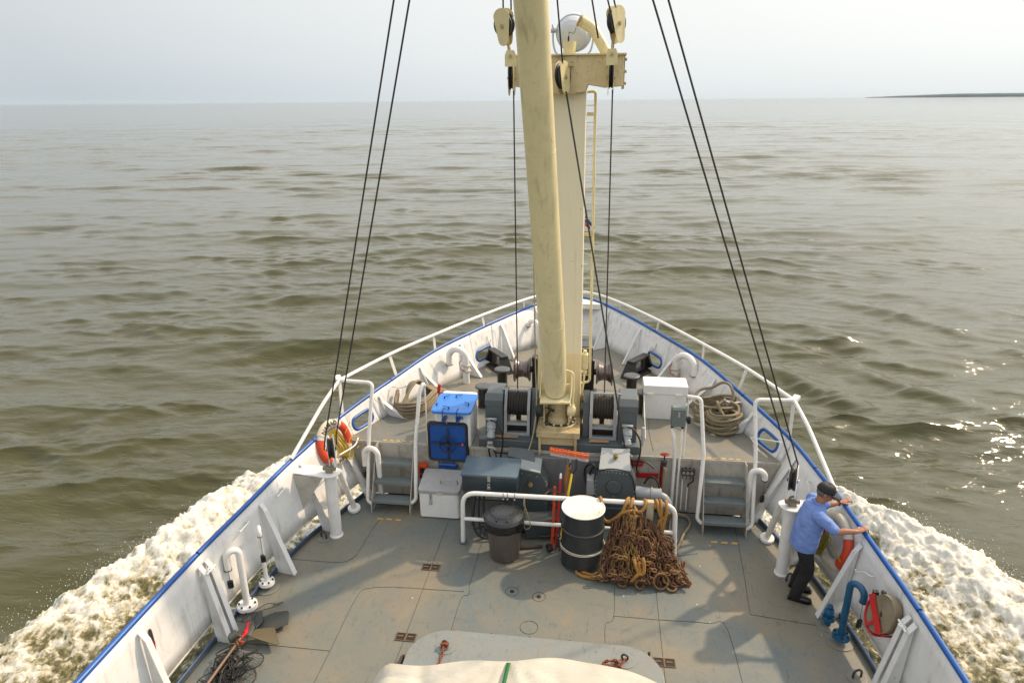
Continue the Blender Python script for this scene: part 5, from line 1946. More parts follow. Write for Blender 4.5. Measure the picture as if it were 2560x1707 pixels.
# ------------------------------------------------------------------ hatch trunk with blue lid and hatch door
def rrect(cx, cy, hx, hy, r, n=6):
    P = []
    for sx, sy, a0 in ((1, 1, 0), (-1, 1, pi / 2), (-1, -1, pi), (1, -1, 3 * pi / 2)):
        for k in range(n + 1):
            a = a0 + (pi / 2) * k / n
            P.append((cx + sx * (hx - r) + r * cos(a), cy + sy * (hy - r) + r * sin(a)))
    return P
def build_hatch():
    t = thing("access_hatch", (-1.62, 9.45, FC), "white box-shaped deck hatch with bright blue clamped lid, left side of the foredeck", "hatch")
    m = MB()
    P = [V(x, y, 0.96) for x, y in rrect(-1.62, 9.78, 0.28, 0.36, 0.04)]
    m.prism([p for p in P][::-1], (0, 0, 0), (0, 0, 0.62))
    m.build("trunk", 'white_box', t)
    m = MB()
    tilt = 0.0
    P = [V(x, y, 1.595) for x, y in rrect(-1.60, 9.58, 0.315, 0.36, 0.085)]
    m.prism(P[::-1], (0, 0, 0), (0, 0, 0.045))
    m.build("lid", 'blue_lid', t, bevel=0.012)
    for x, y in ((-1.86, 9.45), (-1.65, 9.34), (-1.37, 9.5), (-1.62, 9.78), (-1.80, 9.72)):
        m = MB()
        a = rng.random() * 3
        m.cyl((x, y, 1.64), (x, y, 1.675), 0.012, 8)
        m.bar((x, y, 1.672), (x + 0.11 * cos(a), y + 0.11 * sin(a), 1.66), 0.014, 0.008)
        m.build("clamp_dog", 'blue_door', t)
    for x in (-1.72, -1.50):
        m = MB()
        m.tube(fillet([(x, 9.24, 1.48), (x, 9.20, 1.56), (x, 9.20, 1.66), (x + 0.02, 9.26, 1.69)], 0.02), 0.009, 6)
        m.bar((x, 9.235, 1.48), (x, 9.42, 1.46), 0.05, 0.05)
        m.build("toggle_latch", 'blue_door', t)
    m = MB()
    m.tube(fillet([(-1.55, 9.40, 1.44), (-1.55, 9.36, 1.50), (-1.45, 9.36, 1.50), (-1.45, 9.40, 1.44)], 0.03), 0.011, 6)
    m.build("grab_handle", 'blue_lid', t)
    d = thing("hatch_door", (-1.70, 9.32, 0.62), "deep blue steel hatch door with black handwheel and rubber gasket, standing against the step", "hatch door")
    y = 9.40
    m = MB()
    P = [V(x, y, z) for x, z in rrect(-1.70, 1.03, 0.325, 0.345, 0.07)]
    m.prism(P, (0, 0, 0), (0, 0.05, 0))
    m.build("panel_rim", 'rubber', d, bevel=0.008)
    m = MB()
    P = [V(x, y - 0.004, z) for x, z in rrect(-1.70, 1.03, 0.285, 0.30, 0.045)]
    m.prism(P, (0, 0, 0), (0, 0.01, 0))
    m.build("panel_face", 'blue_door', d)
    m = MB()
    m.tube([V(x, y - 0.01, z) for x, z in rrect(-1.70, 1.03, 0.300, 0.318, 0.055)], 0.017, 8, closed=True)
    m.build("gasket", 'gasket', d)
    wc = V(-1.69, y - 0.07, 1.02)
    m = MB()
    m.tube([wc + V(0.135 * cos(2 * pi * k / 8 + pi / 8), 0, 0.135 * sin(2 * pi * k / 8 + pi / 8)) for k in range(8)], 0.010, 8, closed=True)
    m.build("handwheel", 'black', d)
    for k in range(4):
        a = k * pi / 2
        m = MB()
        m.tube([wc, wc + V(0.128 * cos(a), 0, 0.128 * sin(a))], 0.007, 6)
        m.build("spoke", 'black', d)
        m = MB()
        m.bar(wc + V(0, 0.03, 0), wc + V(0.27 * cos(a), 0.045, 0.27 * sin(a)), 0.022, 0.010, up=(0, 1, 0))
        m.build("locking_bar", 'iron', d)
    m = MB()
    m.cyl(wc + V(0, 0.06, 0), wc - V(0, 0.02, 0), 0.03, 14)
    m.build("hub", 'iron', d)
    m = MB()
    m.ball(wc + V(0.235, 0.01, 0.01), 0.022, 8)
    m.build("red_tip", 'orange_pole', d)
    m = MB()
    m.tube([(-1.70, 9.36, 1.55), (-1.70, 9.37, 1.37)], 0.008, 6)
    m.build("stay_hook", 'steel', d)
    m = MB()
    m.cyl((-1.86, 9.38, 0.64), (-1.58, 9.38, 0.64), 0.028, 12)
    m.box((-1.70, 9.39, 0.60), (0.30, 0.05, 0.03))
    m.build("hinge", 'blue_door', d)
MATS['gasket'] = plain("dark_gasket", (0.03, 0.022, 0.018), 0.6, 0, 0.4, 20)
build_hatch()

m = MB()
m.box((-2.11, 9.36, 0.56), (0.14, 0.10, 0.17), ch=0.008)
t = thing("alarm_box", (-2.11, 9.36, 0.47), "small orange box fixed on the step wall beside the left stair", "box")
m.build("case", 'orange_pole', t)
m = MB()
m.box((-2.11, 9.308, 0.55), (0.08, 0.006, 0.09))
m.build("window", 'dark', t)
m = MB()
m.box((-2.12, 9.38, 0.42), (0.12, 0.08, 0.08), ch=0.01)
m.build("dark_base", 'red_dark', t)

# red-handled valve peeping past the left stair rail
t = thing("fire_valve", (-2.02, 10.25, FC), "small red valve handle behind the left stair rail next to the blue lid", "valve")
m = MB()
m.cyl((-2.0, 10.2, FC), (-2.0, 10.2, 1.52), 0.024, 10)
m.build("stem", 'red', t)
m = MB()
m.box((-2.0, 10.18, 1.60), (0.05, 0.04, 0.16), RY(0.15), 0.01)
m.build("handle", 'red', t)

# white locker, junction box and conduits on the right
t = thing("deck_locker", (1.72, 10.55, FC), "white steel locker with hinged lid standing on the foredeck, right of the winch", "locker")
m = MB()
m.box((1.75, 10.97, 1.18), (0.70, 0.38, 0.46), ch=0.008)
m.build("body", 'white_box', t)
m = MB()
m.box((1.75, 10.97, 1.485), (0.73, 0.40, 0.16), ch=0.008)
m.build("lid", 'white_box', t)
for x in (1.50, 1.97):
    m = MB()
    m.box((x, 10.765, 1.40), (0.10, 0.02, 0.055))
    m.cyl((x - 0.06, 10.758, 1.42), (x + 0.06, 10.758, 1.42), 0.010, 8)
    m.build("hinge", 'white_rail', t)
m = MB()
m.tube([(1.39, 10.74, 1.40), (1.40, 10.0, 0.96)], 0.008, 6)
m.build("prop_rod", 'white_box', t)

t = thing("junction_box", (1.82, 9.42, 1.45), "grey electrical box standing on white conduits in front of the white locker", "electrical box")
m = MB()
m.box((1.81, 9.43, 1.66), (0.215, 0.13, 0.31), ch=0.02)
m.build("case", 'grey_dark_box', t)
m = MB()
m.box((1.81, 9.355, 1.66), (0.19, 0.02, 0.275), ch=0.012)
m.build("cover", 'grey_dark_box', t)
m = MB()
m.box((1.81, 9.34, 1.72), (0.03, 0.014, 0.08), ch=0.01)
m.build("latch", 'grey_light', t)
m = MB()
m.cyl((1.92, 9.43, 1.62), (1.98, 9.43, 1.62), 0.035, 12)
m.box((1.97, 9.43, 1.60), (0.05, 0.05, 0.12), ch=0.01)
m.build("knob", 'plastic_black', t)
for x in (1.735, 1.885):
    m = MB()
    m.cyl((x, 9.43, 1.46), (x, 9.43, 1.51), 0.024, 10)
    m.build("gland", 'plastic_black', t)
MATS['grey_dark_box'] = paint("enclosure_grey", (0.155, 0.185, 0.18), 0.3, chips=0.2, rust=(0.06, 0.06, 0.06), dirt=0.3, dirtcol=(0.08, 0.09, 0.08), var=0.1)
t = thing("conduit_run", (1.85, 9.40, 0), "white conduit pipes running up the step wall to the grey electrical box", "conduit")
for P, r in (([(1.80, 9.36, 0.08), (1.80, 9.37, 0.9), (1.775, 9.38, 1.30), (1.735, 9.43, 1.46)], 0.026), ([(1.875, 9.37, 0.08), (1.875, 9.38, 1.0), (1.885, 9.43, 1.46)], 0.015),
             ([(1.95, 9.40, 0.08), (1.95, 9.41, 0.45), (1.945, 9.41, 0.66)], 0.012), ([(2.03, 9.40, 0.08), (2.03, 9.41, 0.50)], 0.013)):
    m = MB()
    m.tube(fillet(P, 0.08), r, 12)
    m.build("pipe", 'white_rail', t)
t = thing("hydraulic_manifold", (2.03, 9.38, 0.72), "grimy grey hydraulic manifold with fittings on the step wall by the right stair", "manifold")
m = MB()
m.box((2.02, 9.39, 0.755), (0.20, 0.07, 0.11), ch=0.014)
m.build("block", 'iron', t)
for x in (1.95, 2.01, 2.07):
    m = MB()
    m.cyl((x, 9.36, 0.755), (x, 9.335, 0.755), 0.024, 12)
    m.cyl((x, 9.385, 0.81), (x, 9.385, 0.85), 0.010, 8)
    m.build("fitting", 'steel', t)
    m = MB()
    m.cyl((x - 0.01, 9.38, 0.70), (x - 0.01, 9.38, 0.62), 0.006, 6)
    m.build("pin", 'iron', t)
m = MB()
m.tube(crom([(2.09, 9.37, 0.70), (2.10, 9.36, 0.62), (2.04, 9.36, 0.56), (2.03, 9.38, 0.50)], 5), 0.011, 6)
m.build("hose", 'rubber', t)

t = thing("hydrant", (1.64, 9.30, 0.80), "hydrant with round red handwheel and canvas hose on the step wall", "hydrant")
m = MB()
m.torus((1.64, 9.28, 1.09), 0.058, 0.012, (0, 0.25, 1), 22, 8)
m.build("handwheel", 'red', t)
m = MB()
for k in range(3):
    a = k * 2 * pi / 3
    m.tube([(1.64, 9.28, 1.088), (1.64 + 0.055 * cos(a), 9.28 + 0.055 * sin(a), 1.09)], 0.007, 5)
m.build("spokes", 'red', t)
m = MB()
m.cyl((1.64, 9.28, 1.10), (1.64, 9.30, 0.92), 0.012, 8)
m.lathe([(0.03, 0), (0.042, 0.02), (0.032, 0.05), (0.045, 0.07), (0.045, 0.11), (0.028, 0.13)], (1.64, 9.31, 0.85), n=16)
m.build("valve_body", 'iron', t)
m = MB()
m.tube(crom([(1.655, 9.29, 0.87), (1.675, 9.25, 0.80), (1.66, 9.24, 0.60), (1.62, 9.26, 0.38), (1.60, 9.22, 0.15)], 6), 0.034, 10, flat=0.45)
m.build("canvas_hose", 'hosecloth', t)
m = MB()
m.cyl((1.62, 9.38, 0.04), (1.62, 9.38, 0.88), 0.025, 10)
m.build("red_riser", 'red_dark', t)

t = thing("warning_plate", (1.26, 9.43, 0.78), "dark red rounded plate with faint lettering on the step wall beside the grey gearbox", "sign")
m = MB()
m.prism([V(x, 9.425, z) for x, z in rrect(1.25, 0.83, 0.10, 0.055, 0.05)], (0, 0, 0), (0, 0.012, 0))
m.build("plate", 'red', t)
m = MB()
m.box((1.41, 9.42, 0.635), (0.34, 0.02, 0.085), ch=0.004)
o = m.build("red_name_board", 'red')
tag(o, "plain red oblong board on the step wall under the rounded red plate", "board")
# ------------------------------------------------------------------ lettering
def text_faces(body, size, bold=0.0, fine=False):
    """returns (verts, faces) of a flat word centred on the origin in the XY plane"""
    cu = bpy.data.curves.new("lettering", 'FONT')
    cu.body = body
    cu.size = size
    cu.align_x = 'CENTER'
    cu.align_y = 'CENTER'
    cu.offset = bold
    cu.resolution_u = 3
    ob = bpy.data.objects.new("lettering", cu)
    COL.objects.link(ob)
    bpy.context.view_layer.update()
    me = ob.to_mesh()
    if fine:
        import bmesh
        bm = bmesh.new()
        bm.from_mesh(me)
        bmesh.ops.triangulate(bm, faces=bm.faces)
        bmesh.ops.subdivide_edges(bm, edges=bm.edges, cuts=3, use_grid_fill=True)
        bm.to_mesh(me)
        bm.free()
    vs = [v.co.copy() for v in me.vertices]
    fs = [tuple(p.vertices) for p in me.polygons]
    ob.to_mesh_clear()
    bpy.data.objects.remove(ob)
    bpy.data.curves.remove(cu)
    return vs, fs

vs, fs = text_faces("STATION 2", 0.052)
m = MB()
m.add([V(1.25 + v.x * 0.62, 9.4215, 0.828 + v.y * 0.9) for v in vs], fs)
m.build("lettering", 'white_letter', bpy.data.objects["warning_plate"])

# ------------------------------------------------------------------ gear in the middle of the main deck
def bucket(c): pass

t = thing("storage_bin", (-1.74, 9.06, 0), "white metal bin with sloping lid and latch in front of the blue hatch door", "bin")
m = MB()
P = [V(x, y, 0.02) for x, y in rrect(-1.745, 9.08, 0.315, 0.24, 0.05)]
m.prism(P[::-1], (0, 0, 0), (0, 0, 0.44))
m.build("body", 'white_box', t)
m = MB()
P = [V(x, y, 0.46) for x, y in rrect(-1.745, 9.08, 0.325, 0.25, 0.05)]
lo = [p + V(0, 0, -0.03) for p in P]
hi = [p + V(0, 0, 0.03 + 0.10 * (p.y - 8.83) / 0.5) for p in P]
n_ = len(P)
m.add(lo + hi, [(i, (i + 1) % n_, (i + 1) % n_ + n_, i + n_) for i in range(n_)] + [tuple(range(n_, 2 * n_)), tuple(reversed(range(n_)))])
m.build("lid", 'lid_grey', t, bevel=0.008)
m = MB()
m.box((-1.87, 8.825, 0.40), (0.03, 0.015, 0.12), ch=0.004)
m.ball((-1.87, 8.81, 0.28), 0.022, 8)
m.torus((-1.87, 8.81, 0.32), 0.02, 0.005, (0, 1, 0), 12, 5)
m.build("hasp", 'steel', t)
m = MB()
m.box((-1.72, 8.832, 0.44), (0.10, 0.006, 0.045))
m.build("label_plate", 'ring_white', t)
m = MB()
m.tube(fillet([(-1.74, 9.0, 0.52), (-1.74, 8.98, 0.60), (-1.48, 8.98, 0.60), (-1.48, 9.0, 0.53)], 0.02), 0.010, 6)
m.build("handle", 'steel', t)
MATS['lid_grey'] = paint("bin_lid_paint", (0.40, 0.40, 0.41), 0.45, chips=0.45, rust=(0.12, 0.1, 0.09), dirt=0.5, dirtcol=(0.2, 0.18, 0.15), var=0.08)

t = thing("tool_chest", (-0.90, 8.72, 0.72), "dark blue-grey steel tool chest with hasp resting above the white pipe rail", "tool chest")
m = MB()
m.box((-0.90, 8.73, 0.865), (0.80, 0.46, 0.27), ch=0.006)
m.build("body", 'chest', t)
m = MB()
m.prism([V(-1.315, 8.485, 0.985), V(-1.315, 8.485, 1.02), V(-1.315, 8.99, 1.045), V(-1.315, 8.99, 0.985)], (0, 0, 0), (0.83, 0, 0))
m.build("lid", 'chest_lid', t, bevel=0.006)
m = MB()
m.box((-0.90, 8.485, 0.965), (0.045, 0.012, 0.09), ch=0.004)
m.torus((-0.90, 8.465, 0.875), 0.022, 0.007, (0, 1, 0), 16, 6, sx=0.8)
m.box((-0.90, 8.462, 0.83), (0.05, 0.02, 0.04), ch=0.006)
m.build("padlocked_hasp", 'steel', t)
m = MB()
for x in (-1.2, -0.6):
    m.bar((x, 8.72, 0.0), (x, 8.72, 0.73), 0.04, 0.04)
m.bar((-1.28, 8.72, 0.72), (-0.5, 8.72, 0.72), 0.05, 0.02)
m.build("stand", 'grey_dark', t)
MATS['chest'] = paint("tool_chest_paint", (0.030, 0.048, 0.062), 0.30, chips=0.3, rust=(0.12, 0.13, 0.14), dirt=0.2, dirtcol=(0.02, 0.02, 0.02), var=0.15)
MATS['chest_lid'] = paint("tool_chest_lid_paint", (0.095, 0.15, 0.20), 0.27, chips=0.55, rust=(0.3, 0.32, 0.34), dirt=0.4, dirtcol=(0.06, 0.08, 0.10), var=0.15)

# grey gearbox of the left deck machine
t = thing("left_gearbox", (-0.35, 9.15, 0), "grey hexagonal gearbox with brass breather cap behind the tool chest", "gearbox")
m = MB()
hexp = [(-0.66, 0.0), (-0.10, 0.0), (-0.10, 0.58), (-0.22, 0.81), (-0.52, 0.90), (-0.66, 0.76)]
hexp = [(-0.68, 0.08), (-0.10, 0.08), (-0.09, 0.60), (-0.20, 0.80), (-0.50, 0.86), (-0.68, 0.70)]
m.prism([V(x, 9.0, z) for x, z in hexp], (0, 0, 0), (0, 0.30, 0))
m.build("case", 'grey', t, bevel=0.012)
m = MB()
m.prism([V(-0.20, 9.0, 0.803), V(-0.52, 9.0, 0.863), V(-0.52, 9.31, 0.93), V(-0.20, 9.31, 0.87)], (0, 0, 0), (0, 0, 0.012))
m.build("top_cover", 'grey_light', t)
m = MB()
m.prism([V(-0.30, 9.20, 0.86), V(-0.72, 9.20, 0.94), V(-0.72, 9.38, 1.0), V(-0.34, 9.38, 0.98)], (0, 0, 0), (0, 0, 0.02))
m.build("rear_cover", 'grey', t)
for x, z in ((-0.14, 0.74), (-0.12, 0.68), (-0.115, 0.60), (-0.25, 0.75), (-0.36, 0.77), (-0.48, 0.79), (-0.12, 0.30), (-0.12, 0.45)):
    m = MB()
    m.cyl((x, 9.0, z), (x, 8.985, z), 0.011, 6)
    m.build("bolt", 'steel', t)
m = MB()
m.cyl((-0.36, 9.0, 0.63), (-0.345, 8.93, 0.645), 0.045, 16)
m.build("cap_seat", 'grey', t)
m = MB()
m.cyl((-0.345, 8.935, 0.65), (-0.335, 8.885, 0.665), 0.036, 6)
m.build("brass_cap", 'brass', t)
m = MB()
m.box((-0.40, 9.15, 0.045), (0.80, 0.45, 0.09))
m.build("foundation", 'grey_dark', t)

# grey gearbox of the right deck machine
t = thing("right_gearbox", (0.90, 9.05, 0), "big grey octagonal gearbox with round cover plate and breather, centre right of the deck", "gearbox")
m = MB()
octp = [(0.64, 0.38), (0.60, 0.78), (0.69, 0.98), (1.12, 0.98), (1.22, 0.76), (1.20, 0.38)]
m.prism([V(x, 8.90, z) for x, z in octp][::-1], (0, 0, 0), (0, 0.30, 0))
m.build("case", 'grey', t, bevel=0.010)
m = MB()
m.prism([V(0.67, 8.90, 0.985), V(1.13, 8.90, 0.985), V(1.11, 9.30, 1.12), V(0.70, 9.30, 1.12)][::-1], (0, 0, 0), (0, 0, 0.014))
m.prism([V(0.69, 8.905, 0.95), V(0.69, 9.30, 0.95), V(0.70, 9.30, 1.11), V(0.68, 8.905, 0.98)], (0, 0, 0), (0.42, 0, 0))
m.build("sloping_top", 'grey_light', t)
m = MB()
m.lathe([(0.112, 0), (0.112, 0.012), (0.098, 0.018), (0.0, 0.018)], (0.895, 8.90, 0.71), (0, -1, 0), 36)
m.build("round_cover", 'grey', t)
m = MB()
m.torus((0.895, 8.893, 0.71), 0.118, 0.006, (0, 1, 0), 36, 6)
m.build("cover_seam", 'grey_dark', t)
for i, (x, z) in enumerate([(0.66 + 0.052 * k, 0.955 - 0.004 * abs(k - 4)) for k in range(9)] + [(0.628, 0.5 + 0.075 * k) for k in range(5)] + [(1.195 - 0.0 * k, 0.5 + 0.075 * k) for k in range(4)]):
    m = MB()
    m.cyl((x, 8.90, z), (x, 8.888, z), 0.0085, 6)
    m.build("bolt", 'grey_light', t)
for x in (0.86, 0.93):
    m = MB()
    m.cyl((x + 0.01, 8.89, 0.88), (x + 0.01, 8.885, 0.88), 0.006, 6)
    m.build("tap_hole", 'dark', t)
m = MB()
m.ball((0.895, 8.885, 0.55), 0.026, 10, (1, 0.5, 0.8))
m.build("drain_plug", 'grey', t)
m = MB()
m.box((0.91, 9.10, 1.062), (0.15, 0.09, 0.012), RX(0.32))
m.build("breather_pad", 'grey_light', t)
m = MB()
m.lathe([(0.022, 0), (0.022, 0.02), (0.036, 0.025), (0.036, 0.06), (0.03, 0.065), (0, 0.066)], (0.91, 9.10, 1.07), n=14)
m.build("breather_cap", 'brass', t)
m = MB()
m.box((0.56, 9.02, 0.66), (0.13, 0.20, 0.25), ch=0.008)
m.build("side_cover", 'grey_light', t)
m = MB()
m.cyl((1.18, 9.05, 0.56), (1.46, 9.05, 0.545), 0.088, 28)
m.build("motor_tube", 'grey_light', t)
m = MB()
m.cyl((1.45, 9.05, 0.545), (1.475, 9.05, 0.545), 0.105, 24)
m.cyl((1.475, 9.05, 0.545), (1.60, 9.05, 0.54), 0.092, 24)
m.build("end_flange", 'grey_light', t)
m = MB()
m.tube(crom([(1.58, 9.05, 0.53), (1.66, 9.03, 0.50), (1.71, 9.0, 0.42), (1.72, 8.99, 0.30)], 5), 0.055, 14)
m.build("elbow", 'grey_light', t)
m = MB()
m.lathe([(0.05, 0), (0.062, 0.01), (0.062, 0.10), (0.045, 0.11)], (1.70, 8.97, 0.20), n=8)
m.build("brass_union", 'brass', t)
m = MB()
m.box((0.92, 9.06, 0.19), (0.66, 0.42, 0.38), ch=0.01)
m.build("foundation", 'grey_dark', t)
for P in ([(0.64, 9.02, 0.92), (0.56, 9.08, 0.97), (0.48, 9.12, 0.90), (0.46, 9.12, 0.75), (0.50, 9.05, 0.62)], [(0.66, 9.05, 0.90), (0.60, 9.1, 0.91), (0.55, 9.1, 0.85), (0.54, 9.08, 0.74)]):
    m = MB()
    m.tube(crom(P, 6), 0.018, 8)
    m.build("hose", 'rubber', t)
m = MB()
m.tube(crom([(0.60, 8.86, 0.83), (0.64, 8.87, 0.95), (0.80, 8.87, 1.02), (1.02, 8.87, 1.01), (1.14, 8.86, 0.93), (1.20, 8.84, 0.70), (1.24, 8.80, 0.45)], 6), 0.009, 6)
m.build("thin_cable", 'rubber', t)
m = MB()
m.tube(crom([(1.36, 9.2, 0.62), (1.42, 9.18, 0.74), (1.50, 9.14, 0.76), (1.56, 9.1, 0.68), (1.57, 9.07, 0.62)], 6), 0.016, 8)
m.build("hose", 'rubber', t)

# white pipe guard rail with a lower bar
t = thing("guard_rail", (0.25, 8.28, 0), "low white pipe guard rail with rust-chipped top across the middle of the deck", "guard rail")
m = MB()
m.tube(fillet([(-1.27, 8.30, 0.0), (-1.25, 8.30, 0.83), (1.72, 8.30, 0.85), (1.76, 8.30, 0.0)], 0.20, 8), 0.033, 14)
m.build("frame_pipe", 'white_rail', t)
m = MB()
m.tube([(-1.26, 8.30, 0.40), (1.75, 8.30, 0.40)], 0.028, 12)
m.build("lower_pipe", 'white_rail', t)
for x in (-1.27, 1.76):
    m = MB()
    m.lathe([(0.07, 0.0), (0.07, 0.012), (0.035, 0.014)], (x, 8.30, 0.001), n=18)
    m.build("foot_plate", 'grey', t)
for x in (0.25,):
    m = MB()
    m.tube([(x, 8.33, 0.0), (x, 8.33, 0.84)], 0.022, 10)
    m.build("middle_post", 'white_rail', t)
m = MB()
for x in (-0.66, -0.60, -0.50):
    m.torus((x, 8.30, 0.835), 0.036, 0.007, (1, 0, 0), 14, 6)
    m.ball((x, 8.26, 0.79), 0.016, 6)
m.build("shackle_clips", 'steel', t)

# bin bag lined dustbin
t = thing("dustbin", (-0.62, 8.06, 0), "brown ribbed dustbin with black domed lid and bin bag hanging out", "dustbin")
m = MB()
P = []
for z, r in ((0.0, 0.195), (0.02, 0.205), (0.62, 0.255)):
    row = []
    for k in range(96):
        a = 2 * pi * k / 96
        rr = r * (1.0 - 0.035 * (0.5 + 0.5 * cos(a * 12)) ** 6)
        if z < 0.01: rr *= 0.97
        row.append(V(-0.62 + rr * cos(a), 8.06 + rr * sin(a), z))
    row.append(row[0])
    P.append(row)
m.grid(P)
m.add([P[0][k] for k in range(96)], [tuple(reversed(range(96)))])
m.build("body", 'bin_brown', t)
m = MB()
rows = []
for j in range(6):
    row = []
    for k in range(61):
        a = 2 * pi * k / 60
        drop = 0.06 + 0.07 * (0.5 + 0.5 * sin(a * 2 + 0.6)) + 0.05 * max(0, cos(a - 5.3)) ** 2 + 0.02 * mnoise.noise(V(cos(a) * 4, sin(a) * 4, 0))
        rr = 0.268 + 0.014 * mnoise.noise(V(cos(a) * 6, sin(a) * 6, j * 0.5)) + 0.005 * j * (1 - j / 7)
        row.append(V(-0.62 + rr * cos(a), 8.06 + rr * sin(a), 0.655 - drop * j / 5 * 1.3))
    rows.append(row)
m.grid(rows)
m.build("bin_bag", 'bag', t, solid=0.002)
m = MB()
m.lathe([(0.270, 0.61), (0.292, 0.635), (0.294, 0.655), (0.272, 0.69), (0.20, 0.715), (0.185, 0.735), (0.13, 0.748), (0, 0.752)], (-0.62, 8.06, 0), n=48)
m.build("lid", 'plastic_black_gloss', t)
for k in (-1, 1):
    m = MB()
    m.bar((-0.62 + 0.075 * k, 8.06 - 0.23, 0.712), (-0.62 + 0.085 * k, 8.06 + 0.22, 0.712), 0.02, 0.035, up=(0, 0, 1), ch=0.006)
    m.build("lid_rib", 'plastic_black_gloss', t)
MATS['bin_brown'] = plain("brown_plastic", (0.105, 0.088, 0.080), 0.42, 0, 0.15, 9)
MATS['bag'] = plain("black_bag_film", (0.010, 0.010, 0.011), 0.22, 0, 0.2, 20, 0.6, 0.01)
MATS['plastic_black_gloss'] = plain("glossy_black_plastic", (0.022, 0.026, 0.030), 0.26, 0, 0.3, 9, 0.15)

# steel drum
def drum_mat(name, c, hi):
    b = NB(name)
    col = b.mix(b.ramp(b.noise(3, 5, 0.6, stretch=(1, 1, 0.4)), 0.35, 0.75), c, hi)
    col = b.mix(b.math('MULTIPLY', b.ramp(b.noise(26, 6, 0.75), 0.62, 0.70), 0.5), col, (0.14, 0.10, 0.07))
    b.bump(b.noise(2.5, 3, 0.5), 0.3, 0.02)
    return b.out(col, b.math('ADD', 0.22, b.math('MULTIPLY', b.noise(5, 4, 0.6), 0.3)))
MATS['drum'] = drum_mat("black_drum_paint", (0.016, 0.019, 0.021), (0.045, 0.052, 0.056))
def drum_top_mat():
    b = NB("white_drum_lid")
    sp = b.n("ShaderNodeSeparateXYZ")
    b.l(b.tc.outputs["Object"], sp.inputs[0])
    near = b.ramp(b.math('ADD', b.math('MULTIPLY', sp.outputs["Y"], -1.0), b.math('MULTIPLY', sp.outputs["X"], 0.4)), 0.05, 0.28)
    n = b.noise(7, 7, 0.72, dist=1.0)
    stain = b.math('MULTIPLY', b.ramp(n, 0.42, 0.66), near)
    c = b.mix(stain, (0.70, 0.69, 0.65), (0.56, 0.33, 0.13))
    c = b.mix(b.math('MULTIPLY', b.ramp(n, 0.58, 0.64), near), c, (0.26, 0.08, 0.02))
    c = b.mix(b.math('MULTIPLY', b.ramp(b.noise(30, 5, 0.7), 0.66, 0.72), 0.5), c, (0.28, 0.24, 0.2))
    b.bump(b.noise(6, 4, 0.6), 0.15, 0.01)
    return b.out(c, 0.4)
MATS['drum_top'] = drum_top_mat()
t = thing("oil_drum", (0.47, 8.06, 0), "black steel oil drum with white rust-stained top standing by the chain heap", "drum")
cx, cy = 0.47, 8.06
m = MB()
def ribp(z): return [(0.286, z - 0.02), (0.300, z - 0.006), (0.300, z + 0.006), (0.286, z + 0.02)]
m.lathe([(0.282, 0.0), (0.292, 0.004), (0.292, 0.02), (0.286, 0.03)] + ribp(0.30) + ribp(0.585) + [(0.286, 0.86)], (cx, cy, 0), n=64)
m.build("shell", 'drum', t)
m = MB()
m.torus((cx, cy, 0.872), 0.288, 0.010, n=64, k=8)
m.build("top_rim", 'white_rail', t)
m = MB()
m.lathe([(0, 0.856), (0.284, 0.856), (0.288, 0.872)], (cx, cy, 0), n=64)
m.build("top_head", 'drum_top', t)
for x, y, r in ((-0.20, 0.04, 0.034), (0.20, -0.10, 0.022)):
    m = MB()
    m.lathe([(r * 1.25, 0), (r * 1.25, 0.008), (r, 0.011), (r, 0.003), (0, 0.003)], (cx + x, cy + y, 0.857), n=20)
    m.build("bung", 'steel', t)
    m = MB()
    m.lathe([(r * .8, 0.004), (0, 0.004)], (cx + x, cy + y, 0.858), n=16)
    m.build("bung_recess", 'dark', t)
m = MB()
m.torus((cx, cy, 0.315), 0.305, 0.007, (0.03, 0.0, 1), 48, 6)
m.torus((cx, cy, 0.285), 0.305, 0.006, (0.0, 0.03, 1), 48, 6)
m.build("lashing_wire", 'ring_white', t)
m = MB()
m.bar((cx - 0.31, cy - 0.03, 0.16), (cx - 0.315, cy - 0.03, 0.34), 0.03, 0.02)
m.ball((cx - 0.33, cy - 0.02, 0.40), 0.03, 8)
m.build("lashing_hook", 'iron', t)

# broom, poles, gloves
t = thing("push_broom", (0.30, 8.6, 0), "push broom standing head up with wide bright orange bristles", "broom")
hd0, hd1 = V(-0.04, 8.80, 1.255), V(0.51, 8.80, 1.175)
m = MB()
m.bar(hd0, hd1, 0.05, 0.028, ch=0.006)
m.build("head_bar", 'grey_light', t)
m = MB()
for i in range(27):
    for j in (-0.014, 0.014):
        f = (i + 0.5) / 27
        p = hd0.lerp(hd1, f) + V(0, j, 0.012)
        lean = V(-0.012 + 0.024 * f + rng.normal(0, 0.003), j * 0.8, 0.088 + rng.normal(0, 0.003))
        m.tube([p, p + lean], 0.006, 6, rs=[0.0045, 0.0082])
m.build("bristles", 'orange', t)
m = MB()
m.tube([(0.25, 8.80, 1.20), (0.23, 8.72, 0.6), (0.21, 8.50, 0.02)], 0.012, 8)
m.build("handle", 'grey_light', t)
m = MB()
m.bar((0.18, 8.80, 1.20), (0.235, 8.79, 1.02), 0.05, 0.02)
m.build("socket", 'grey', t)
t = thing("yellow_handled_tool", (0.20, 8.4, 0), "long yellow-handled hooked tool leaning on the guard rail beside the broom", "tool")
m = MB()
m.tube([(0.285, 8.62, 1.06), (0.20, 8.40, 0.50), (0.15, 8.26, 0.16)], 0.016, 10)
m.build("handle", 'yellow_bright', t)
m = MB()
m.tube([(0.262, 8.56, 0.86), (0.250, 8.53, 0.78)], 0.019, 10)
m.build("grip_band", 'plastic_black', t)
m = MB()
m.tube(crom([(0.285, 8.62, 1.05), (0.25, 8.64, 1.11), (0.245, 8.65, 1.17), (0.27, 8.66, 1.21)], 5), 0.013, 8)
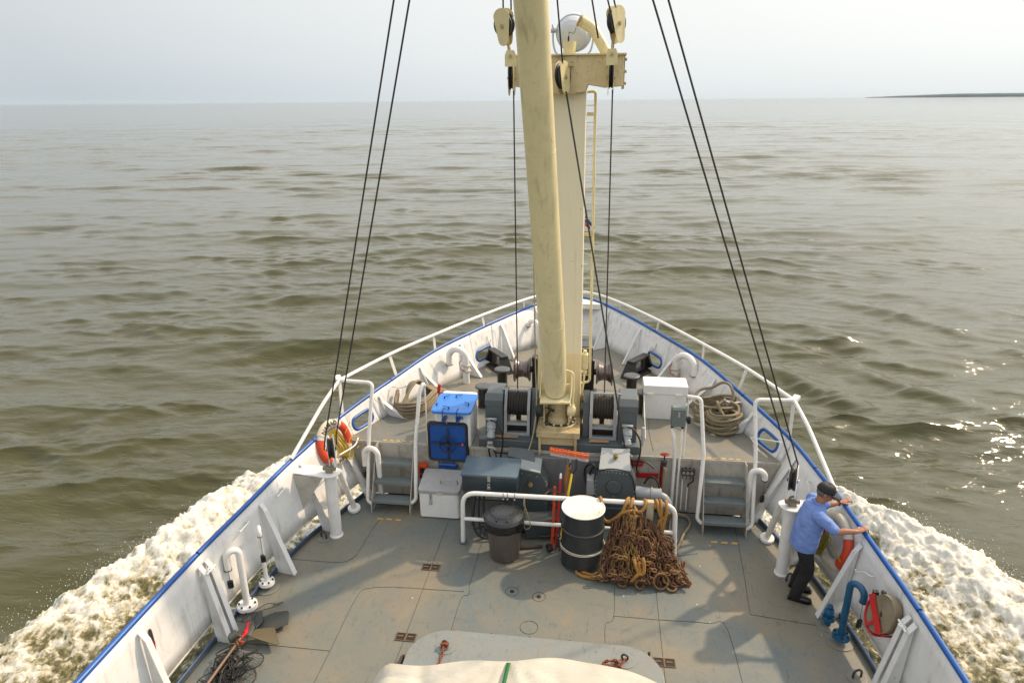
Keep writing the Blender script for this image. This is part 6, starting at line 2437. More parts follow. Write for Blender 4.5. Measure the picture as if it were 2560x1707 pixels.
m.tube(crom([(0.285, 8.62, 1.05), (0.335, 8.64, 1.11), (0.345, 8.66, 1.2), (0.34, 8.68, 1.26)], 5), 0.016, 8)
m.build("hook", 'plastic_black', t)
t = thing("red_pole", (0.10, 8.4, 0), "red pole with white tip leaning on the guard rail left of the broom", "pole")
m = MB()
m.tube([(0.125, 8.62, 0.97), (0.10, 8.35, 0.30), (0.09, 8.30, 0.02)], 0.017, 10)
m.build("shaft", 'red', t)
m = MB()
m.lathe([(0.018, 0), (0.019, 0.05), (0.012, 0.075), (0, 0.08)], (0.125, 8.62, 0.965), (0.03, 0.25, 1), 12)
m.build("white_tip", 'white_box', t)
t = thing("orange_pole", (0.05, 8.4, 0), "dull orange pole standing behind the guard rail beside the red one", "pole")
m = MB()
m.tube([(0.05, 8.50, 0.90), (0.04, 8.40, 0.35), (0.03, 8.32, 0.02)], 0.021, 10)
m.build("shaft", 'orange_pole', t)
m = MB()
m.box((0.00, 8.24, 0.05), (0.08, 0.14, 0.07), RZ(0.4), 0.02)
m.build("dark_foot", 'rubber', t)
t = thing("grey_pole", (0.13, 8.3, 0), "thin grey pole standing between the red pole and the drum", "pole")
m = MB()
m.tube([(0.15, 8.40, 0.85), (0.12, 8.3, 0.02)], 0.012, 8)
m.build("shaft", 'grey_dark', t)
t = thing("corn_brush", (0.22, 8.6, 0.7), "tan whisk brush hanging bristles up between the red pole and yellow tool", "brush")
m = MB()
for i in range(60):
    a, r = rng.random() * 6.283, 0.043 * sqrt(rng.random())
    b0 = V(0.205 + 0.35 * r * cos(a), 8.60 + 0.35 * r * sin(a), 0.78)
    b1 = V(0.215 + r * cos(a), 8.64 + r * sin(a), 0.98)
    b2 = V(0.235 + 0.75 * r * cos(a), 8.66 + 0.7 * r * sin(a), 1.14 + 0.03 * rng.random())
    m.tube([b0, b1, b2], 0.006, 4)
m.build("bristle_bundle", 'bristle_bundle', t)
m = MB()
m.tube([(0.205, 8.60, 0.79), (0.20, 8.58, 0.70)], 0.022, 10)
m.build("handle", 'bristle_bundle', t)
rope("thin_cord", crom([(-0.36, 8.25, 0.84), (-0.37, 8.24, 0.74), (-0.35, 8.24, 0.68), (-0.40, 8.24, 0.55), (-0.43, 8.23, 0.40), (-0.43, 8.22, 0.27)], 6), 0.006, 'cord', "thin tan cord dangling from the guard rail beside the dustbin", "cord")
rope("thin_cord", crom([(-0.36, 8.25, 0.84), (-0.35, 8.24, 0.70), (-0.36, 8.24, 0.55), (-0.36, 8.22, 0.38), (-0.31, 8.21, 0.36), (-0.27, 8.22, 0.42), (-0.31, 8.23, 0.58), (-0.35, 8.24, 0.70)], 6), 0.006, 'cord', "thin tan cord loop knotted on the guard rail beside the dustbin", "cord")
t = thing("wire_bundle", (0.12, 8.32, 0.8), "loose bundle of thin brown wires draped on the guard rail left of the drum", "wires")
for k in range(5):
    m = MB()
    m.tube(crom([(-0.14 + 0.02 * k, 8.35, 0.82 + 0.01 * k), (0.0, 8.40 + 0.02 * k, 0.88), (0.15, 8.38, 0.87 - 0.006 * k), (0.30, 8.33, 0.84), (0.34, 8.28, 0.82 - 0.01 * k)], 5), 0.005, 5)
    m.build("wire_strand", 'iron', t)

# dark clutter lying behind the rail: hoses, old rope, planks
t = thing("hose_heap", (-0.35, 8.6, 0), "dark tangle of hydraulic hoses on the deck behind the guard rail", "hoses")
for k in range(9):
    P = []
    x, y, z = -1.15 + 0.05 * k, 8.55 + 0.05 * (k % 3), 0.05 + 0.03 * (k % 3)
    for j in range(7):
        P.append(V(x + 0.25 * j + 0.05 * sin(k * 2.1 + j), y + 0.10 * sin(j * 1.7 + k), 0.05 + 0.05 * abs(sin(j * 1.3 + k * 0.8))))
    m = MB()
    m.tube(crom(P, 5), 0.014 + 0.004 * (k % 3), 8)
    m.build("hose", 'rubber' if k % 3 else 'iron', t)
for k in range(3):
    m = MB()
    m.tube(crom([(-1.12 + 0.07 * k, 8.75, 0.75), (-1.15 + 0.07 * k, 8.60, 0.45), (-1.13 + 0.09 * k, 8.45, 0.15), (-0.95, 8.35, 0.05), (-0.6, 8.5, 0.05)], 6), 0.016, 8)
    m.build("hose", 'rubber', t)
m = MB()
m.box((-0.12, 8.62, 0.17), (0.55, 0.25, 0.30), RZ(0.2), 0.01)
m.build("dark_sump", 'grey_dark', t)
m = MB()
m.bar((-0.45, 8.22, 0.02), (-0.10, 8.30, 0.02), 0.04, 0.03)
m.build("iron_bar", 'iron', t)

# ------------------------------------------------------------------ heap of chain hung on the rail, with ropes
def link_mesh(L, W, r, n=14, k=6):
    pts = []
    for i in range(n):
        a = 2 * pi * i / n
        x = (L - W) / 2 * (1 if cos(a) > 0 else -1) * min(1, abs(cos(a)) * 2.2) + (W / 2 - r) * cos(a)
        pts.append(V(x, (W / 2 - r) * sin(a), 0))
    return pts

def chain_strand(m, path, L=0.078, W=0.054, r=0.0098, jit=0.25):
    """lays links along a path, alternate links turned"""
    P = crom(path, 14)
    # walk at link pitch
    pitch = L - 2.2 * r
    acc, pos = 0.0, [P[0]]
    for a, b in zip(P[:-1], P[1:]):
        d = (b - a).length
        while acc + d >= pitch * len(pos):
            f = (pitch * len(pos) - acc) / max(d, 1e-9)
            pos.append(a.lerp(b, f))
        acc += d
    roll = rng.random() * 3
    for i in range(len(pos) - 1):
        a, b = pos[i], pos[i + 1]
        d = (b - a)
        if d.length < 1e-6: continue
        d.normalize()
        q = Vector((1, 0, 0)).rotation_difference(d)
        q = q @ Quaternion((1, 0, 0), roll + (pi / 2 if i % 2 else 0) + rng.normal(0, jit))
        c = (a + b) / 2
        m.tube([c + q @ p for p in link_mesh(L, W, r)], r, 6, closed=True)

def build_chain_heap():
    t = thing("chain_heap", (1.25, 8.0, 0), "big heap of rusty brown chain hanging from the guard rail beside the drum", "chain")
    mats = ['chain', 'chain_ochre', 'chain_dark']
    def surf(f, g):
        """f across 0..1, g down the face 0 (rail) .. 1 (deck)"""
        hz = 0.82 - 0.62 * abs(f - 0.40) ** 1.2
        x0, x1 = 0.88 + 0.68 * f, 0.66 + 1.26 * f
        e = g ** 1.25
        x = x0 + (x1 - x0) * g
        y = 8.20 - (8.20 - 7.60 - 0.10 * abs(f - 0.55)) * (0.25 * g + 0.75 * e)
        z = max(0.03, 0.05 + (hz - 0.05) * (1 - g) ** 1.15)
        return V(x, y, z)
    n = 34
    for i in range(n):
        f = (i + 0.2 + 0.6 * rng.random()) / n
        g0 = 0.0 if rng.random() < 0.55 else 0.25 * rng.random()
        P = []
        g = g0
        wob = rng.normal(0, 0.02)
        while g < 1.0:
            wob = 0.5 * wob + rng.normal(0, 0.030)
            P.append(surf(min(1, max(0, f + wob)), g) + V(0, -0.02 - 0.03 * rng.random(), 0.02 * rng.random()))
            g += 0.10 + 0.07 * rng.random()
        P.append(surf(f, 1.0) + V(rng.normal(0, 0.05), -0.03, 0))
        m = MB()
        chain_strand(m, P, L=0.098 + 0.012 * rng.random(), W=0.066, r=0.0118, jit=0.5)
        k = 1 if (0.2 < f < 0.62 and rng.random() < 0.6) else (0 if rng.random() < 0.6 else 2)
        m.build("chain_strand", mats[k], t)
    # curled-over bights and single links thrown across the face
    for i in range(56):
        f, g = rng.random(), 0.18 + 0.82 * rng.random() ** 0.7
        c = surf(f, g) + V(0, -0.05, 0.035)
        a0, R = rng.random() * 6.28, 0.045 + 0.05 * rng.random()
        arc = 2.2 + 2.6 * rng.random()
        P = [c + V(R * cos(a0 + arc * k / 5), -0.012 * rng.random() - 0.3 * R * sin(a0 + arc * k / 5) * (g > 0.6), R * sin(a0 + arc * k / 5) * (0.9 if g < 0.75 else 0.45)) for k in range(6)]
        P = [V(p.x, p.y, max(0.016, p.z)) for p in P]
        m = MB()
        chain_strand(m, P, L=0.094, W=0.064, r=0.0115, jit=0.7)
        k = 1 if (0.2 < f < 0.6 and g < 0.75 and rng.random() < 0.75) else (0 if rng.random() < 0.65 else 2)
        m.build("chain_bight", mats[k], t)
    for x, y, z, R, ax in ((1.52, 7.60, 0.12, 0.100, (0.3, -1, 0.45)), (1.02, 7.60, 0.05, 0.055, (0.1, -0.3, 1)), (1.74, 7.72, 0.05, 0.07, (0.1, -0.4, 1)), (1.24, 7.58, 0.06, 0.06, (0.5, -0.4, 0.8)), (1.85, 8.0, 0.10, 0.06, (1, -0.3, 0.3)), (1.66, 7.60, 0.04, 0.06, (0, -0.3, 1))):
        m = MB()
        m.torus((x, y, z), R, 0.0165, ax, 24, 8)
        m.build("end_ring", 'chain', t)
    # dark core so that the heap is not hollow
    m = MB()
    rows = [[surf(k / 14, j / 9) + V(0, 0.035, -0.03) for k in range(15)] for j in range(10)]
    m.grid(rows)
    m.build("inner_heap", 'chain_dark', t, solid=0.01)
build_chain_heap()

def knotted_rope():
    g = None
    t = thing("manila_sling", (1.12, 8.26, 0.85), "golden rope sling knotted round the guard rail above the chain", "rope")
    for P in (
        [(0.99, 8.20, 0.72), (1.02, 8.19, 0.80), (1.06, 8.25, 0.90), (1.09, 8.34, 0.88), (1.08, 8.28, 0.80), (1.10, 8.18, 0.72), (1.14, 8.15, 0.62)],
        [(0.70, 8.33, 0.86), (0.70, 8.27, 0.905), (0.72, 8.22, 0.84), (0.73, 8.21, 0.68), (0.77, 8.19, 0.60), (0.84, 8.18, 0.60), (0.93, 8.17, 0.68), (1.00, 8.16, 0.76), (1.10, 8.16, 0.80), (1.20, 8.18, 0.80)],
        [(1.11, 8.18, 0.84), (1.13, 8.24, 0.905), (1.15, 8.33, 0.88), (1.16, 8.28, 0.82), (1.20, 8.19, 0.78), (1.28, 8.20, 0.80), (1.32, 8.26, 0.89), (1.30, 8.34, 0.87), (1.27, 8.30, 0.80)],
        [(1.06, 8.18, 0.76), (1.12, 8.13, 0.735), (1.20, 8.15, 0.73), (1.18, 8.19, 0.70), (1.10, 8.19, 0.71)],
        [(1.16, 8.15, 0.74), (1.17, 8.10, 0.64), (1.15, 8.05, 0.52), (1.13, 8.0, 0.48)],
        [(1.16, 7.72, 0.36), (1.19, 7.66, 0.28), (1.24, 7.62, 0.20), (1.29, 7.62, 0.22), (1.29, 7.66, 0.34), (1.27, 7.70, 0.40)],
        [(1.22, 7.70, 0.32), (1.25, 7.64, 0.22), (1.20, 7.60, 0.18), (1.16, 7.60, 0.12), (1.12, 7.58, 0.08)],
    ):
        m = MB()
        m.tube(crom(P, 8), 0.024, 10)
        m.build("rope_turn", 'manila', t)
    t = thing("manila_sling", (1.6, 8.26, 0.85), "golden rope loops hung on the right end of the guard rail, trailing onto the chain", "rope")
    for P in (
        [(1.44, 8.22, 0.84), (1.46, 8.32, 0.89), (1.47, 8.25, 0.90), (1.50, 8.20, 0.78), (1.54, 8.19, 0.70), (1.60, 8.20, 0.70)],
        [(1.50, 8.35, 0.84), (1.52, 8.28, 0.91), (1.53, 8.20, 0.80), (1.54, 8.18, 0.55), (1.54, 8.17, 0.36), (1.56, 8.10, 0.25), (1.62, 8.02, 0.20), (1.67, 7.96, 0.10)],
        [(1.58, 8.35, 0.84), (1.59, 8.28, 0.91), (1.60, 8.20, 0.82), (1.57, 8.18, 0.60), (1.55, 8.17, 0.40), (1.50, 8.12, 0.30), (1.55, 8.0, 0.22), (1.62, 7.92, 0.14)],
        [(1.54, 8.19, 0.72), (1.50, 8.19, 0.60), (1.46, 8.19, 0.45), (1.42, 8.18, 0.38)],
    ):
        m = MB()
        m.tube(crom(P, 8), 0.021, 10)
        m.build("rope_turn", 'manila', t)
    t = thing("rope_eye", (0.55, 7.70, 0), "short golden rope eye with a knot lying on the deck in front of the drum", "rope")
    m = MB()
    m.tube(crom([(0.72, 7.66, 0.05), (0.60, 7.68, 0.03), (0.50, 7.70, 0.03), (0.42, 7.75, 0.03), (0.41, 7.80, 0.03), (0.48, 7.79, 0.03), (0.60, 7.74, 0.03), (0.74, 7.73, 0.05)], 8), 0.023, 10)
    m.build("loop", 'manila', t)
    m = MB()
    for P in ([(0.70, 7.62, 0.06), (0.73, 7.66, 0.10), (0.72, 7.74, 0.08), (0.70, 7.76, 0.03)], [(0.74, 7.62, 0.03), (0.78, 7.68, 0.09), (0.76, 7.75, 0.06)], [(0.68, 7.70, 0.05), (0.74, 7.70, 0.11), (0.79, 7.70, 0.06)]):
        m.tube(crom(P, 6), 0.024, 10)
    m.build("knot", 'manila', t)
    t = thing("webbing_sling", (1.38, 8.26, 0.4), "flat pale webbing strap with steel spike hanging on the rail between the two rope slings", "strap")
    m = MB()
    m.bar((1.38, 8.26, 0.45), (1.38, 8.25, 0.89), 0.095, 0.012, up=(0, 1, 0))
    m.bar((1.38, 8.25, 0.89), (1.38, 8.34, 0.88), 0.095, 0.012)
    m.build("webbing", 'webbing', t)
    m = MB()
    m.lathe([(0.0, -0.42), (0.012, -0.36), (0.022, -0.05), (0.035, -0.04), (0.035, 0.03), (0.02, 0.04)], (1.40, 8.24, 0.42), (-0.06, 0, 1), 12)
    m.build("spike", 'iron', t)
MATS['webbing'] = plain("pale_webbing", (0.50, 0.43, 0.29), 0.75, 0, 0.15, 70)
knotted_rope()
t = thing("canvas_hose_tail", (1.9, 8.8, 0), "tan canvas hose trailing along the deck behind the right end of the rail", "hose")
for P in ([(1.62, 9.22, 0.06), (1.80, 9.30, 0.05), (2.02, 9.26, 0.05), (2.06, 9.05, 0.05), (1.95, 8.80, 0.05), (1.86, 8.55, 0.05), (1.80, 8.38, 0.05), (1.74, 8.1, 0.05)],
          [(1.62, 9.1, 0.06), (1.66, 8.8, 0.05), (1.64, 8.5, 0.05), (1.55, 8.38, 0.06), (1.5, 8.2, 0.05)],
          [(1.78, 9.15, 0.05), (1.74, 8.8, 0.06), (1.80, 8.5, 0.05), (1.60, 8.40, 0.07), (1.45, 8.4, 0.05)]):
    m = MB()
    m.tube(crom(P, 8), 0.036, 10, flat=0.45, twist=(0, 0, 1))
    m.build("hose_length", 'hosecloth', t)

# ------------------------------------------------------------------ mooring rope coils hung on the bulwark
def rope_coil(s):
    c = V(s * 2.55, 10.72, 1.08)
    t = thing("mooring_rope_coil", (c.x, c.y, FC), "thick tan mooring rope coiled in a heap against the %s bulwark of the foredeck" % LR[s], "rope coil", "mooring rope coils on the foredeck")
    rr = random.Random(8 + s)
    R = 0.024
    if s > 0:
        # stacked round coil
        m = MB()
        P = []
        for i in range(11 * 14):
            a = 2 * pi * i / 14
            k = i / 14
            rad = 0.24 + 0.03 * sin(k * 2.3) + 0.015 * rr.gauss(0, 1) * 0.5
            P.append(V(2.66 + rad * cos(a) * 1.0 + 0.015 * sin(k * 3), 10.47 + rad * sin(a) * 0.92, FC + 0.03 + 0.028 * k + 0.03 * max(0, cos(a + 0.5)) + 0.01 * sin(a * 2 + k)))
        m.tube(crom(P, 2), R, 8)
        m.build("round_coil", 'hawser', t)
        for k in range(7):
            m = MB()
            a0 = rr.random() * 6
            P = []
            for i in range(11):
                a = a0 + 2 * pi * i / 10
                P.append(V(2.48 + (0.20 + 0.03 * k % 2) * cos(a) + 0.02 * k, 10.78 + 0.22 * sin(a), 1.06 + 0.04 * k + 0.12 * cos(a - 0.5) * (k % 3) / 2))
            m.tube(crom(P, 4), R, 8)
            m.build("loose_turn", 'hawser', t)
        m = MB()
        m.tube(crom([(2.22, 10.75, 1.15), (2.30, 10.98, 1.40), (2.55, 11.02, 1.48), (2.70, 11.0, 1.58), (2.82, 10.92, 1.56), (2.86, 10.80, 1.38), (2.74, 10.72, 1.22)], 8), R * 1.05, 8)
        m.build("hung_bight", 'hawser', t)
        m = MB()
        m.tube(crom([(2.60, 10.62, 1.36), (2.56, 10.52, 1.42), (2.62, 10.40, 1.30), (2.74, 10.36, 1.20), (2.88, 10.46, 1.26), (2.90, 10.60, 1.34), (2.72, 10.70, 1.38), (2.58, 10.64, 1.30)], 8), R * 1.05, 8)
        m.build("hung_bight", 'hawser', t)
    else:
        for k in range(13):
            m = MB()
            f = k / 12
            sag = 0.10 + 0.28 * f
            P = [V(-2.88 - 0.0 * k, 10.72 + 0.02 * sin(k), 1.30 - 0.05 * f), V(-2.86 + 0.02 * f, 10.50 - 0.06 * f, 1.22 - sag * 0.5), V(-2.62, 10.30 + 0.02 * sin(k * 2), FC + 0.04 + 0.26 * (1 - f) * 0.9), V(-2.36, 10.42, FC + 0.05 + 0.24 * (1 - f)), V(-2.24, 10.80 - 0.05 * f, FC + 0.10 + 0.22 * (1 - f)), V(-2.28, 11.0, 1.20 - 0.1 * f), V(-2.45, 10.98, 1.30 - 0.12 * f)]
            P = [p + V(rr.gauss(0, 0.012), rr.gauss(0, 0.012), rr.gauss(0, 0.008)) for p in P]
            m.tube(crom(P, 6), R, 8)
            m.build("hanging_turn", 'hawser', t)
        for k in range(6):
            m = MB()
            P = [V(-2.62 - 0.02 * k, 10.42, 1.12 + 0.01 * k), V(-2.70 + 0.02 * k, 10.66, 1.30 + 0.02 * k), V(-2.66 + 0.03 * k, 10.84, 1.40 + 0.008 * k), V(-2.50 + 0.03 * k, 10.90, 1.36 - 0.02 * k), V(-2.30 + 0.02 * k, 11.15 + 0.03 * k, 1.18 - 0.03 * k), V(-2.20 + 0.02 * k, 11.42, 1.03 - 0.01 * k)]
            m.tube(crom(P, 6), R, 8)
            m.build("top_bight", 'hawser', t)
    m = MB()
    wx = s * 2.98
    m.tube(crom([(wx, 10.72, 1.36), (wx - s * 0.14, 10.68, 1.36), (wx - s * 0.26, 10.64, 1.40), (wx - s * 0.29, 10.62, 1.45)], 5), 0.012, 8)
    m.build("hanging_hook", 'white', t)
rope_coil(-1)
rope_coil(1)
# ------------------------------------------------------------------ life rings with lettering
def frame_at(s, y, z):
    """point on the bulwark's inner face and its local axes (inward normal, forward, up along the plate)"""
    fc = y > 9.5
    u = u_at(y, fc)
    lo, hi = lowc(s, u, fc), topc(s, u)
    v = (z - lo.z) / (hi.z - lo.z)
    p = lo.lerp(hi, v)
    up = (hi - lo).normalized()
    n, t = inward(s, u, fc)
    n = up.cross(t)
    if n.x * s > 0: n = -n
    n.normalize()
    return p, n, t, up

def life_ring(s, y, z, label, roll, rope_mat, rope_fn, letters=True):
    p, n, fwd, up = frame_at(s, y, z)
    c = p + n * 0.075
    # e1 = to the viewer's right when looking at the wall from inboard
    e1 = up.cross(n).normalized()
    up = n.cross(e1).normalized()
    cr, sr = cos(roll), sin(roll)
    E1, E2 = e1 * cr + up * sr, up * cr - e1 * sr
    t = thing("life_ring", tuple(c), label, "life ring", "life rings on the bulwarks")
    R, r = 0.300, 0.068
    def P(a, ph, k=1.0):
        d = E1 * cos(a) + E2 * sin(a)
        return c + d * (R + k * r * cos(ph)) + n * (k * r * 0.82 * sin(ph))
    def seg(a0, a1, k=1.0):
        m = MB()
        N = max(4, int(abs(a1 - a0) / 0.10))
        m.grid([[P(a0 + (a1 - a0) * i / N, 2 * pi * j / 16, k) for j in range(17)] for i in range(N + 1)])
        return m
    w = radians(47)
    for a in (pi / 2, -pi / 2):
        seg(a - w, a + w).build("white_segment", 'ring_white', t)
    for a in (0, pi):
        seg(a - (pi / 2 - w), a + (pi / 2 - w), 1.0).build("orange_segment", 'orange_ring', t)
    for a in (pi / 2 - w, pi / 2 + w, -pi / 2 - w, -pi / 2 + w):
        seg(a - 0.085, a + 0.085, 1.02).build("reflective_band", 'tape', t)
    if letters:
        for word, a0, da, flip, sz in (("NAMAO", pi / 2, -0.235, 1, 0.098), ("WPG.", -pi / 2, 0.215, -1, 0.090)):
            for i, chh in enumerate(word):
                a = a0 + da * (i - (len(word) - 1) / 2)
                vs, fs = text_faces(chh, sz, 0.0022, True)
                pts = []
                for v in vs:
                    # wrap each letter on the tube: x along the ring, y across the tube
                    ph = pi / 2 - flip * (v.y / (r * 0.95))
                    aa = a - flip * v.x / R
                    pts.append(P(aa, ph, 1.04))
                m = MB()
                m.add(pts, fs)
                m.build("letter", 'letter', t)
    for a in (0.9, 2.3, 3.9, 5.4):
        m = MB()
        m.tube([P(a - 0.03, 2 * pi * k / 12, 1.08) for k in range(12)], 0.006, 5, closed=True)
        m.build("grab_line_lashing", 'ring_white', t)
    rope_fn(c, E1, E2, n)

def port_line(c, e1, e2, n):
    t = thing("throw_line", tuple(c), "yellow throwing line bundled inside the left life ring", "rope")
    rr = random.Random(4)
    for k in range(7):
        m = MB()
        o = 0.018 * (k - 3)
        a = [(-0.02 + o * 0.5, 0.22), (-0.05 + o, 0.10), (-0.01 + o, -0.06), (-0.02 + o * 1.3, -0.20), (0.04 + o, -0.25), (0.06 + o * 0.8, -0.12), (0.03 + o, 0.06), (0.0 + o * 0.5, 0.22)]
        m.tube(crom([c + e1 * (x + rr.gauss(0, .008)) + e2 * y + n * (0.06 + 0.010 * k) for x, y in a], 6), 0.0065, 6)
        m.build("strand", 'yellow_rope', t)
    for k in range(4):
        m = MB()
        a = [(0.02, -0.16), (0.12, -0.20 - 0.02 * k), (0.16 - 0.02 * k, -0.32), (0.08, -0.38 + 0.02 * k), (0.0, -0.28), (0.04, -0.18)]
        m.tube(crom([c + e1 * (x + 0.01 * k) + e2 * y + n * (0.09 + 0.008 * k) for x, y in a], 6), 0.0065, 6)
        m.build("strand", 'yellow_rope', t)
    m = MB()
    a = [(0.20, 0.02), (0.26, 0.06), (0.34, 0.08), (0.39, 0.12)]
    m.tube(crom([c + e1 * x + e2 * y + n * 0.085 for x, y in a], 6), 0.0065, 6)
    a = [(0.12, -0.20), (0.22, -0.10), (0.33, -0.12), (0.41, -0.20), (0.36, -0.30), (0.26, -0.30)]
    m.tube(crom([c + e1 * x + e2 * y + n * (0.10) for x, y in a], 6), 0.0065, 6)
    m.build("strand", 'yellow_rope', t)

def star_line(c, e1, e2, n):
    t = thing("throw_line", tuple(c), "olive-yellow throwing line bundled on the right life ring behind the man", "rope")
    rr = random.Random(9)
    for k in range(16):
        m = MB()
        sp = (k - 7.5) / 7.5
        x0, x1 = -0.02, -0.20 + 0.11 * sp
        a = [(x0, 0.10), (-0.04 + 0.02 * sp, 0.04), (-0.10 + 0.08 * sp, -0.10), (x1, -0.26 - 0.04 * rr.random()), (x1 + 0.02, -0.29), (-0.09 + 0.09 * sp, -0.12), (-0.02, 0.05)]
        m.tube(crom([c + e1 * (x + rr.gauss(0, .006)) + e2 * y + n * (0.075 + 0.012 * rr.random() + 0.015 * (1 - abs(sp))) for x, y in a], 6), 0.006, 6)
        m.build("strand", 'olive_rope', t)
    m = MB()
    m.tube(crom([c + e1 * x + e2 * y + n * 0.10 for x, y in ((-0.02, 0.28), (-0.05, 0.16), (-0.04, 0.06), (0.05, 0.07), (0.10, 0.02), (0.18, 0.0), (0.27, -0.02), (0.38, -0.05))], 6), 0.008, 6)
    m.tube(crom([c + e1 * x + e2 * y + n * (0.09 + 0.1 * max(0, -y)) for x, y in ((-0.20, -0.25), (-0.21, -0.45), (-0.24, -0.66), (-0.28, -0.85))], 6), 0.0055, 6)
    m.build("strand", 'olive_rope', t)

life_ring(-1, 9.17, 1.06, "orange and white life ring lettered NAMAO hanging on the left bulwark behind the pulley block", 0.0, 'yellow_rope', port_line)
life_ring(1, 7.80, 0.80, "orange and white life ring on the right bulwark, half hidden behind the man", 0.0, 'olive_rope', star_line, letters=False)

# ------------------------------------------------------------------ small fittings on the bulwarks
def rod_thing(name, pts, r, mat, label, cat, group=None):
    m = MB()
    m.tube(crom(pts, 5) if len(pts) > 2 else [Vector(p) for p in pts], r, 8)
    o = m.build(name, mat)
    return tag(o, label, cat, group)
GH = "white hanging hooks on the bulwarks"
def wall_hook(s, y, z, dy, dz, label, L=0.14):
    p, n, t, up = frame_at(s, y, z)
    p = p + n * 0.01
    rod_thing("wall_hook", [p, p + n * 0.05, p + n * 0.06 + t * dy * 0.5 + up * dz * 0.3, p + n * 0.075 + t * dy + up * dz, p + n * 0.09 + t * dy * 1.05 + up * (dz + 0.03)], 0.009, 'white', label, "hook", GH)
wall_hook(-1, 7.0, 1.02, -0.22, 0.0, "white bent hook on the left bulwark just above the slim vent pipe")
wall_hook(-1, 7.85, 1.0, -0.20, -0.02, "white bent hook on the left bulwark between the two forward main-deck brackets")
wall_hook(1, 6.95, 0.93, 0.22, -0.12, "white bent hook on the right bulwark above the blue deck valve")
wall_hook(1, 8.75, 1.08, -0.18, -0.16, "white curved hook on the right bulwark ahead of the white pulley block")
for s in (-1, 1):
    p, n, t, up = frame_at(s, 12.9 if s > 0 else 13.0, 1.48)
    rod_thing("wire_hook", [p + n * 0.02, p + n * 0.03 - up * 0.10, p + n * 0.05 - up * 0.14 + t * 0.04, p + n * 0.05 - up * 0.09 + t * 0.09], 0.006, 'steel', "small J-shaped wire hook high on the %s bulwark near the bow" % LR[s], "hook", "wire hooks near the bow")
rod_thing("boat_hook_rod", [(-3.14, 8.55, 1.18), (-3.10, 9.05, 1.07), (-3.16, 9.38, 1.03)], 0.012, 'white', "thin white pointed rod reaching from the left pedestal block towards the stair rail", "rod")
t = thing("rod_bracket", (3.15, 9.75, 1.0), "thin white triangular rod bracket in front of the right rear fairlead", "bracket")
for a, b in (((3.02, 10.0, 1.08), (3.42, 9.5, 1.27)), ((3.02, 10.0, 1.08), (3.12, 9.75, 0.97))):
    m = MB()
    m.tube([a, b], 0.010, 8)
    m.build("rod", 'white', t)

def pad_eye(x, y, label, R=0.05, ang=0.0):
    t = thing("pad_eye", (x, y, 0), label, "pad eye", "pad eyes welded to the deck")
    m = MB()
    m.lathe([(0.11, 0.001), (0.11, 0.008), (0.10, 0.010)], (x, y, 0), n=24)
    m.build("pad", 'deckpad', t)
    m = MB()
    q = RZ(ang)
    P = [V(x, y, 0) + q @ V(R * cos(a), 0, 0.06 + R * sin(a)) for a in [pi * k / 10 for k in range(11)]]
    P = [V(x, y, 0) + q @ V(R, 0, 0.0)] + P + [V(x, y, 0) + q @ V(-R, 0, 0.0)]
    m.tube(P, 0.013, 8)
    m.build("eye", 'iron', t)
pad_eye(3.58, 6.37, "steel pad eye on the deck at the bottom right beside the double bracket", ang=0.3)
pad_eye(3.24, 7.98, "steel pad eye on the deck just behind the man's shoes", ang=0.6)
pad_eye(-3.34, 8.15, "steel pad eye on the deck at the foot of the left pedestal", ang=-0.4)

for s in (-1, 1):
    t = thing("securing_rings", (s * 3.84, 6.09, 0.95), "rusty-white shackle rings joining the double bracket under the %s rail joint" % LR[s], "shackle", "shackles between the double brackets")
    for z, x in ((0.99, 3.78),):
        m = MB()
        m.torus((s * x, 6.09, z), 0.034, 0.010, (0.3, 0.2, 1), 18, 7)
        m.build("ring", 'white_rail', t)
        m = MB()
        m.cyl((s * x, 6.0, z), (s * x, 6.18, z), 0.012, 8)
        m.build("pin", 'white_rail', t)

# red-sheathed marlin spike on the left bulwark
p, n, tt, up = frame_at(-1, 5.0, 0.98)
p = p + n * 0.02 + tt * 0.13
t = thing("marlin_spike", tuple(p), "slim spike with red sheath hanging on the left bulwark near the bottom of the picture", "spike")
m = MB()
m.lathe([(0.010, 0), (0.016, -0.02), (0.018, -0.13), (0.012, -0.15)], p, up, 8)
m.build("handle", 'iron', t)
m = MB()
m.lathe([(0.0, -0.34), (0.008, -0.30), (0.020, -0.17), (0.016, -0.14)], p, up, 8)
m.build("sheath", 'red_dark', t)

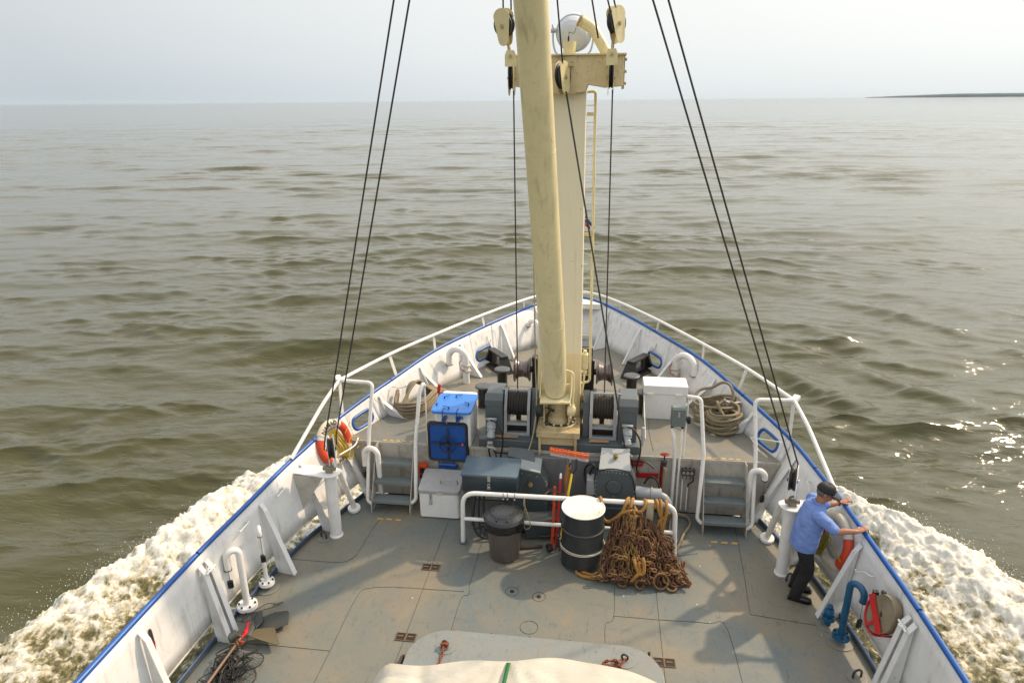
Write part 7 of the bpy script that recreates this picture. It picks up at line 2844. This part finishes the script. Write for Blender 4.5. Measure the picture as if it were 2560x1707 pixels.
# rolled fire hose in its red cradle
def fire_hose():
    p, n, fw, up = frame_at(1, 6.58, 0.80)
    e1 = up.cross(n).normalized()
    c = p + n * 0.12 + V(0, -0.18, 0.06)
    t = thing("fire_hose", tuple(c), "flat canvas fire hose rolled up in a red bracket on the right bulwark", "fire hose")
    nn = (n + V(0, -0.25, 0.25)).normalized()
    E1 = up.cross(nn).normalized(); E2 = nn.cross(E1)
    m = MB()
    turns = 13
    N = turns * 36
    W = 0.055
    inner, outer = [], []
    P1, P2 = [], []
    for i in range(N + 1):
        a = 2 * pi * i / 36
        rr = 0.03 + 0.155 * i / N + 0.0015 * sin(a * 3 + i * 0.02)
        q = c + E1 * (rr * cos(a) * 0.84) + E2 * (rr * sin(a) * 1.16)
        P1.append(q - nn * W); P2.append(q + nn * W)
    m.grid([P1, P2])
    m.build("rolled_hose", 'hosecloth', t, solid=0.008)
    m = MB()
    P = []
    for i in range(41):
        a = 2 * pi * i / 40
        P.append(c + E1 * (0.19 * cos(a) * 0.84) + E2 * (0.19 * sin(a) * 1.16) + nn * 0.0)
    m.tube(P[:-1], 0.062, 10, closed=True, flat=0.14, twist=nn)
    m.build("outer_lap", 'hosecloth', t)
    m = MB()
    m.ball(c + E1 * -0.10 + E2 * 0.20 + nn * 0.03, 0.03, 8)
    m.box(c + E1 * -0.19 + E2 * 0.12 + nn * 0.02, (0.05, 0.05, 0.06))
    m.build("coupling", 'iron', t)
    m = MB()
    a, b = c + E1 * -0.185 + E2 * 0.11 + nn * 0.075, c + E1 * 0.10 + E2 * -0.17 + nn * 0.075
    m.bar(a, b, 0.075, 0.008, up=nn)
    m.build("diagonal_band", 'red', t)
    m = MB()
    m.bar((a * 0.35 + b * 0.65) - nn * 0.006, c + E1 * -0.08 + E2 * -0.225 + nn * 0.069, 0.026, 0.008, up=nn)
    m.build("short_band", 'red', t)
    m = MB()
    P = []
    rows0, rows1 = [], []
    for i in range(25):
        an = radians(150 + 175 * i / 24)
        q = c + E1 * (0.212 * cos(an) * 0.87) + E2 * (0.212 * sin(an) * 1.17)
        wv = 0.075 if i > 12 else 0.075 - 0.05 * (12 - i) / 12
        rows0.append(q + nn * 0.072); rows1.append(q + nn * (0.072 - 2 * wv))
    m.grid([rows0, rows1])
    m.build("cradle_strap", 'red', t, solid=0.006)
fire_hose()

# ------------------------------------------------------------------ anchor, net and pole at the lower left
def low_left():
    t = thing("plate_anchor", (-3.3, 6.15, 0), "folding anchor with grey and rust-brown fluke plates lying on the deck at lower left", "anchor")
    def plate3(pts, zf, name, mat, th=0.012):
        m = MB()
        P = [V(x, y, zf(x, y)) for x, y in pts]
        m.prism(P[::-1], (0, 0, 0), (0, 0, th))
        m.build(name, mat, t, bevel=0.003, seg=1)
    plate3([(-3.60, 6.42), (-3.45, 6.46), (-3.37, 6.30), (-3.39, 6.17), (-3.50, 6.27)], lambda x, y: 0.10, "fluke_root", 'fluke_dark')
    plate3([(-3.44, 6.40), (-3.32, 6.51), (-3.18, 6.55), (-3.14, 6.53), (-3.06, 6.33), (-3.17, 6.23), (-3.31, 6.19), (-3.38, 6.18)], lambda x, y: 0.055 + 0.03 * (x + 3.4), "fluke", 'fluke_dark')
    plate3([(-3.39, 6.15), (-3.18, 6.22), (-3.01, 5.99), (-3.04, 5.96), (-3.33, 6.01), (-3.40, 6.03)], lambda x, y: 0.11 - 0.06 * (x + 3.4), "fluke", 'fluke_rust')
    plate3([(-3.60, 6.08), (-3.49, 6.30), (-3.40, 6.16), (-3.39, 6.03), (-3.57, 6.03)], lambda x, y: 0.10 + 0.10 * (x + 3.6), "fluke", 'fluke_grey')
    m = MB()
    m.cyl((-3.66, 6.00, 0.075), (-3.58, 6.08, 0.10), 0.055, 20, ch=0.012)
    m.build("hub", 'fluke_grey', t)
    t2 = thing("wire_loop", (-3.4, 6.5, 0.1), "loose loops of thin dark wire beside the anchor plates", "wire")
    for P in ([(-3.54, 6.44, .12), (-3.47, 6.60, .10), (-3.38, 6.66, .06), (-3.34, 6.66, .05), (-3.40, 6.56, .08), (-3.50, 6.45, .11)], [(-3.40, 6.62, .06), (-3.34, 6.70, .05), (-3.31, 6.72, .04), (-3.35, 6.64, .05)],
              [(-3.65, 6.32, .1), (-3.66, 6.40, .1), (-3.60, 6.38, .12), (-3.59, 6.30, .12), (-3.64, 6.27, .1), (-3.60, 6.36, .12), (-3.54, 6.42, .12)], [(-3.50, 6.43, .12), (-3.49, 6.30, .13), (-3.44, 6.15, .12), (-3.40, 6.0, .12), (-3.43, 5.95, .05)]):
        m = MB()
        m.tube(crom(P, 6), 0.005, 5)
        m.build("strand", 'iron', t2)
    o = MB()
    P = [V(-3.49, 6.20, .16), V(-3.475, 6.14, .17), V(-3.46, 6.08, .15), V(-3.44, 6.04, .16), V(-3.46, 5.98, .15), V(-3.47, 5.92, .13), V(-3.45, 5.90, .12)]
    o.tube(crom(P, 6), 0.018, 8, rs=None)
    o.ball((-3.465, 6.06, .155), 0.026, 8, (1, 1.2, .8))
    o.ball((-3.44, 5.91, .13), 0.028, 8, (1, 1.2, .8))
    r = o.build("red_rag", 'red_cloth')
    tag(r, "twisted bright red rag tied beside the anchor plates", "rag")
    t3 = thing("landing_net", (-3.4, 5.6, 0), "black landing nets piled on the deck with a brown pole lying across them", "net")
    def hoop(cx, cy, cz, a, b, rot, tilt, nm="hoop"):
        R = RZ(rot) @ RX(tilt)
        c = V(cx, cy, cz)
        m = MB()
        m.tube([c + R @ V(a * cos(2 * pi * k / 28), b * sin(2 * pi * k / 28), 0) for k in range(28)], 0.0075, 6, closed=True)
        m.build("hoop", 'mesh_black', t3)
        m = MB()
        st = 0.030
        n = int(a * 2 / st) + 2
        for d in (1, -1):
            for i in range(-n, n + 1):
                off = i * st * 1.2
                pts = []
                for k in range(15):
                    f = -1 + 2 * k / 14
                    x, y = f * (a + b) * 0.75, d * f * (a + b) * 0.75 * 0.8 + off
                    if (x / a) ** 2 + (y / b) ** 2 > 1: 
                        continue
                    sagz = -0.05 * (1 - (x / a) ** 2 - (y / b) ** 2) + 0.015 * mnoise.noise(V(x * 20, y * 20, i))
                    q = c + R @ V(x, y, 0)
                    pts.append(V(q.x + 0.008 * sin(y * 60), q.y + 0.008 * sin(x * 55), max(0.006, q.z + sagz)))
                if len(pts) > 1:
                    m.tube(pts, 0.0016, 4, caps=False)
        m.build("netting", 'mesh_black', t3)
    hoop(-3.22, 5.68, 0.10, 0.15, 0.105, 0.5, 0.2)
    hoop(-3.56, 5.70, 0.10, 0.075, 0.11, 0.2, -0.3)
    hoop(-3.22, 5.42, 0.12, 0.19, 0.14, 0.3, 0.25)
    hoop(-3.52, 5.38, 0.10, 0.12, 0.16, -0.3, -0.2)
    rr = random.Random(2)
    for k in range(34):
        m = MB()
        cx, cy = -3.42 + rr.gauss(0, 0.09), 5.52 + rr.gauss(0, 0.17)
        P = []
        for j in range(7):
            a = rr.random() * 6.28
            d = 0.03 + 0.09 * rr.random()
            P.append(V(cx + d * cos(a), cy + d * 1.4 * sin(a), 0.015 + 0.10 * rr.random()))
        m.tube(crom(P, 5), 0.0045 + 0.004 * rr.random(), 5)
        m.build("tangled_cord", 'mesh_black' if k % 5 else 'iron', t3)
    t4 = thing("brown_pole", (-3.46, 5.6, 0.15), "rusty brown pole lying across the black nets with wire lashings", "pole")
    m = MB()
    m.tube([(-3.455, 5.93, 0.17), (-3.47, 5.6, 0.17), (-3.49, 5.2, 0.16), (-3.50, 4.9, 0.15)], 0.019, 12)
    m.build("shaft", 'pole_brown', t4)
    m = MB()
    for k in range(5):
        m.torus((-3.457 + 0.02 * rr.gauss(0, 1), 5.93 - 0.03 * k, 0.165), 0.035 + 0.008 * rr.random(), 0.007, (rr.gauss(0, .5), 1, rr.gauss(0, .5)), 14, 6)
    m.build("wire_lashing", 'chain', t4)
MATS['fluke_dark'] = paint("dark_fluke_plate", (0.045, 0.050, 0.050), 0.45, chips=0.3, rust=(0.12, 0.09, 0.05), dirt=0.4, dirtcol=(0.09, 0.075, 0.045), var=0.15)
MATS['fluke_rust'] = paint("rust_brown_fluke_plate", (0.13, 0.105, 0.055), 0.55, chips=0.5, rust=(0.16, 0.08, 0.03), dirt=0.6, dirtcol=(0.10, 0.085, 0.05), var=0.2)
MATS['fluke_grey'] = paint("grey_fluke_plate", (0.125, 0.135, 0.115), 0.45, chips=0.3, rust=(0.10, 0.08, 0.05), dirt=0.4, dirtcol=(0.09, 0.085, 0.06), var=0.12)
MATS['pole_brown'] = paint("brown_pole", (0.16, 0.10, 0.07), 0.4, chips=0.3, rust=(0.05, 0.03, 0.02), dirt=0.4, dirtcol=(0.06, 0.04, 0.03), var=0.2)
low_left()

# ------------------------------------------------------------------ raised hatch cover, chains and the tarpaulin
def hatch_and_tarp():
    t = thing("hold_cover", (0, 5.0, 0), "low raised steel hold cover with rounded corners, under the front edge of the tarpaulin", "hold cover")
    m = MB()
    P = [V(x, y, 0.002) for x, y in rrect(-0.02, 4.2, 1.46, 2.22, 0.46, 12)]
    m.prism(P[::-1], (0, 0, 0), (0, 0, 0.115))
    m.build("cover_plate", 'hatch', t, bevel=0.010)
    m = MB()
    P = [V(x, y, 0.004) for x, y in rrect(-0.02, 4.2, 1.475, 2.235, 0.47, 12)]
    m.tube(P, 0.008, 6, closed=True)
    m.build("rubber_joint", 'seam', t)
    for x, y in ((-1.02, 6.47), (-0.56, 6.47), (-0.10, 6.47), (0.38, 6.47), (0.85, 6.46), (-1.52, 6.02), (-1.53, 5.75), (1.30, 6.40), (1.49, 5.9)):
        m = MB()
        m.cyl((x, y, 0.0), (x, y, 0.05), 0.014, 8)
        m.ball((x, y, 0.055), 0.018, 6)
        m.build("toggle_bolt", 'chain_dark', t)
    m = MB()
    m.box((-1.53, 5.93, 0.05), (0.04, 0.16, 0.05), ch=0.01)
    m.build("hinge_lug", 'iron', t)
    for i, (x, y) in enumerate(((-1.05, 6.14), (1.01, 6.18))):
        m = MB()
        m.lathe([(0.115, 0.118), (0.115, 0.124), (0.105, 0.126)], (x, y, 0), n=28)
        m.build("eye_pad", 'hatch', t)
        m = MB()
        m.torus((x, y + 0.01, 0.165), 0.035, 0.012, (0.2, 1, 0), 16, 7)
        m.build("lifting_eye", 'iron', t)
    c = thing("lashing_chain", (-1.05, 6.1, 0.12), "short red-rusty chain with shackle running from the hold cover under the tarpaulin, left", "chain", "red-rusty lashing chains")
    m = MB()
    chain_strand(m, [V(-1.05, 6.10, 0.17), V(-1.06, 6.0, 0.135), V(-1.07, 5.85, 0.13), V(-1.09, 5.6, 0.13), V(-1.1, 5.4, 0.13)], L=0.056, W=0.038, r=0.0075)
    m.build("links", 'chain_red', c)
    m = MB()
    m.tube([(-1.09, 6.10, 0.14), (-1.085, 6.13, 0.19), (-1.02, 6.13, 0.19), (-1.015, 6.10, 0.14)], 0.012, 8)
    m.tube([(-1.10, 6.11, 0.19), (-1.0, 6.11, 0.19)], 0.010, 8)
    m.build("shackle", 'chain_red', c)
    c = thing("lashing_chain", (1.0, 6.1, 0.12), "bunched red-rusty chain on the hold cover beside the tarpaulin, right", "chain", "red-rusty lashing chains")
    m = MB()
    chain_strand(m, [V(1.02, 6.16, 0.17), V(0.96, 6.10, 0.16), V(0.90, 6.14, 0.14), V(0.85, 6.10, 0.18), V(0.80, 6.13, 0.14), V(0.76, 6.08, 0.13), V(0.82, 6.05, 0.16), V(0.90, 6.07, 0.14), V(0.97, 6.02, 0.14), V(0.93, 6.10, 0.19), V(0.86, 6.09, 0.2)], L=0.056, W=0.038, r=0.0075)
    m.build("links", 'chain_red', c)
    # tarpaulin over a low stowed boat
    nx, ny = 90, 80
    xs = np.linspace(-1.0, 1.0, nx)
    rows = []
    def edge_y(x):      # forward edge of the covered load
        return 5.44 + 0.30 * sstep(-1.75, 0.5, x) - 0.30 * sstep(0.6, 1.75, x) + 0.02 * sin(x * 7)
    for j in range(ny):
        f = j / (ny - 1)
        row = []
        for i in range(nx):
            x = -1.62 + 3.22 * i / (nx - 1)
            ey = float(edge_y(x))
            # f: 0 = ground at front, 0.12 = top edge, 1 = aft
            if f < 0.14:
                g = f / 0.14
                y = ey + 0.05 * (1 - g) + 0.03 * sin(x * 19) * (1 - g)
                z = 0.13 + 0.36 * g ** 0.8
            else:
                g = (f - 0.14) / 0.86
                y = ey - 0.02 - g * (ey - 1.5)
                z = 0.49 + 0.16 * min(1, g * 2.2) - 0.10 * (x / 1.6) ** 2
                # folds fanning from the strap
                dx, dy = x + 0.23, y - ey
                an = atan2(dx, -dy + 0.06)
                ds = sqrt(dx * dx + dy * dy)
                z += 0.018 * sin(an * 17 + 1.3) * exp(-ds * 1.2) * min(1, ds * 5) - 0.03 * exp(-(dx / 0.05) ** 2)
                z += 0.014 * mnoise.noise(V(x * 3.1, y * 3.1, 1.0)) + 0.007 * mnoise.noise(V(x * 9, y * 6, 4.0))
                # sagging crease by each corner
                z -= 0.05 * exp(-((x + 1.15 - 0.35 * g * 3) / 0.07) ** 2) * exp(-g * 4)
            sx = (x + 0.01) / 1.62
            side = max(0.0, (abs(sx) - 0.90) / 0.10)
            z = z - (z - 0.14) * side ** 1.6
            row.append(V(x + 0.10 * side * (1 if x > 0 else -1), y, z))
        rows.append(row)
    m = MB()
    m.grid(rows, flip=True)
    tp = thing("tarpaulin", (0, 5.2, 0.13), "cream canvas tarpaulin tied over a low load at the bottom centre of the picture", "tarpaulin")
    m.build("canvas", 'tarp', tp, solid=0.006)
    m = MB()
    P = [V(-0.235, float(edge_y(-0.23)) + 0.07, 0.20)]
    P.append(V(-0.235, float(edge_y(-0.23)) + 0.012, 0.46))
    P.append(V(-0.233, float(edge_y(-0.23)) - 0.04, 0.505))
    for k in range(1, 9):
        P.append(V(-0.232, float(edge_y(-0.23)) - 0.04 - 0.3 * k, min(0.66, 0.505 + 0.07 * k)))
    m2 = MB()
    m2.grid([[p + V(-0.020, 0, 0) for p in P], [p + V(0.020, 0, 0) for p in P]], flip=False)
    m2.build("green_strap", 'green', tp, solid=0.006)
hatch_and_tarp()

# ------------------------------------------------------------------ the man at the right rail
def loft(m, rings, n=28, cap=True):
    """rings: (centre, half width along a, half depth along b, axis a, axis b)"""
    vs = []
    for c, ra, rb, a, b in rings:
        c, a, b = Vector(c), Vector(a).normalized(), Vector(b).normalized()
        for k in range(n):
            t = 2 * pi * k / n
            # slightly squared ellipse
            ct, st = cos(t), sin(t)
            e = 0.85
            vs.append(c + a * (ra * abs(ct) ** e * (1 if ct > 0 else -1)) + b * (rb * abs(st) ** e * (1 if st > 0 else -1)))
    fs = []
    for i in range(len(rings) - 1):
        for k in range(n):
            fs.append((i * n + k, i * n + (k + 1) % n, (i + 1) * n + (k + 1) % n, (i + 1) * n + k))
    if cap:
        fs.append(tuple(reversed(range(n))))
        fs.append(tuple(range((len(rings) - 1) * n, len(rings) * n)))
    m.add(vs, fs, True)

def remesh(o, vox, smooth=4, fac=0.5, cast=None):
    md = o.modifiers.new("remesh", 'REMESH')
    md.mode = 'VOXEL'
    md.voxel_size = vox
    md.use_smooth_shade = True
    if smooth:
        sm = o.modifiers.new("smooth", 'SMOOTH')
        sm.iterations = smooth
        sm.factor = fac

def limb(m, pts, rs, n=16):
    P = crom(pts, 6)
    R = []
    k = len(pts) - 1
    for i in range(len(P)):
        f = i / (len(P) - 1) * k
        j = min(int(f), k - 1)
        R.append(rs[j] + (rs[j + 1] - rs[j]) * (f - j))
    m.tube(P, 0, n, rs=R)
    m.ball(P[0], R[0] * 0.98, 12)
    m.ball(P[-1], R[-1] * 0.98, 12)

def hand(m, wrist, palm_end, rail_dir, drop):
    """open hand resting over the rail: palm from wrist to palm_end, fingers curl down over the far side"""
    w, e = Vector(wrist), Vector(palm_end)
    d = (e - w).normalized()
    side = Vector(rail_dir).normalized()
    up = V(0, 0, 1)
    # palm as a flat rounded slab
    for f, hw in ((0.0, 0.026), (0.33, 0.034), (0.66, 0.040), (1.0, 0.041)):
        c = w.lerp(e, f)
        m.ball(c, 1.0, 12, (1, 1, 1)) if False else None
    rings = []
    for f, hw, hh in ((-0.15, 0.026, 0.021), (0.1, 0.029, 0.020), (0.4, 0.037, 0.018), (0.75, 0.041, 0.016), (1.05, 0.038, 0.012)):
        rings.append((w.lerp(e, f), hw, hh, side, up))
    loft(m, rings, 18)
    lens = [0.066, 0.078, 0.073, 0.058]
    for i in range(4):
        o = side * (0.030 - 0.020 * i)
        b = e + o + V(0, 0, 0.002)
        L = lens[i]
        spread = side * (0.12 - 0.08 * i)
        dd = (d + spread).normalized()
        p1 = b + dd * (L * 0.42) + V(0, 0, 0.004)
        p2 = p1 + dd * (L * 0.30) - V(0, 0, drop * 0.45)
        p3 = p2 + dd * (L * 0.16) - V(0, 0, drop * 0.75)
        m.tube(crom([b - dd * 0.012, b, p1, p2, p3], 4), 0, 10, rs=[0.0098] * 8 + [0.0092] * 4 + [0.0085] * 4 + [0.0078])
        m.ball(p3, 0.0078, 8)
        m.ball(p1, 0.0102, 8)
    # thumb leaves the side of the palm near its base
    tb = w.lerp(e, 0.30) + side * 0.030
    m.tube(crom([tb - d * 0.01, tb, tb + d * 0.028 + side * 0.022, tb + d * 0.055 + side * 0.026 - V(0, 0, 0.012)], 4), 0, 10, rs=[0.014] * 5 + [0.0115] * 4 + [0.0105] * 3 + [0.009])
    m.ball(tb + d * 0.055 + side * 0.026 - V(0, 0, 0.012), 0.009, 8)

def build_man():
    root = thing("person", (3.28, 7.68, 0), "man in blue short-sleeved shirt, black trousers and black cap leaning on the right rail", "person")
    X, Y, Z = V(1, 0, 0), V(0, 1, 0), V(0, 0, 1)
    HC = V(3.385, 7.600, 1.598)                  # head centre
    look = V(0.93, -0.20, -0.30).normalized()    # where the face points
    hside = look.cross(Z).normalized()           # his right
    hup = hside.cross(look).normalized()
    nS, fS = V(3.285, 7.405, 1.385), V(3.325, 7.805, 1.385)   # near / far shoulder
    nE, fE = V(3.47, 7.345, 1.23), V(3.52, 7.90, 1.24)
    nW, fW = V(3.705, 7.345, 1.245), V(3.705, 7.955, 1.255)
    pelvis = V(3.20, 7.60, 0.93)
    nA, fA = V(3.215, 7.60, 0.09), V(3.285, 7.84, 0.09)
    nK, fK = V(3.295, 7.535, 0.50), V(3.335, 7.76, 0.50)
    nH, fH = V(3.21, 7.505, 0.90), V(3.23, 7.695, 0.90)
    # ---- the body: one continuous surface
    m = MB()
    loft(m, [(pelvis - Z * 0.06, 0.155, 0.10, Y, X), (pelvis + Z * 0.03, 0.155, 0.105, Y, X), (V(3.235, 7.60, 1.08), 0.150, 0.115, Y, X), (V(3.26, 7.60, 1.22), 0.165, 0.110, Y, X),
             (V(3.285, 7.60, 1.34), 0.185, 0.105, Y, X), (V(3.305, 7.605, 1.41), 0.150, 0.075, Y, X), (V(3.325, 7.605, 1.45), 0.075, 0.060, Y, X)])
    limb(m, [V(3.315, 7.605, 1.40), V(3.345, 7.603, 1.49), HC - hup * 0.06 - look * 0.02], [0.064, 0.058, 0.058])
    for S_, E_, W_ in ((nS, nE, nW), (fS, fE, fW)):
        limb(m, [S_, S_.lerp(E_, 0.5), E_, E_.lerp(W_, 0.45), W_], [0.058, 0.047, 0.041, 0.038, 0.027])
    for H_, K_, A_ in ((nH, nK, nA), (fH, fK, fA)):
        limb(m, [H_, H_.lerp(K_, 0.5), K_, K_.lerp(A_, 0.35), A_], [0.088, 0.076, 0.056, 0.054, 0.036])
    # head
    def Hh(a, b, c): return HC + look * a + hside * b + hup * c
    q = Matrix((look, -hside, hup)).transposed()
    m.ball(Hh(-0.012, 0, 0.025), 0.088, 24, (1.08, 0.86, 1.05), q)
    m.ball(Hh(0.022, 0, -0.040), 0.068, 20, (0.98, 0.86, 1.05), q)
    m.ball(Hh(0.052, 0, -0.082), 0.032, 14, (0.9, 1.1, 0.8), q)      # chin
    m.tube([Hh(0.088, 0, 0.012), Hh(0.108, 0, -0.018), Hh(0.112, 0, -0.030)], 0, 10, rs=[0.009, 0.013, 0.015])   # nose
    m.ball(Hh(0.110, 0, -0.030), 0.0155, 10)
    for sg in (-1, 1):
        m.ball(Hh(0.100, sg * 0.012, -0.032), 0.010, 8)
        m.ball(Hh(0.070, sg * 0.040, -0.022), 0.022, 10, (0.7, 1, 0.8), q)     # cheek
        m.tube(crom([Hh(0.085, sg * 0.012, 0.022), Hh(0.082, sg * 0.035, 0.026), Hh(0.066, sg * 0.055, 0.020)], 4), 0.008, 8)   # brow
        e = Hh(-0.012, sg * 0.080, -0.012)
        m.ball(e, 0.030, 12, (0.62, 0.24, 1.0), q)
    m.tube(crom([Hh(0.086, -0.022, -0.058), Hh(0.094, 0, -0.056), Hh(0.086, 0.022, -0.058)], 4), 0.0065, 8)
    m.tube(crom([Hh(0.084, -0.019, -0.067), Hh(0.090, 0, -0.068), Hh(0.084, 0.019, -0.067)], 4), 0.007, 8)
    # hands over the rail
    hand(m, nW, nW + V(0.082, 0.025, 0.022), V(-0.15, 1, 0), 0.030)
    hand(m, fW, fW + V(0.080, 0.015, 0.022), V(0.10, -1, 0), 0.030)
    body = m.build("body", 'skin', root)
    remesh(body, 0.0048, 3, 0.4)
    # eyes
    for sg in (-1, 1):
        m = MB()
        m.ball(Hh(0.078, sg * 0.030, 0.004), 0.0115, 12)
        e = m.build("eye", 'eye_white', root)
        m = MB()
        m.ball(Hh(0.0865, sg * 0.030, 0.002), 0.0052, 10)
        m.build("iris", 'letter', root)
    # hair
    m = MB()
    m.ball(Hh(-0.024, 0, 0.004), 0.088, 22, (0.98, 0.88, 0.92), q)
    for sg in (-1, 1):
        m.ball(Hh(0.008, sg * 0.073, 0.008), 0.022, 10, (0.9, 0.35, 1.3), q)
    hair = m.build("hair", 'hair', root)
    # keep only the fringe below the cap: cap covers the rest
    # cap
    m = MB()
    capc = Hh(-0.012, 0, 0.040)
    rows = []
    for i in range(11):
        th = pi / 2 * i / 10
        row = []
        for k in range(37):
            a = 2 * pi * k / 36
            rr = 0.100 * cos(th) ** 0.58 if i < 10 else 0.001
            dz = 0.098 * sin(th)
            px = rr * cos(a) * 1.08
            row.append(capc + look * px + hside * (rr * sin(a) * 0.93) + hup * (dz + 0.006 * cos(a)) - hup * 0.012)
        rows.append(row)
    m.grid(rows)
    capo = m.build("cap_crown", 'cap', root, solid=0.004)
    m = MB()
    rows = []
    for i in range(7):
        f = i / 6
        row = []
        for k in range(15):
            a = -1.15 + 2.3 * k / 14
            base = capc + look * (0.098 * cos(a) * 1.08) + hside * (0.098 * sin(a) * 0.93) - hup * 0.010
            out = 0.088 * f * cos(a * 0.78) ** 0.6
            row.append(base + look * out - hup * (0.020 * f + 0.018 * (sin(a)) ** 2 * f + 0.0))
        rows.append(row)
    m.grid(rows)
    m.build("cap_peak", 'cap', root, solid=0.005)
    m = MB()
    m.ball(capc + hup * 0.078, 0.008, 8)
    m.build("cap_button", 'cap', root)
    # shirt: loose, untucked, with short sleeves
    m = MB()
    loft(m, [(V(3.215, 7.60, 0.835), 0.196, 0.150, Y, X), (V(3.22, 7.60, 0.90), 0.199, 0.155, Y, X), (V(3.232, 7.60, 1.00), 0.196, 0.157, Y, X), (V(3.245, 7.60, 1.10), 0.194, 0.154, Y, X),
             (V(3.262, 7.60, 1.22), 0.208, 0.146, Y, X), (V(3.285, 7.602, 1.33), 0.218, 0.128, Y, X), (V(3.30, 7.604, 1.405), 0.190, 0.100, Y, X), (V(3.318, 7.605, 1.445), 0.110, 0.078, Y, X), (V(3.335, 7.605, 1.475), 0.068, 0.066, Y, X)], 40)
    for S_, E_, W_ in ((nS, nE, nW), (fS, fE, fW)):
        e = S_.lerp(E_, 0.90)
        limb(m, [S_ + V(-0.01, 0, -0.01), S_.lerp(E_, 0.5), e], [0.082, 0.074, 0.066])
    sh = m.build("shirt", 'shirt', root)
    remesh(sh, 0.007, 5, 0.5)
    tx = bpy.data.textures.new("cloth_folds", 'CLOUDS')
    tx.noise_scale = 0.085
    tx.noise_depth = 2
    dm = sh.modifiers.new("folds", 'DISPLACE')
    dm.texture = tx
    dm.strength = 0.022
    dm.mid_level = 0.5
    m = MB()
    m.tube(crom([V(3.275, 7.55, 1.475), V(3.265, 7.605, 1.490), V(3.275, 7.665, 1.475), V(3.34, 7.690, 1.462), V(3.40, 7.655, 1.430), V(3.415, 7.61, 1.405), V(3.40, 7.565, 1.430), V(3.34, 7.52, 1.462)], 5, True), 0.016, 8, closed=True, flat=0.6)
    m.build("collar", 'shirt', root)
    for E_, W_, S_ in ((nE, nW, nS), (fE, fW, fS)):
        e = S_.lerp(E_, 0.98)
        m = MB()
        m.torus(e, 0.060, 0.005, E_ - S_, 24, 6)
        m.build("sleeve_hem", 'shirt', root)
    # trousers
    m = MB()
    loft(m, [(pelvis - Z * 0.085, 0.170, 0.115, Y, X), (pelvis, 0.168, 0.118, Y, X), (pelvis + Z * 0.03, 0.155, 0.105, Y, X)])
    for H_, K_, A_ in ((nH, nK, nA), (fH, fK, fA)):
        limb(m, [H_, H_.lerp(K_, 0.5), K_, K_.lerp(A_, 0.5), A_ + V(0, 0, -0.01)], [0.104, 0.095, 0.080, 0.076, 0.072])
    tr = m.build("trousers", 'trousers', root)
    remesh(tr, 0.008, 4, 0.5)
    dm = tr.modifiers.new("folds", 'DISPLACE')
    dm.texture = tx
    dm.strength = 0.016
    # shoes
    for A_, d in ((nA, V(0.95, -0.27, 0)), (fA, V(0.90, -0.42, 0))):
        d = d.normalized()
        sd = V(-d.y, d.x, 0)
        m = MB()
        loft(m, [(A_ + V(0, 0, -0.045) + d * a, w, h, sd, Z) for a, w, h in ((-0.075, 0.028, 0.030), (-0.055, 0.038, 0.042), (-0.01, 0.042, 0.046), (0.05, 0.043, 0.038), (0.11, 0.050, 0.030), (0.165, 0.046, 0.026), (0.20, 0.030, 0.020))], 20)
        m.ball(A_ + V(0, 0, -0.005), 0.050, 12, (1, .9, .7))
        so = m.build("shoe", 'shoe', root)
        remesh(so, 0.006, 3)
        m = MB()
        P = [A_ + V(0, 0, -0.084) + d * a + sd * w for a, w in ((-0.085, -0.025), (-0.085, 0.025), (-0.06, 0.042), (0.04, 0.043), (0.11, 0.053), (0.17, 0.048), (0.21, 0.022), (0.21, -0.022), (0.17, -0.048), (0.11, -0.053), (0.04, -0.043), (-0.06, -0.042))]
        m.prism(P, (0, 0, 0), (0, 0, 0.016))
        m.build("sole", 'shoe', root)
    # wristwatch on the far wrist
    m = MB()
    wp = fW.lerp(fE, 0.10)
    m.torus(wp, 0.033, 0.008, fW - fE, 20, 6)
    m.cyl(wp + V(0, 0.0, 0.030), wp + V(0, 0, 0.042), 0.020, 14)
    o = m.build("wristwatch", 'plastic_black', root)
MATS['eye_white'] = plain("eye_white", (0.55, 0.52, 0.48), 0.3, 0, 0.03)
build_man()

# ------------------------------------------------------------------ late materials
for me, i, k in PENDING:
    me.materials[i] = MATS[k]
